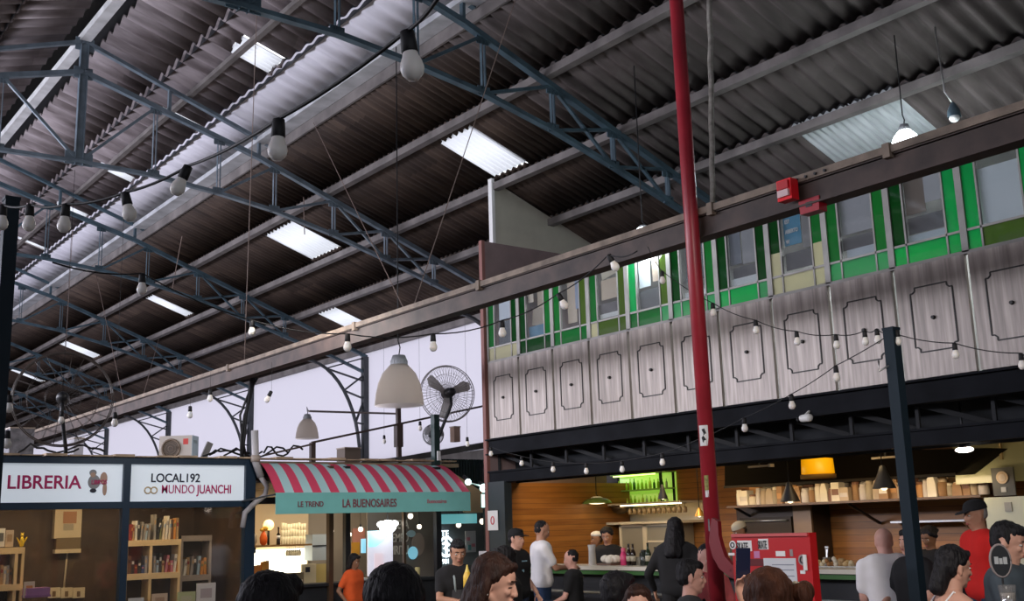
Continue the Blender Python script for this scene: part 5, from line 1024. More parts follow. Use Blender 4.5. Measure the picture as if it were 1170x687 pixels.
mb.tube([c+Vector((.15*math.cos(q*PI/12), 0, .17*math.sin(q*PI/12))) for q in range(25)], .022, 6); mb.tube([c+Vector((0, 0, -.15)), c+Vector((0, 0, .15))], .022, 6); mb.tube([c+Vector((-.08, 0, .05)), c+Vector((.0, 0, .09)), c+Vector((.08, 0, .04)), c+Vector((-.06, 0, -.03)), c+Vector((.07, 0, -.07))], .02, 6); obj('ring_emblem', mb, mn, t)
text('top_letters', 'TE', .15, mn, c+Vector((-.11, 0, .19)), EX, EZ, t); text('bottom_letters', '1981', .12, mn, c+Vector((-.15, 0, -.30)), EX, EZ, t, xs=.9)
for (p0, q0, p1, q1, lab_, mk) in ((532, 607, 544, 631, 'pale poster with pink drawings on the grey wall', (.6, .25, .3)),):
    disp(p0, q0, p1, q1, 17.15, mat('pale poster', (.55, .60, .62), .6), lab_, 'wall_poster', 'poster', .02, (('pink_drawing', .1, .3, .4, .45, mat('pd', mk)), ('pink_drawing', .55, .6, .9, .75, mat('pd', mk)), ('teal_drawing', .2, .65, .5, .9, mat('td', (.15, .4, .42)))))
disp(500, 588, 545, 598, 15.9, emit('teal light band', (.05, .42, .45), .55), 'teal lit band under the right end of the awning', 'light_band', 'light', .03)
# lamps, vases inside
def globe(px, py, Y, r, lab_, mm, grp, cord=True, sock=True):
    c = k(px, py, Y); t = thing('globe_bulb', lab_, 'lamp', tuple(c), 0, grp); obj('globe', MB().ell(c, (r, r, r*1.05), 14, 10), mm, t)
    if sock: obj('socket', MB().cyl(c+Vector((0, 0, r*.9)), c+Vector((0, 0, r*1.9)), r*.4, n=10), m_black, t)
    if cord: obj('cord', MB().cyl(c+Vector((0, 0, r*1.9)), (c.x, c.y, 2.29 if Y > KY else 1.99), .005, n=6), m_cable, t)
m_gl = emit('warm globe glow', (1, .86, .66), 2.5); m_gw = emit('white globe glow', (.9, .98, 1), 6)
for px, py, r, lab_ in ((379, 607, .035, 'small glowing globe left of the black kiosk post'), (399, 611, .04, 'glowing globe just right of the first black kiosk post'), (412, 605, .04, 'second glowing globe right of the first black post'), (479, 602, .04, 'glowing globe near the brown bubble print'), (469, 590, .045, 'glowing globe directly under the valance lettering'), (524, 600, .045, 'glowing globe above the man in the apron'), (551, 596, .05, 'glowing globe at the dark column corner')):
    globe(px, py, 16.15, r, lab_, m_gl, 'globe bulbs in the kiosk')
c = k(443, 602, 16.1); t = thing('cluster_lamp', 'large overexposed white lamp cluster in front of the slogan wall', 'lamp', tuple(c)); obj('main_globe', MB().ell(c, (.15, .12, .11)), m_gw, t)
obj('side_globe', MB().ell(c+Vector((-.13, 0, .04)), (.07, .06, .05)), m_gw, t); obj('side_globe', MB().ell(c+Vector((.13, 0, .05)), (.07, .06, .05)), m_gw, t); obj('lower_globe', MB().ell(c+Vector((0, 0, -.09)), (.07, .06, .06)), m_gw, t); obj('rod', MB().cyl(c+Vector((0, 0, .1)), (c.x, c.y, 2.29), .008, n=6), m_cable, t)
for px, py, r, lab_ in ((535, 551, .05, 'bright teal white spot bulb at the end of the awning'), (553, 558, .07, 'brightest spot bulb on the corner column')):
    c = k(px, py, 15.0); t = thing('spot_bulb', lab_, 'lamp', tuple(c), 0, 'spot bulbs at the awning end'); obj('bulb', MB().ell(c, (r, r, r)), emit('teal white glow', (.55, 1, .95), 8), t); obj('holder', MB().caps(c+Vector((0, .03, .05)), .03, c+Vector((0, .12, .10)), .025), m_black, t)
a, b = k(537, 552, 15.05), k(552, 556, 15.05); bar_thing('spot_rail', 'thin pale rail joining the two spot bulbs', 'rail', a, b, .015, .02, m_white)
disp(551, 565, 555, 580, 15.0, emit('pale cyan tube', (.5, 1, .95), 1.6), 'short glowing tube under the brightest spot bulb', 'tube_light', 'light', .03)
rr = random.Random(8)
for q in range(9):           # tall clear drinking glasses stacked on the shelf
    X = k(322+q*3.1, 620, Yi).x; t = thing('stacked_glasses', 'stack of clear glasses, %s from the left in the lit kiosk' % ORD[q], 'glasses', (X, Yi, sa.z), 0, 'stacked glasses on the kiosk shelf'); mg = mat('lit clear glass', (.70, .62, .42), .15)
    for j in range(3): obj('tumbler', MB().lathe([(.022, .10*j), (.032, .10*j+.13), (.029, .10*j+.13), (.019, .10*j+.01)], (X, Yi-.02, sa.z+rr.uniform(0, .03) if j else sa.z), 10), mg, t)
for q in range(7):
    X = k(334+q*2.4, 650, 17.0).x; z = k(334, 640, 17).z-.0; t = thing('hanging_glass', 'clear glass hanging under the kiosk shelf, %s from the left' % ORD[q], 'glass', (X, 17.1, sa.z-.03), 0, 'glasses hanging under the kiosk shelf'); obj('bowl', MB().lathe([(.025, -.16), (.03, -.1), (.01, -.06)], (X, 17.2, sa.z-.03), 10), mg, t); obj('stem', MB().cyl((X, 17.2, sa.z-.1), (X, 17.2, sa.z-.03), .005, n=6), mg, t)
X = k(301, 620, Yi).x; t = thing('orange_vase', 'glossy orange vase on the kiosk shelf', 'vase', (X, Yi, sa.z)); mo = mat('orange gloss', (.75, .13, .02), .3); obj('body', MB().lathe([(.03, 0), (.06, .04), (.065, .12), (.04, .19), (.02, .22), (.028, .24)], (X, Yi, sa.z), 18), mo, t); obj('flowers', MB().ell((X+.03, Yi, sa.z+.27), (.05, .05, .04)).ell((X-.03, Yi, sa.z+.25), (.035, .035, .03)), mat('yellow petals', (.70, .40, .05), .6), t)
X = k(311, 620, Yi).x; t = thing('amber_table_lamp', 'small amber glowing lamp behind the orange vase', 'lamp', (X, Yi+.15, sa.z)); obj('shade', MB().ell((X, Yi+.15, sa.z+.33), (.09, .09, .09)), emit('amber glow', (1, .62, .2), 2), t); obj('base', MB().cyl((X, Yi+.15, sa.z), (X, Yi+.15, sa.z+.26), .02, n=8), m_black, t)
X = k(318, 620, Yi-.1).x; t = thing('liquor_bottle', 'slim dark bottle with a white band on the kiosk shelf', 'bottle', (X, Yi-.1, sa.z)); obj('glass_body', MB().lathe([(.03, 0), (.032, .02), (.032, .16), (.012, .2), (.012, .27)], (X, Yi-.1, sa.z), 12), m_dkb, t); obj('paper_label', MB().cyl((X, Yi-.1, sa.z+.1), (X, Yi-.1, sa.z+.15), .034, n=12), m_white, t); obj('cap', MB().cyl((X, Yi-.1, sa.z+.27), (X, Yi-.1, sa.z+.29), .014, n=8), m_black, t)
X = k(286, 610, Yi).x; t = thing('grey_jar', 'rounded grey glass jar at the left of the kiosk shelf', 'jar', (X, Yi, sa.z)); obj('jar_body', MB().lathe([(.08, 0), (.11, .06), (.11, .16), (.07, .22), (.06, .24)], (X, Yi, sa.z), 18), mat('smoky jar', (.28, .23, .17), .2), t); obj('lid', MB().lathe([(.07, .24), (.06, .27), (.001, .29)], (X, Yi, sa.z), 14), m_dark, t)
for px, py, mm, lab_ in ((292, 655, mat('orange cloth', (.50, .17, .03), .7), 'brown orange paper bag below the kiosk shelf'), (302, 650, mat('orange2', (.65, .28, .04), .7), 'lighter orange paper bag below the kiosk shelf')):
    a = k(px, py, 16.4); t = thing('paper_bag', lab_, 'bag', (a.x, 16.4, .76)); zb = .76; obj('bag_body', MB().prism([(-.07, 0), (.07, 0), (.06, a.z+.12-zb), (-.05, a.z+.10-zb)], -.04, .04, lambda u, v, h: (a.x+u, 16.4+h, zb+v)), mm, t); obj('handle', MB().tube([(a.x-.03, 16.36, a.z+.1), (a.x, 16.36, a.z+.16), (a.x+.03, 16.36, a.z+.1)], .006, 6), m_cream, t)
for q, (px, py, mm) in enumerate(((405, 672, 0), (411, 667, 1), (417, 664, 0), (422, 672, 1), (375, 682, 0), (383, 680, 2), (468, 655, 3), (477, 652, 3), (484, 664, 1))):
    a = k(px, py, 15.8); mc = [m_white, mat('pale grey cup', (.42, .42, .42), .5), mat('orange cup', (.65, .18, .04), .5), mat('yellow cup', (.55, .48, .22), .5)][mm]; t = thing('paper_cup_stack', '%s cup stack, %s along the kiosk counter' % (['white', 'pale grey', 'orange', 'dull yellow'][mm], ORD[q]), 'cups', (a.x, 15.8, .76), 0, 'cup stacks on the kiosk counter')
    h = a.z+.05-.76; obj('cups', MB().lathe([(.035, 0), (.045, h*.5), (.045, h*.9), (.035, h), (.001, h)], (a.x, 15.8, .76), 14), mc, t); obj('top_rim', MB().lathe([(.046, h*.86), (.05, h*.88), (.046, h*.9)], (a.x, 15.8, .76), 14), mc, t)
# ================================================================== STRING LIGHTS
def bulb(p, s, lab_, grp, up_v=Vector((0, 0, 1)), lit=False, mm=None):
    """p = globe centre, s = overall length"""
    up_v = up_v.normalized(); t = thing('string_light_bulb', lab_, 'light bulb', tuple(p), 0, grp)
    q = up_v.to_track_quat('Z', 'Y').to_matrix().to_4x4(); m = Matrix.Translation(p) @ q
    r = s*.215
    obj('glass_bulb', MB().lathe([(.001, -r*1.05), (r*.5, -r*.95), (r*.88, -r*.5), (r, 0), (r*.9, r*.5), (r*.68, r*1.05), (r*.58, r*1.5)], (0, 0, 0), 18).xf(m), mm or m_bulb, t)
    obj('socket', MB().lathe([(r*.62, r*1.35), (r*.72, r*1.45), (r*.66, r*2.4), (r*.6, r*3.2), (r*.3, r*3.35), (.001, r*3.36)], (0, 0, 0), 14).xf(m), m_cable, t)
    return p+up_v*r*3.3
def cable(pts, lab_, r=.007, sag=.0):
    P = []
    for a, b in zip(pts[:-1], pts[1:]):
        for i in range(6): u = i/6; P.append(a.lerp(b, u)+Vector((0, 0, -sag*4*u*(1-u))))
    P.append(pts[-1]); tag(obj('string_light_cable', MB().tube(P, r, 6), m_cable, origin=tuple(P[0])), lab_, 'cable', 'string light cables')
G1 = 'large hanging bulbs near the camera'
big = [(471, 78, 3.15, .165, (-.12, 0, 1), 'largest frosted bulb hanging in a black socket at the top centre'), (317, 172, 3.6, .155, (.03, 0, 1), 'pear shaped frosted bulb over the second truss, second largest'), (203, 215, 4.6, .15, (.35, 0, .8), 'tilted frosted bulb in front of the pale roof strip'),
       (148, 245, 4.9, .15, (-.25, 0, 1), 'frosted bulb tilted to the left, just below the roof edge beam'), (73, 258, 5.2, .15, (.05, 0, 1), 'frosted bulb in front of the far upper skylight'), (33, 257, 5.5, .15, (0, 0, 1), 'frosted bulb just right of the left black post'), (2, 256, 5.8, .15, (0, 0, 1), 'frosted bulb half hidden behind the left black post')]
tops = [dp(508, -14, 2.9)]
for px, py, d, s, tl, lab_ in big:
    uv = rt*tl[0]+Vector((0, 0, tl[2])); tops.append(bulb(dp(px, py, d), s, lab_, G1, uv))
cable(tops, 'long black cable carrying the largest bulbs from the top centre to the left', .0065, .015)
mid = [(162, 331, 7.0, .15, 'small round bulb above the narrow skylight'), (288, 380, 8.2, .13, 'small bulb left of centre above the beam'), (397, 397, 8.2, .145, 'bulb in a black socket over the knee bracket'), (495, 397, 8.2, .145, 'bulb in a black socket between the dome lamp and the fan'), (574, 381, 8.8, .15, 'bulb in front of the farthest left green window'), (645, 349, 8.6, .15, 'tilted bulb in front of the third window bay'), (703, 305, 8.2, .15, 'tilted bulb tucked under the beam at the fourth window bay')]
tops = [dp(60, 300, 6.4)]
for px, py, d, s, lab_ in mid: tops.append(bulb(dp(px, py, d), s, lab_, 'medium bulbs along the middle string', rt*(-.5 if px in (645, 703) else .0)+Vector((0, 0, 1))))
tops.append(dp(728, 287, 7.95)); cable(tops, 'thin black cable of the middle bulbs rising to the beam', .005, .03)
s2 = [(757, 321, 9.6, 'bulb over the dark green pane of the fifth bay'), (815, 358, 9.3, 'tilted bulb just right of the red pole'), (864, 378, 9.0, 'bulb over the top of the seventh panel'), (911, 391, 8.8, 'bulb over the eighth metal panel'), (956, 395, 8.6, 'bulb at the joint right of the eighth panel'), (989, 391, 8.4, 'bulb over the ninth panel, left of a close pair'), (1003, 389, 8.3, 'bulb just left of the black post top')]
tops = [dp(740, 282, 9.6)]
for px, py, d, lab_ in s2: tops.append(bulb(dp(px, py, d), .125, lab_, 'bulbs of the upper string by the metal panels', Vector((0, 0, 1))))
tops.append(dp(1018, 380, 8.0)); cable(tops, 'thin cable of bulbs sagging to the top of the black post', .004, .02)
s3 = [(561, 519, 15.2, 'first bulb at the left end of the black fascia'), (596, 530, 14.4, 'bulb on the fascia above the blackboard'), (632, 537, 13.6, 'bulb on the fascia above the white shirted man'), (670, 539, 12.8, 'bulb on the fascia above the green dome lamp'), (711, 537, 12.0, 'bulb on the fascia over the green lit shelves'), (757, 529, 11.3, 'bulb on the fascia left of the red pole'), (803, 512, 10.6, 'bulb beside the red pole at the black fascia'), (851, 490, 9.9, 'bulb on the fascia right of the red pole'), (905, 464, 9.3, 'bulb hanging above the security camera'), (956, 432, 8.8, 'bulb low on the ninth panel joint'), (1026, 391, 7.95, 'bulb touching the right side of the black post top')]
tops = [dp(556, 512, 15.3)]
for px, py, d, lab_ in s3: tops.append(bulb(dp(px, py, d), .14 if px < 1000 else .125, lab_, 'bulbs of the long string crossing the black fascia', Vector((0, 0, 1))))
cable(tops, 'long thin cable sagging across the black fascia up to the black post', .004, .01)
s4 = [(1092, 406, 7.6, 'bulb over the tenth panel, right of the black post'), (1168, 418, 7.3, 'bulb at the right edge of the picture')]
tops = [dp(1018, 380, 8.0)]
for px, py, d, lab_ in s4: tops.append(bulb(dp(px, py, d), .12, lab_, 'bulbs of the string right of the black post', Vector((0, 0, 1))))
tops.append(dp(1185, 405, 7.1)); cable(tops, 'thin cable from the black post to the right edge', .004, .02)
for px, py, d, s, lab_ in ((10, 467, 6.8, .12, 'bulb beside the left black post, upper of two'), (8, 508, 6.7, .12, 'bulb beside the left black post, lower of two'), (131, 484, 12, .17, 'bulb under the beam at the far white wall'), (70, 481, 9.5, .12, 'bulb under the dark cage fan'), (217, 475, 16.5, .20, 'far bulb above the air conditioner'), (240, 456, 16, .2, 'far bulb just under the beam above the bracket'), (305, 457, 16, .20, 'tilted tiny bulb before the white wall, left of the bracket'), (480, 490, 17, .16, 'tiny bulb on the white wall left of the fan post'), (439, 505, 19, .16, 'tiny far bulb right of the brown roof box'), (534, 508, 17, .16, 'tiny far bulb over the ribbed screen')):
    p = dp(px, py, d); tp = bulb(p, s, lab_, 'scattered far bulbs', rt*(.5 if px in (305,) else 0)+Vector((0, 0, 1)))
    if p.z > 2.5: tag(obj('bulb_wire', MB().cyl(tp, (tp.x, tp.y, (4.0 if abs(tp.x-7) < 1 else min(tp.z+2.2, zl(tp.x)))), .002, n=5), m_cable, origin=tuple(tp)), 'thin wire above the '+lab_, 'wire')
# ================================================================== PEOPLE
def V(*a): return Vector(a)
def skinmat(n, c): return mat('skin '+n, c, .5, spec=.3, var=.06, vscale=12)
SK_L = skinmat('light', (.62, .34, .25)); SK_M = skinmat('medium', (.44, .23, .15)); SK_D = skinmat('tan', (.24, .12, .07)); SK_P = skinmat('pinkish', (.64, .35, .28))
def hairmat(n, c): return mat('hair '+n, c, .6, spec=.25, bump=1.0, bscale=90, stretch=(1, 1, .25), var=.4, vscale=30)
H_BLK = hairmat('black', (.010, .009, .011)); H_BRN = hairmat('dark brown', (.035, .014, .009)); H_RED = hairmat('brown', (.075, .026, .013)); H_GRY = hairmat('grey', (.25, .23, .22))
m_eyew = mat('eye white', (.65, .62, .58), .2); m_iris = mat('dark iris', (.02, .012, .008), .2); m_lip = mat('lips', (.38, .12, .10), .4)
def ik(a, b, l1, l2, pole):
    """middle joint of a two-bone limb from a to b bending towards pole"""
    d = b-a; L = min(d.length, (l1+l2)*.999); dn = d.normalized(); x = (l1*l1-l2*l2+L*L)/(2*L); h = math.sqrt(max(0, l1*l1-x*x)); p = pole-dn*pole.dot(dn); p = p.normalized() if p.length > 1e-5 else dn.orthogonal(); return a+dn*x+p*h
def hand_mesh(mb, w, d, palm_n, s, thumb_side, curl=.5):
    """palm + five bent fingers, from wrist w along d; palm_n points out of the palm"""
    d = d.normalized(); n = (palm_n-d*palm_n.dot(d)).normalized(); sd = d.cross(n).normalized()*thumb_side
    L = .088*s
    for u in (-.026, -.009, .009, .026): mb.caps(w+d*.01*s, .015*s, w+d*L+sd*u*s, .0125*s, 8)
    for q, (u, l) in enumerate(((.031, .070), (.0105, .080), (-.0105, .074), (-.031, .058))):
        a = w+d*L+sd*u*s; dd = (d+n*curl*.5+sd*u*3).normalized(); b = a+dd*l*.45*s; d2 = (dd+n*curl).normalized(); c = b+d2*l*.32*s; d3 = (d2+n*curl).normalized(); e = c+d3*l*.25*s
        mb.caps(a, .0092*s, b, .0088*s, 8).caps(b, .0088*s, c, .0080*s, 8).caps(c, .0080*s, e, .0068*s, 8)
    a = w+d*.025*s+sd*.028*s; b = a+(d*.6+sd*.8+n*.3).normalized()*.036*s; c = b+(d+sd*.25+n*curl).normalized()*.03*s; e = c+(d+n*curl).normalized()*.022*s
    mb.caps(a-sd*.008*s, .014*s, b, .0115*s, 8).caps(b, .0115*s, c, .010*s, 8).caps(c, .010*s, e, .008*s, 8)
def head_mesh(mb, f=0):
    """head in its own frame: origin between the ears at mid height, +X face, Z up; about .235 tall"""
    mb.ell((-.012, 0, .030), (.094, .078, .088), 20, 14); mb.ell((-.030, 0, .0), (.070, .070, .070), 18, 12); mb.ell((.022, 0, -.012), (.062, .060, .092), 18, 12)
    mb.ell((.034, 0, -.070), (.044, .044, .040), 16, 10); mb.ell((.058, 0, -.093), (.020, .021, .018), 12, 8)
    mb.ell((.050, 0, .040), (.032, .052, .036), 14, 10)
    mb.caps((.079, 0, .018), .0085, (.098, 0, -.024), .0120, 10); mb.ell((.096, .011, -.029), (.010, .008, .008), 8, 6); mb.ell((.096, -.011, -.029), (.010, .008, .008), 8, 6)
    mb.ell((.084, 0, -.052), (.011, .022, .006), 10, 6); mb.ell((.083, 0, -.062), (.011, .019, .007), 10, 6)
    for s in (1, -1):
        mb.caps((.078, s*.012, .028), .007, (.068, s*.044, .027), .007, 8)                # brow
        mb.ell((.064, s*.030, -.018), (.020, .020, .018), 10, 8)                           # cheek
        mb.ell((-.006, s*.074, -.006), (.017, .009, .031), 10, 8)                          # ear
        mb.ell((-.002, s*.078, -.028), (.009, .006, .011), 8, 6)
        mb.caps((.0, s*.050, -.05), .02, (.035, s*.028, -.078), .02, 10)                   # jaw
def person(lab_, px, py, depth, face, h=1.7, seat=None, skin=SK_M, hair=H_BLK, hs='short', top=None, top_m=None, sleeve='short', leg_m=None, lean=0, pitch=0, yaw=0, tilt=0,
           hands=None, female=False, vox=.011, wide=1.0, extras=None, X=None, closed=False, beard=None, slim=1.0, shoulder_drop=0, pan=None):
    """px,py: where the crown of the head stands; face: heading, 0 = towards picture right, 90 = away, 180 = left, 270 = towards the viewer"""
    crown = dp(px, py, depth) if X is None else at(px, py, 'X', X)
    s = h/1.74
    base = math.atan2(rt.y, rt.x); yawb = base+R(face)
    # local skeleton, pelvis frame: x forward, y left
    ln = R(lean)
    def up_(p): return Matrix.Rotation(ln, 3, 'Y') @ (p*s)
    neck_b = up_(V(0, 0, .475)); head_c = neck_b+Matrix.Rotation(ln*.6, 3, 'Y') @ (V(.024, 0, .142)*s)
    top_z = head_c.z+.130*s
    Z = (crown.z)-top_z                                 # pelvis height
    if seat is None: seat = Z < .80*s
    # move the whole figure so that the crown sits on the ray
    rot = Matrix.Rotation(yawb, 3, 'Z'); hc = rot @ head_c
    P = V(crown.x-hc.x, crown.y-hc.y, 0)
    t = thing('person', lab_, 'person', tuple(P), yawb)
    sh = .185*s*wide*(.92 if female else 1); drop = shoulder_drop
    pel = V(0, 0, Z); U = lambda x, y, z: pel+up_(V(x, y, z))
    body = MB(); clo = MB(); leg = MB(); Sw = wide*(.9 if female else 1)*slim; infl = .019*s
    tor = [((0, .085), (0, -.085), .0, .105), ((0, .08), (0, -.08), .10, .098), ((0, .075), (0, -.075), .20, .098), ((.005, .09), (.005, -.09), .30, .108), ((.0, .10), (.0, -.10), .38, .098)]
    for (a, b, z, r) in tor:
        r *= s*(.95 if female else 1)*(1+(Sw-1)*.6)
        body.caps(U(a[0], a[1]*Sw, z), r, U(b[0], b[1]*Sw, z), r, 16); clo.caps(U(a[0], a[1]*Sw, z), r+infl, U(b[0], b[1]*Sw, z), r+infl, 16)
    for sg in (1, -1):
        for mb, e in ((body, 0), (clo, infl*.8)):
            mb.caps(U(-.005, sg*.035, .455), .042*s+e*.5, U(0, sg*sh/s*.86, .40-drop), .058*s+e, 12); mb.caps(U(0, sg*.05, .40), .075*s+e, U(0, sg*sh/s*.9, .385-drop), .060*s+e, 12)   # shoulder slope
            mb.caps(U(.0, sg*.088*Sw, .0), .102*s+e, U(0, sg*.095*Sw, .20), .100*s+e, 14); mb.caps(U(.0, sg*.095*Sw, .20), .100*s+e, U(0, sg*.10*Sw, .36), .094*s+e, 14); mb.caps(U(.0, 0, .0), .104*s+e, U(0, 0, .38), .105*s+e, 14)
    if female:
        for sg in (1, -1): body.ell(U(.085, sg*.065, .28), (.055*s, .06*s, .055*s)); clo.ell(U(.09, sg*.065, .28), (.06*s, .065*s, .06*s))
    body.caps(U(0, 0, .40), .066*s, U(0, 0, .475), .060*s, 14)
    body.caps(U(0, 0, .46), .059*s*wide, pel+head_c-V(.012*s, 0, .04*s), .055*s*wide, 14)
    hm = Matrix.Translation(head_c+pel) @ (Matrix.Rotation(R(yaw), 4, 'Z') @ Matrix.Rotation(R(pitch), 4, 'Y') @ Matrix.Rotation(R(tilt), 4, 'X')) @ Matrix.Scale(s*1.05, 4)
    hb = MB(); head_mesh(hb); body.join(hb.xf(hm))
    # legs
    for sg in (1, -1):
        hip = pel+V(0, sg*.09*s, -.02*s)
        if seat: ank = V(.36*s, sg*.12*s, max(.08, Z-.46*s)); kn = V(.42*s, sg*.12*s, Z-.0)
        else: ank = V(-.02, sg*.10*s, .08); kn = (hip+ank)/2+V(.015, 0, .02)
        body.caps(hip, .088*s, kn, .056*s, 12).caps(kn, .056*s, ank, .040*s, 12).caps(ank-V(.02, 0, .03), .036*s, ank+V(.15*s, sg*.02, -.045), .028*s, 10)
        leg.caps(hip, .104*s, kn, .072*s, 12).caps(kn, .072*s, ank+V(0, 0, .02), .058*s, 12)
        if not seat: pass
    leg.caps(pel+V(0, .08*s, .02), .112*s, pel+V(0, -.08*s, .02), .112*s, 14)
    # arms
    hands = hands or {}
    for sg, key in ((1, 'L'), (-1, 'R')):
        S = U(0, sg*sh/s, .395-drop); hd = hands.get(key)
        if hd is None: W = (U(.10, sg*.30, -.04) if not seat else U(.30, sg*.17, .03)); pole = V(-1, sg*.5, 0); hdir = V(.5, 0, -1) if not seat else V(1, -sg*.3, -.2); pn = V(0, -sg, 0) if not seat else V(0, 0, -1)
        else: W = U(*hd['w']) ; pole = V(*hd.get('pole', (-.6, sg*.6, -.6))); hdir = V(*hd.get('d', (1, 0, 0))); pn = V(*hd.get('n', (0, -sg, 0)))
        E = ik(S, W, .285*s, .255*s, pole)
        body.caps(S, .050*s*Sw, E, .038*s, 12).caps(E, .038*s, W, .026*s, 12)
        hand_mesh(body, W, hdir, pn, s, sg if hd is None else hd.get('t', sg), (hd or {}).get('curl', .5))
        if sleeve == 'short': M_ = S.lerp(E, .68); clo.caps(S, .064*s*Sw, M_, .058*s*Sw, 12)
        elif sleeve == 'long': clo.caps(S, .064*s*Sw, E, .052*s, 12).caps(E, .052*s, E.lerp(W, .92), .040*s, 12)
    bo = remesh(body, 'body', skin, t, vox, 2)
    if top_m is not None:
        if sleeve == 'none':
            c2 = MB()
            for (a, b, z, r) in tor[:4]: r = r*s*(.95 if female else 1)+.010*s; c2.caps(U(a[0], a[1]*Sw, z), r, U(b[0], b[1]*Sw, z), r, 16)
            if female:
                for sg in (1, -1): c2.ell(U(.088, sg*.065, .28), (.062*s, .068*s, .062*s))
            remesh(c2, 'shirt', top_m, t, vox, 2)
            st = MB()
            for sg in (1, -1): st.tube([U(-.105, sg*.055, .30), U(-.098, sg*.075, .40), U(-.04, sg*.085, .475), U(.05, sg*.08, .44), U(.105, sg*.07, .36)], .006*s, 6)
            obj('strap', st, top_m, t, world=False)
        else: remesh(clo, top or 'shirt', top_m, t, .017, 9, .7)
    remesh(leg, 'trousers', leg_m or mat('dark denim', (.02, .035, .07), .8), t, .014, 2)
    shoe = MB()
    for sg in (1, -1):
        ank = V(.36*s, sg*.12*s, max(.08, Z-.46*s)) if seat else V(-.02, sg*.10*s, .08)
        obj('shoe', MB().caps(ank-V(.03, 0, .035), .042*s, ank+V(.16*s, sg*.02, -.045), .034*s, 12), m_black, t, world=False)
    # face
    def hp(mb): return mb.xf(hm)
    for sg in (1, -1):
        if closed: obj('eyelid_line', hp(MB().caps((.079, sg*.018, .004), .0022, (.072, sg*.042, .003), .0022, 6)), H_BLK, t, world=False)
        else:
            e = obj('eye', hp(MB().ell((.0715, sg*.031, .006), (.011, .0125, .0062), 12, 8)), m_eyew, t, world=False); obj('iris', hp(MB().ell((.0805, sg*.031, .006), (.0035, .0052, .0052), 10, 6)), m_iris, e, world=False)
        obj('eyebrow', hp(MB().caps((.086, sg*.012, .030), .0035, (.079, sg*.042, .031), .003, 6)), hair if hair else H_BRN, t, world=False)
    obj('lips', hp(MB().ell((.0905, 0, -.0525), (.0065, .021, .004), 10, 6).ell((.089, 0, -.0605), (.0065, .018, .005), 10, 6)), m_lip, t, world=False)
    if beard: obj('stubble', hp(MB().ell((.040, 0, -.078), (.048, .048, .037), 16, 10)), beard, t, world=False)
    hr = MB(); 
    def E_(c, r): hr.ell(c, r, 20, 14)
    if hs in ('short', 'short_full', 'quiff'):
        E_((-.024, 0, .045), (.094, .080, .088)); E_((-.045, 0, .0), (.066, .077, .066)); E_((.018, 0, .082), (.068, .066, .042))
        for sg in (1, -1): E_((.004, sg*.066, .025), (.022, .014, .036))
        if hs != 'short': E_((-.03, 0, .055), (.105, .093, .098)); E_((-.05, 0, .01), (.078, .088, .08)); E_((.03, 0, .095), (.075, .072, .045))
        if hs == 'quiff': hr.caps((.03, .0, .10), .035, (.10, -.01, .085), .022, 12)
    elif hs == 'crop': E_((-.022, 0, .040), (.088, .0765, .083)); E_((-.040, 0, .0), (.062, .073, .06))
    elif hs in ('long', 'bob', 'pony', 'bun', 'back'):
        E_((-.022, 0, .044), (.097, .084, .090)); E_((-.048, 0, .0), (.066, .082, .072))
        for sg in (1, -1): hr.caps((.055, sg*.035, .088), .02, (.004, sg*.076, .03), .015, 10)
        hr.caps((.06, .03, .088), .018, (.06, -.03, .088), .018, 10)
        if hs == 'long':
            for sg in (1, -1): hr.caps((-.02, sg*.07, .0), .028, (-.045, sg*.085, -.16), .034, 10)
            hr.caps((-.06, 0, -.02), .07, (-.085, 0, -.24), .072, 14); hr.caps((-.05, .05, -.05), .045, (-.08, .06, -.27), .042, 12); hr.caps((-.05, -.05, -.05), .045, (-.08, -.06, -.27), .042, 12)
        elif hs == 'bob':
            for sg in (1, -1): hr.caps((-.01, sg*.076, .02), .026, (.0, sg*.082, -.09), .026, 10)
            hr.caps((-.05, 0, -.02), .07, (-.06, 0, -.10), .065, 14)
        elif hs == 'pony': hr.caps((-.09, 0, .02), .03, (-.15, 0, .0), .042, 12).caps((-.15, 0, .0), .045, (-.20, 0, -.10), .040, 12).caps((-.20, 0, -.10), .04, (-.21, 0, -.22), .02, 12)
        elif hs == 'back': hr.caps((-.07, 0, -.02), .06, (-.10, 0, -.12), .05, 14)
    elif hs == 'curly':
        rr = random.Random(int(px))
        E_((-.024, 0, .045), (.098, .086, .09))
        for q in range(40):
            a = rr.uniform(0, 2*PI); b = rr.uniform(-.3, 1.3); c = V(-.03+.095*math.cos(a)*math.cos(b), .088*math.sin(a)*math.cos(b), .035+.085*math.sin(b))
            if c.x < .045 or c.z > .08: hr.ell(c, (.022, .022, .022), 8, 6)
    if hs == 'bun':
        # bun to the right rear
        pass
    if hr.v:
        ho = remesh(hp(hr), 'hair', hair, t, .008 if vox < .01 else .010, 2)
        for v_ in ho.data.vertices:
            c_ = v_.co; v_.co = c_+v_.normal*((.003 if vox < .0065 else .0055)*noise.noise(Vector((c_.x*70, c_.y*70, c_.z*22)))+.003*noise.noise(c_*30))
    if extras: extras(t, hm, U, s, pel, hp)
    if seat:
        st = thing('bar_stool', 'dark stool under the '+lab_.split(',')[0].replace('person ', 'person ')[:60], 'stool', tuple(P), yawb) if False else None
        m_ = MB(); sz = Z-.14*s
        stl = thing('stool', 'round dark stool carrying the '+' '.join(lab_.split()[:9]), 'stool', tuple(P), yawb)
        obj('seat', MB().lathe([(.001, sz-.05), (.18, sz-.05), (.19, sz-.02), (.17, sz), (.001, sz)], (0, 0, 0), 20), m_black, stl, world=False)
        for q in range(4): a = q*PI/2+PI/4; obj('leg', MB().bar((.11*math.cos(a), .11*math.sin(a), sz-.05), (.2*math.cos(a), .2*math.sin(a), 0), .025, .025), m_black, stl, world=False)
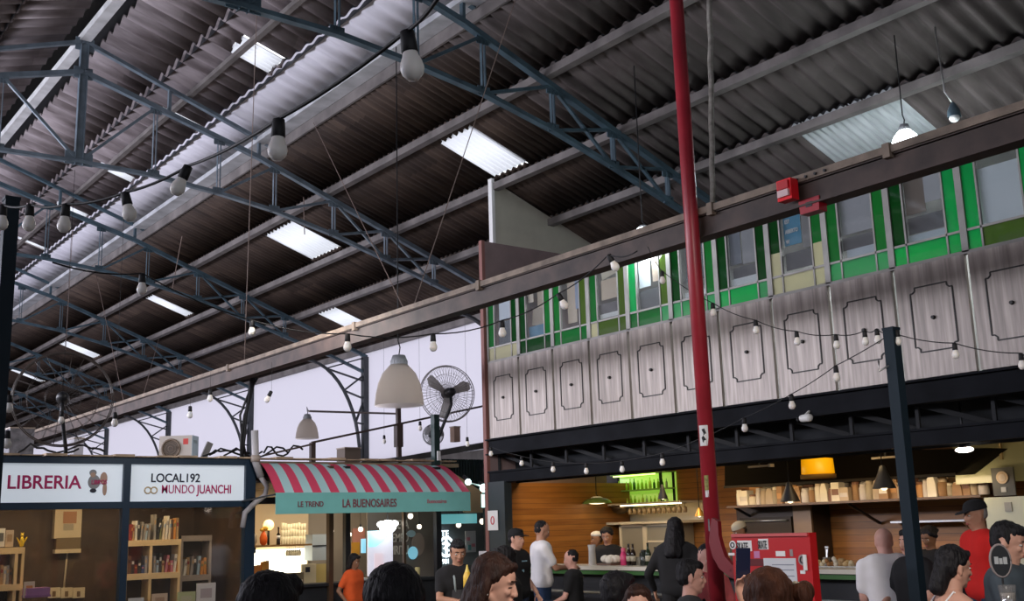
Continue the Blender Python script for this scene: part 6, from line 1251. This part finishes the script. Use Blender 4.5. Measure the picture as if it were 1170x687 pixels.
    return t, hm, U, s
def cmat(n, c, v=.12): return mat('cloth '+n, c, .9, var=v, vscale=6, bump=.3, bscale=14)
c_blk = cmat('black', (.012, .012, .014)); c_wht = cmat('white', (.86, .84, .86), .04); c_gry = cmat('slate grey', (.065, .085, .105)); c_red = cmat('bright red', (.62, .015, .012), .08)
c_org = cmat('orange', (.70, .10, .02)); c_mauve = cmat('dark mauve', (.06, .025, .035)); c_pink = cmat('coral pink', (.60, .12, .13)); c_dgry = cmat('charcoal', (.035, .036, .04)); c_pale = cmat('pale grey', (.36, .33, .34)); c_jean = cmat('blue jeans', (.025, .05, .11)); c_beige = cmat('beige', (.34, .26, .20))
def cap_extra(mc, brim=True, badge=None, flat=False):
    def f(t, hm, U, s, pel, hp):
        d = MB(); d.ell((-.014, 0, .048), (.104, .088, .088 if not flat else .075), 20, 12)
        dome = MB(); vs = []; n = 20; prof = [(1.0, 0), (.99, .25), (.92, .5), (.78, .72), (.5, .9), (.2, .985), (.01, 1)]
        for r_, z_ in prof:
            for j in range(n): a = 2*PI*j/n; vs.append((-.014+.102*r_*math.cos(a), .088*r_*math.sin(a), .040+.088*z_))
        dome.add(vs, [(i*n+j, i*n+(j+1) % n, (i+1)*n+(j+1) % n, (i+1)*n+j) for i in range(6) for j in range(n)], True)
        c = obj('cap', hp(dome), mc, t, world=False)
        if brim:
            pts = [(.075+.0, -.066), (.12, -.060), (.155, -.036), (.168, 0), (.155, .036), (.12, .060), (.075, .066)]
            obj('brim', hp(MB().prism(pts, 0, .006, lambda u, v, h: (u, v, .042+h-.12*(u-.07)))), mc, c, world=False)
        if badge: obj('badge', hp(MB().ell((.085, 0, .075), (.012, .03, .018), 10, 6)), badge, c, world=False)
    return f
# --- 1 woman in profile in the foreground
def ex_w1(t, hm, U, s, pel, hp):
    obj('earring', hp(MB().ell((-.006, -.086, -.040), (.006, .005, .006), 10, 8)), mat('pearl', (.85, .82, .78), .2), t, world=False)
person('woman in profile with long dark brown hair and a pearl earring, nearest of the crowd', 565, 634, 4.75, -14, h=1.66, seat=True, skin=SK_L, hair=H_BRN, hs='long', top_m=c_mauve, female=True, pitch=14, vox=.006, closed=True, extras=ex_w1)
# --- 2,3 dark haired heads from behind
person('person with thick short black hair seen from behind, at the lower left', 314, 661, 3.7, 58, h=1.74, seat=True, skin=SK_M, hair=H_BLK, hs='quiff', top_m=c_dgry, vox=.009)
person('person with full black hair seen from behind, in front of the lit kiosk screen', 450, 653, 3.45, 95, h=1.74, seat=True, skin=SK_M, hair=H_BLK, hs='short_full', top_m=c_blk, vox=.009)
# --- 4 man with apron strap
def ex_ap(t, hm, U, s, pel, hp):
    ma = cmat('pale blue grey apron', (.30, .36, .38))
    for sg in (1, -1): obj('apron_strap', MB().tube([U(-.04, sg*.075, .485), U(.05, sg*.075, .455), U(.122, sg*.065, .36), U(.128, sg*.055, .22)], .013*s, 6), ma, t, world=False)
    obj('apron_bib', MB().prism([(-.09, .24), (.09, .24), (.12, -.02), (-.12, -.02)], .128, .138, lambda u, v, h: U(h, u, v)), cmat('dark apron', (.05, .05, .055)), t, world=False)
AP, _, UA, sA = person('young man in a black T-shirt and grey apron with pale straps, arms forward', 523, 617, 11.3, 285, h=1.7, seat=False, skin=SK_M, hair=H_BLK, hs='short', top_m=c_blk, pitch=18, extras=ex_ap, vox=.009, hands={'L': dict(w=(.34, .02, .16), d=(.6, -.8, -.1), n=(0, -.3, -1), pole=(-.3, 1, -.7)), 'R': dict(w=(.33, -.05, .13), d=(.6, .8, -.2), n=(0, .3, -1), pole=(-.3, -1, -.7))})
c = dp(534, 662, 10.9); t = thing('yellow_bottle', 'yellow pointed sauce bottle held before the man in the apron', 'bottle', tuple(c)); obj('bottle_body', MB().lathe([(.03, -.12), (.042, -.11), (.042, .03), (.026, .07)], c, 16), mat('mustard yellow', (.75, .48, .06), .4), t); obj('nozzle', MB().lathe([(.024, .07), (.012, .11), (.005, .14)], c, 12), mat('yellow nozzle', (.8, .6, .12), .4), t)
# --- 5 white T-shirt man
person('man in a white T-shirt and blue jeans standing at the bar, facing right', 619, 595, 13.7, 12, h=1.68, skin=SK_M, hair=H_BLK, hs='crop', top_m=c_wht, leg_m=c_jean, pitch=18, vox=.009, wide=1.12, seat=False, hands={'L': dict(w=(.36, .03, .14), d=(1, -.3, .1), n=(0, -.5, -1), pole=(-.3, .5, -1)), 'R': dict(w=(.36, -.08, .15), d=(1, .4, .1), n=(0, .5, -1), pole=(-.3, -.5, -1))})
# --- 6 black cap
def ex_6(t, hm, U, s, pel, hp):
    cap_extra(mat('black cap cloth', (.012, .012, .014), .9))(t, hm, U, s, pel, hp)
    obj('shirt_print', MB().prism([(-.05, .36), (.06, .36), (.06, .33), (.0, .32), (-.01, .22), (-.05, .24)], .118, .128, lambda u, v, h: U(h, u, v)), mat('pale blue print', (.30, .50, .62), .7), t, world=False)
person('person in a black cap and black shirt with a pale blue print', 590, 604, 12.9, 325, h=1.66, skin=SK_L, hair=H_BLK, hs='short', top_m=c_blk, extras=ex_6, seat=False, wide=1.1)
# --- 6b raised hand
person('person in dark clothes raising a hand, behind the foreground woman', 574, 624, 9.4, 200, h=1.64, seat=True, skin=SK_P, hair=H_BLK, hs='bob', top_m=c_blk, vox=.009, hands={'L': dict(w=(.16, .20, .40), d=(.1, 0, 1), n=(1, 0, 0), pole=(0, .4, -1), curl=.25)})
# --- 7 child at the counter
person('small dark haired person in black leaning on the bar right of the white shirted man', 652, 628, 12.9, 165, h=1.5, seat=True, skin=SK_P, hair=H_BLK, hs='crop', top_m=c_blk, pitch=10)
# --- 8 servers behind the counter
person('server with curly dark hair behind the bar next to the clear jug', 693, 603, 0, 250, X=10.9, h=1.64, seat=False, skin=SK_M, hair=H_BLK, hs='curly', top_m=c_blk, pitch=20, hands={'L': dict(w=(.33, .12, .08), d=(1, -.3, -.2), n=(0, 0, -1)), 'R': dict(w=(.33, -.12, .08), d=(1, .3, -.2), n=(0, 0, -1))})
def ex_wc(t, hm, U, s, pel, hp):
    obj('white_cap', hp(MB().ell((-.01, 0, .085), (.10, .088, .055), 18, 10)), m_white, t, world=False)
person('server in a white cap bending behind the jug on the bar', 681, 608, 0, 200, X=11.5, h=1.62, seat=False, skin=SK_D, hair=H_BLK, hs='crop', top_m=c_dgry, extras=ex_wc)
# --- 9 couple at the bottom
person('black haired person turned away, left of the centre parted woman', 707, 657, 6.9, 35, h=1.68, seat=True, skin=SK_P, hair=H_BLK, hs='short_full', top_m=c_dgry)
person('woman with dark centre parted hair facing the camera, at the bottom edge', 728, 669, 6.4, 262, h=1.62, seat=True, skin=SK_L, hair=H_BRN, hs='bob', top_m=c_dgry, female=True)
# --- 10 man in profile
person('man in profile with short black hair and a charcoal shirt, left of the red pole', 789, 640, 8.2, -8, h=1.72, seat=True, skin=SK_P, hair=H_BLK, hs='short', top_m=c_dgry, pitch=4, vox=.008)
# --- 11 long hair from behind
person('person in black with long black hair, back turned, at the bar before the fridge', 771, 592, 11.6, 65, h=1.66, skin=SK_M, hair=H_BLK, hs='long', top_m=c_blk, sleeve='long', leg_m=c_blk, seat=False, pitch=12)
# --- 12 person with coral sleeve
def ex_12(t, hm, U, s, pel, hp): remesh(MB().caps(U(.0, .09, .05), .115*s, U(0, .09, .33), .118*s, 14).caps(U(.0, -.09, .05), .115*s, U(0, -.09, .33), .118*s, 14).caps(U(0, -.1, .36), .11*s, U(0, .1, .36), .11*s), 'black_vest', c_blk, t, .011, 2)
person('person in a coral shirt under a black vest beside the red pole', 806, 622, 10.2, 290, h=1.66, seat=True, skin=SK_P, hair=H_BLK, hs='crop', top_m=c_pink, extras=ex_12, pitch=25)
# --- 13 woman with phone
def ex_13(t, hm, U, s, pel, hp):
    bn = MB()
    for q in range(5): bn.ell((-.06+.012*math.cos(q*1.3), -.105-.012*math.sin(q*1.7), .035+.012*math.sin(q*2.2)), (.036, .034, .038), 14, 10)
    remesh(hp(bn), 'hair_bun', H_RED, t, .006, 2)
    obj('scrunchie', hp(MB().tube([(-.052+.036*math.cos(a*PI/8), -.088+.004*math.sin(a*2.1), .030+.042*math.sin(a*PI/8)) for a in range(17)], .010, 8)), mat('cream scrunchie', (.55, .48, .36), .9), t, world=False)
    obj('earring', hp(MB().tube([(-.01+.006*math.cos(a*PI/6), -.080, -.052+.012*math.sin(a*PI/6)) for a in range(13)], .0018, 5)), m_chrome, t, world=False)
person('woman with brown hair in a side bun with a cream scrunchie, seen from behind', 874, 650, 3.9, 98, h=1.68, seat=True, skin=SK_L, hair=H_RED, hs='bun', top_m=c_beige, female=True, vox=.007, extras=ex_13, hands={'L': dict(w=(.325, -.02, .565), d=(.0, .0, 1), n=(-1, -.1, 0), pole=(.0, 1, -1), curl=.6)})
c = dp(849, 646, 4.17); t = thing('smartphone', 'dark smartphone with a hanging cream strap held up in front of the red stand', 'phone', tuple(c)); q_ = Matrix.Translation(c) @ Matrix((rt, -fw, up)).transposed().to_4x4()
obj('phone_body', MB().box((-.027, -.004, -.065), (.027, .004, .065)).xf(q_), mat('phone blue black', (.012, .016, .04), .2), t); obj('screen', MB().box((-.024, -.0055, -.060), (.024, -.004, .060)).xf(q_), mat('phone screen', (.02, .025, .06), .08), t); obj('wrist_strap', MB().tube([(.02, -.006, .03), (.024, -.01, -.02), (.022, -.012, -.06), (.026, -.008, -.03), (.023, -.006, .028)], .0022, 6).xf(q_), m_cream, t)
# --- 14 bald man
person('bald man in a white T-shirt sitting at the bar, seen from behind', 1008, 603, 10.3, 88, h=1.76, seat=True, skin=SK_P, hair=None, hs='none', top_m=c_wht, wide=1.2, vox=.009, leg_m=c_blk, lean=16, pitch=6)
# --- 15 dark haired person in black behind the post
def ex_15(t, hm, U, s, pel, hp): obj('shirt_print', MB().box((-.04, -.006, -.012), (.05, .006, .018)).xf(Matrix.Translation(U(-.02, -.10, .30)) @ Matrix.Rotation(R(0), 4, 'Z')), mat('grey print', (.30, .33, .35), .7), t, world=False)
person('dark haired person in a black T-shirt behind the slim black post', 1037, 604, 9.9, 205, h=1.68, seat=True, skin=SK_L, hair=H_BLK, hs='short', top_m=c_blk, extras=ex_15)
# --- 16 woman in white strap top
person('woman with dark tied back hair in a white strap top, back half turned, facing right', 1088, 624, 6.3, 8, h=1.64, seat=True, skin=SK_L, hair=H_BLK, hs='back', top_m=c_wht, sleeve='none', female=True, vox=.007, lean=6, pitch=8)
# --- 17 red polo
def ex_17(t, hm, U, s, pel, hp):
    cap_extra(mat('black cap cloth', (.012, .012, .014), .9))(t, hm, U, s, pel, hp); obj('collar', MB().tube([U(.06, .06, .445), U(.095, .02, .40), U(.10, 0, .36), U(.095, -.02, .40), U(.06, -.06, .445), U(-.04, -.07, .48), U(-.07, 0, .49), U(-.04, .07, .48), U(.06, .06, .445)], .012*s, 6), c_red, t, world=False)
person('man in a bright red polo shirt and black cap standing by the kitchen, facing left', 1112, 571, 9.5, 188, h=1.74, skin=SK_M, hair=H_GRY, hs='crop', top_m=c_red, extras=ex_17, seat=False, pitch=10, wide=1.08)
# --- 18 man in slate T-shirt
def ex_18(t, hm, U, s, pel, hp):
    obj('chest_print', MB().box((.0, -.11, -.012), (.006, -.005, .0)).box((.0, .005, -.012), (.006, .10, .0)).xf(Matrix.Translation(U(.128, 0, .24))), mat('pale print', (.42, .45, .47), .7), t, world=False)
    obj('chest_picture', MB().prism([(-.13, .0), (-.10, .05), (-.02, .06), (.03, .03), (.10, .06), (.13, .0), (.08, -.07), (-.06, -.08)], .0, .006, lambda u, v, h: U(.124+h, u, .12+v)), mat('pale blue picture', (.18, .32, .42), .7, var=.5, vscale=14), t, world=False)
person('man with short dark hair in a slate blue T-shirt at the lower right corner', 1150, 597, 7.2, 322, h=1.82, seat=True, skin=SK_L, hair=H_BLK, hs='short', top_m=c_gry, extras=ex_18, pitch=14, vox=.007, wide=1.15, beard=None)
# --- 19 cook in grey cap
person('cook in a pale grey cap behind the red stand', 844, 596, 0, 200, X=10.9, h=1.66, seat=False, skin=SK_D, hair=H_BLK, hs='crop', top_m=cmat('olive grey', (.06, .05, .035)), extras=cap_extra(mat('pale grey cap', (.40, .36, .28), .8), brim=False), pitch=20)
# --- 20 kiosk staff in orange
person('kiosk worker with dark hair and an orange shirt behind the black post', 405, 633, 16.6, 330, h=1.55, seat=False, skin=SK_D, hair=H_BLK, hs='bob', top_m=c_org, pitch=15)
# --- 21 kitchen worker
person('kitchen worker in dark clothes behind the black post at the bar', 1060, 602, 0, 215, X=10.9, h=1.60, seat=False, skin=SK_D, hair=H_BLK, hs='curly', top_m=c_blk, pitch=20)
# ------------------------------------------------ red stand with stickers
RX = 6.0
a, b = at(838, 612, 'X', RX), at(922, 612, 'X', RX); RY1, RY0 = a.y, b.y; RT = 1.415
t = thing('red_stand', 'red painted metal stand covered with stickers and a white paper notice', 'stand', (RX, (RY0+RY1)/2, 0))
obj('front_plate', MB().box((RX, RY0, .3), (RX+.02, RY1, RT)), m_redp if False else mat('red enamel', (.50, .012, .015), .35), t)
obj('top_edge', MB().box((RX-.015, RY0-.01, RT-.02), (RX+.07, RY1+.01, RT)), mat('pale worn red edge', (.60, .10, .10), .5), t)
obj('side_plate', MB().box((RX, RY0-.02, 0), (RX+.07, RY0, RT)), mat('red enamel', (.5, .012, .015)), t); obj('side_plate', MB().box((RX, RY1, 0), (RX+.07, RY1+.02, RT)), mat('red enamel', (.5, .012, .015)), t); obj('back_plate', MB().box((RX+.05, RY0, 0), (RX+.07, RY1, RT)), mat('red enamel', (.5, .012, .015)), t)
def onred(px, py, dx=-.004): return at(px, py, 'X', RX+dx)
def stick(px0, py0, px1, py1, mm, nm='sticker', lab_=None, dx=-.003): a, b = onred(px0, py0), onred(px1, py1); return obj(nm, MB().box((RX+dx, b.y, b.z), (RX-.0001, a.y, a.z)), mm, t, label=lab_)
m_stb = mat('sticker black', (.02, .02, .02), .5)
stick(842, 618, 859, 630, m_paper); stick(866, 616, 878, 628, m_paper); stick(886, 630, 897, 636, m_paper); stick(902, 628, 906, 636, mat('sticker grey', (.3, .25, .25), .6)); stick(861, 630, 868, 638, mat('sticker pink', (.55, .2, .4), .6)); stick(914, 652, 920, 656, m_paper); stick(832, 632, 839, 635, m_paper)
NY = (0, -1, 0)
for px, py in ((842, 629), (866, 627)): p = onred(px, py, -.006); text('sticker_lettering', 'SKATE', .075, m_stb, p, NY, EZ, t, xs=.47 if px < 850 else .36, ext=.001)
for px, py, r in ((837, 623, .030), (917, 640, .036)):
    p = onred(px, py, -.004); obj('round_sticker', MB().cyl(p+Vector((.003, 0, 0)), p, r, n=18), m_paper if px < 850 else mat('sticker grey', (.3, .25, .25)), t); obj('round_mark', MB().tube([p+Vector((-.002, r*.55*math.cos(q*PI/6), r*.55*math.sin(q*PI/6))) for q in range(13)], .004, 5), m_stb, t)
stick(872, 638, 911, 665, mat('notice paper', (.62, .64, .68), .7), 'paper_notice', 'white paper notice')
for (x0_, x1_, y_) in ((882, 905, 645), (882, 905, 651), (880, 906, 658)):
    xx = x0_; mb = MB()
    while xx < x1_: a_, b_ = onred(xx, y_, -.005), onred(xx+2.6, y_+1.1, -.005); mb.box((RX-.0045, b_.y, b_.z), (RX-.003, a_.y, a_.z)); xx += 2.5
    obj('notice_line', mb, mat('faint ink', (.25, .27, .32), .7), t)
a_ = onred(866, 641); obj('slot', MB().box((RX-.002, onred(872, 640).y, onred(866, 647).z), (RX+.001, onred(851, 640).y, onred(866, 639).z)), mat('dark red slot', (.12, .006, .008), .6), t)
a_, b_ = onred(919, 634), onred(921.5, 652); tag(obj('white_clip_sign', MB().box((RX-.012, b_.y-.01, b_.z), (RX-.004, a_.y+.01, a_.z)), m_white, origin=tuple(a_)), 'narrow white card clipped to the right edge of the red stand', 'card')
pts = [at(px, py, 'X', 6.6) for px, py in ((822, 596), (818, 606), (817, 618), (820, 632), (827, 644), (837, 652), (848, 657))]
t = thing('red_curved_band', 'dark red curved metal band bending from the foot of the pole to the red stand', 'band', tuple(pts[0])); 
oc = [at(px, py, 'X', 6.6) for px, py in ((815, 592), (813, 606), (812, 620), (816, 636), (824, 650), (836, 660), (848, 664), (849, 650), (838, 645), (830, 636), (826, 624), (823, 612), (822, 596))]
obj('band', MB().prism([(p.y, p.z) for p in oc], 6.58, 6.62, lambda u, v, h: (h, u, v)), mat('dark red band', (.20, .008, .012), .5), t)
for q in (5,): obj('bolt', MB().cyl(pts[q]+Vector((-.02, 0, 0)), pts[q]+Vector((0, 0, 0)), .012, n=8), m_black, t)
# table at the lower right with the oval number sign and a drink
c = dp(1143, 641, 6.0); t = thing('dining_table', 'dark table in front of the man in the slate T-shirt', 'table', (c.x, c.y, 0)); obj('table_top', MB().box((c.x-.35, c.y-.35, .96), (c.x+.35, c.y+.35, 1.0)), m_dark, t)
for sx in (-1, 1):
    for sy in (-1, 1): obj('leg', MB().box((c.x+sx*.3-.02, c.y+sy*.3-.02, 0), (c.x+sx*.3+.02, c.y+sy*.3+.02, .96)), m_black, t)
t = thing('oval_table_sign', 'oval black sign with a pale rim on a thin stem, before the slate T-shirt', 'sign', (c.x, c.y, 1.0)); Q = Matrix.Translation(c) @ Matrix((rt, Vector((-fw.x, -fw.y, 0)).normalized(), Vector((0, 0, 1)))).transposed().to_4x4()
obj('disc', MB().prism([(.052*math.cos(q*PI/12), .082*math.sin(q*PI/12)) for q in range(24)], -.006, .006, lambda u, v, h: (u, h, v)).xf(Q), m_black, t); obj('rim', MB().tube([(.056*math.cos(q*PI/12), 0, .086*math.sin(q*PI/12)) for q in range(25)], .007, 6).xf(Q), mat('grey brown rim', (.26, .22, .22), .5), t)
obj('pale_lettering', MB().box((-.036, .007, -.018), (-.014, .009, .022)).box((-.010, .007, -.018), (.008, .009, .014)).box((.012, .007, -.018), (.034, .009, .020)).xf(Q), mat('sign pale', (.42, .44, .46), .6), t); obj('stem', MB().cyl(c-Vector((0, 0, .085)), (c.x, c.y, 1.0), .006, n=8), m_black, t); obj('foot', MB().cyl((c.x, c.y, 1.0), (c.x, c.y, 1.012), .045, n=16), m_black, t)
c = dp(1152, 684, 5.9); t = thing('drink_glass', 'tall clear glass in front of the slate T-shirt at the bottom edge', 'glass', (c.x, c.y, 1.0)); obj('glass_wall', MB().lathe([(.035, 1.0), (.045, c.z+.07), (.041, c.z+.07), (.031, 1.01), (.001, 1.01)], (c.x, c.y, 0), 18), glass('drink glass', (.85, .85, .85), .15, .15), t); obj('drink', MB().lathe([(.030, 1.012), (.038, c.z+.03), (.001, c.z+.03)], (c.x, c.y, 0), 16), mat('pale drink', (.42, .38, .34), .2), t)
# ------------------------------------------------------------------ light
w = bpy.data.worlds.new('world'); SC.world = w; w.use_nodes = True
w.node_tree.nodes['Background'].inputs[0].default_value = (.95, .97, 1, 1); w.node_tree.nodes['Background'].inputs[1].default_value = 1.6
def area(name, loc, rot, sx, sy, power, col=(1, 1, 1)):
    l = bpy.data.lights.new(name, 'AREA'); l.shape = 'RECTANGLE'; l.size = sx; l.size_y = sy; l.energy = power; l.color = col
    o = bpy.data.objects.new(name, l); COL.objects.link(o); o.location = loc; o.rotation_euler = rot; return o
def point(name, loc, power, col=(1, 1, 1), r=.1):
    l = bpy.data.lights.new(name, 'POINT'); l.energy = power; l.color = col; l.shadow_soft_size = r
    o = bpy.data.objects.new(name, l); COL.objects.link(o); o.location = loc; return o
area('near_end_fill', (1, Y0+.3, 3.2), (R(90), 0, 0), 9, 4, 150, (.88, .93, 1))  # added bluish fill inside the closed near wall, no gate is built
area('left_clerestory_fill', (XL+.3, 31, 5.1), (R(90), 0, R(-90)), 28, 1.6, 3200, (.86, .86, 1))
point('pendant_light', tuple(LAMP1+Vector((0, 0, -.25))), 150, (.85, .97, 1), .15)
point('pendant_light', tuple(LAMP2+Vector((0, 0, -.25))), 40, (.85, .97, 1), .15)
for y in (4, 6.6, 9.2, 11.8): area('mezzanine_lamp', (11.2, y, 5.1), (0, 0, 0), 1.2, .6, 40, (.95, .98, 1))
for y, e in ((3.6, 8), (5.6, 9), (7.8, 9), (10.6, 20), (12.6, 20)): area('bar_lamp', (10.75, y, 2.58), (0, R(-6), 0), .4, .9, e, (1, .70, .36))
area('bookshop_lamp', ((x0+x1)/2, KY+.18, 2.5), (R(12), 0, 0), 3.6, .25, 42, (1, .74, .40))
area('shelf_fill', (11.62, 8.8, 1.90), (0, R(-70), 0), .08, 4.2, 17, (1, .76, .46))  # added strip facing away from the camera, brightens the shelf packages
area('kiosk_lamp', (9, KY+.9, 2.28), (0, 0, 0), 3, .5, 34, (1, .82, .58))
for (x, y, e) in ((4.5, 3, 9), (3.2, 9, 22), (6.2, 13, 60), (1, 16, 50), (3, 22, 60), (9, 22, 30)): point('hall_fill', (x, y, 4.3), e, (1, .90, .82), .3)  # added fill points without lamp bodies, brightening the hall
area('left_clerestory_fill', (XL+.4, 15, 4.6), (R(135), 0, R(-90)), 18, 1.2, 1100, (.86, .88, 1))  # added upward fill that brightens the roof near the ridge
def spot(name, loc, target, power, angle, col):
    l = bpy.data.lights.new(name, 'SPOT'); l.energy = power; l.color = col; l.spot_size = R(angle); l.spot_blend = .6; l.shadow_soft_size = .25
    o = bpy.data.objects.new(name, l); COL.objects.link(o); o.location = loc; o.rotation_euler = (Vector(target)-Vector(loc)).to_track_quat('-Z', 'Y').to_euler(); return o
spot('fill_spot', (2.2, .8, 3.9), (5.8, 6.0, .9), 620, 62, (1, .90, .80))  # added out-of-view spot to brighten the foreground people
spot('fill_spot', (2.5, 7.0, 4.3), (7.8, 10.6, .8), 620, 56, (1, .92, .84))  # added out-of-view spot for the people in the middle of the hall
spot('fill_spot', (5.5, 10.0, 4.2), (7.6, 15.5, 2.0), 260, 70, (.95, .96, 1))  # added fill spot aimed at the awning kiosk
SC.view_settings.view_transform = 'Standard'; SC.view_settings.look = 'None'; SC.view_settings.gamma = 1; SC.view_settings.exposure = .08
SC.view_settings.use_curve_mapping = False
SC.cycles.use_denoising = True; SC.cycles.max_bounces = 6; SC.cycles.diffuse_bounces = 3; SC.cycles.transparent_max_bounces = 16
SC.cycles.sample_clamp_indirect = 4
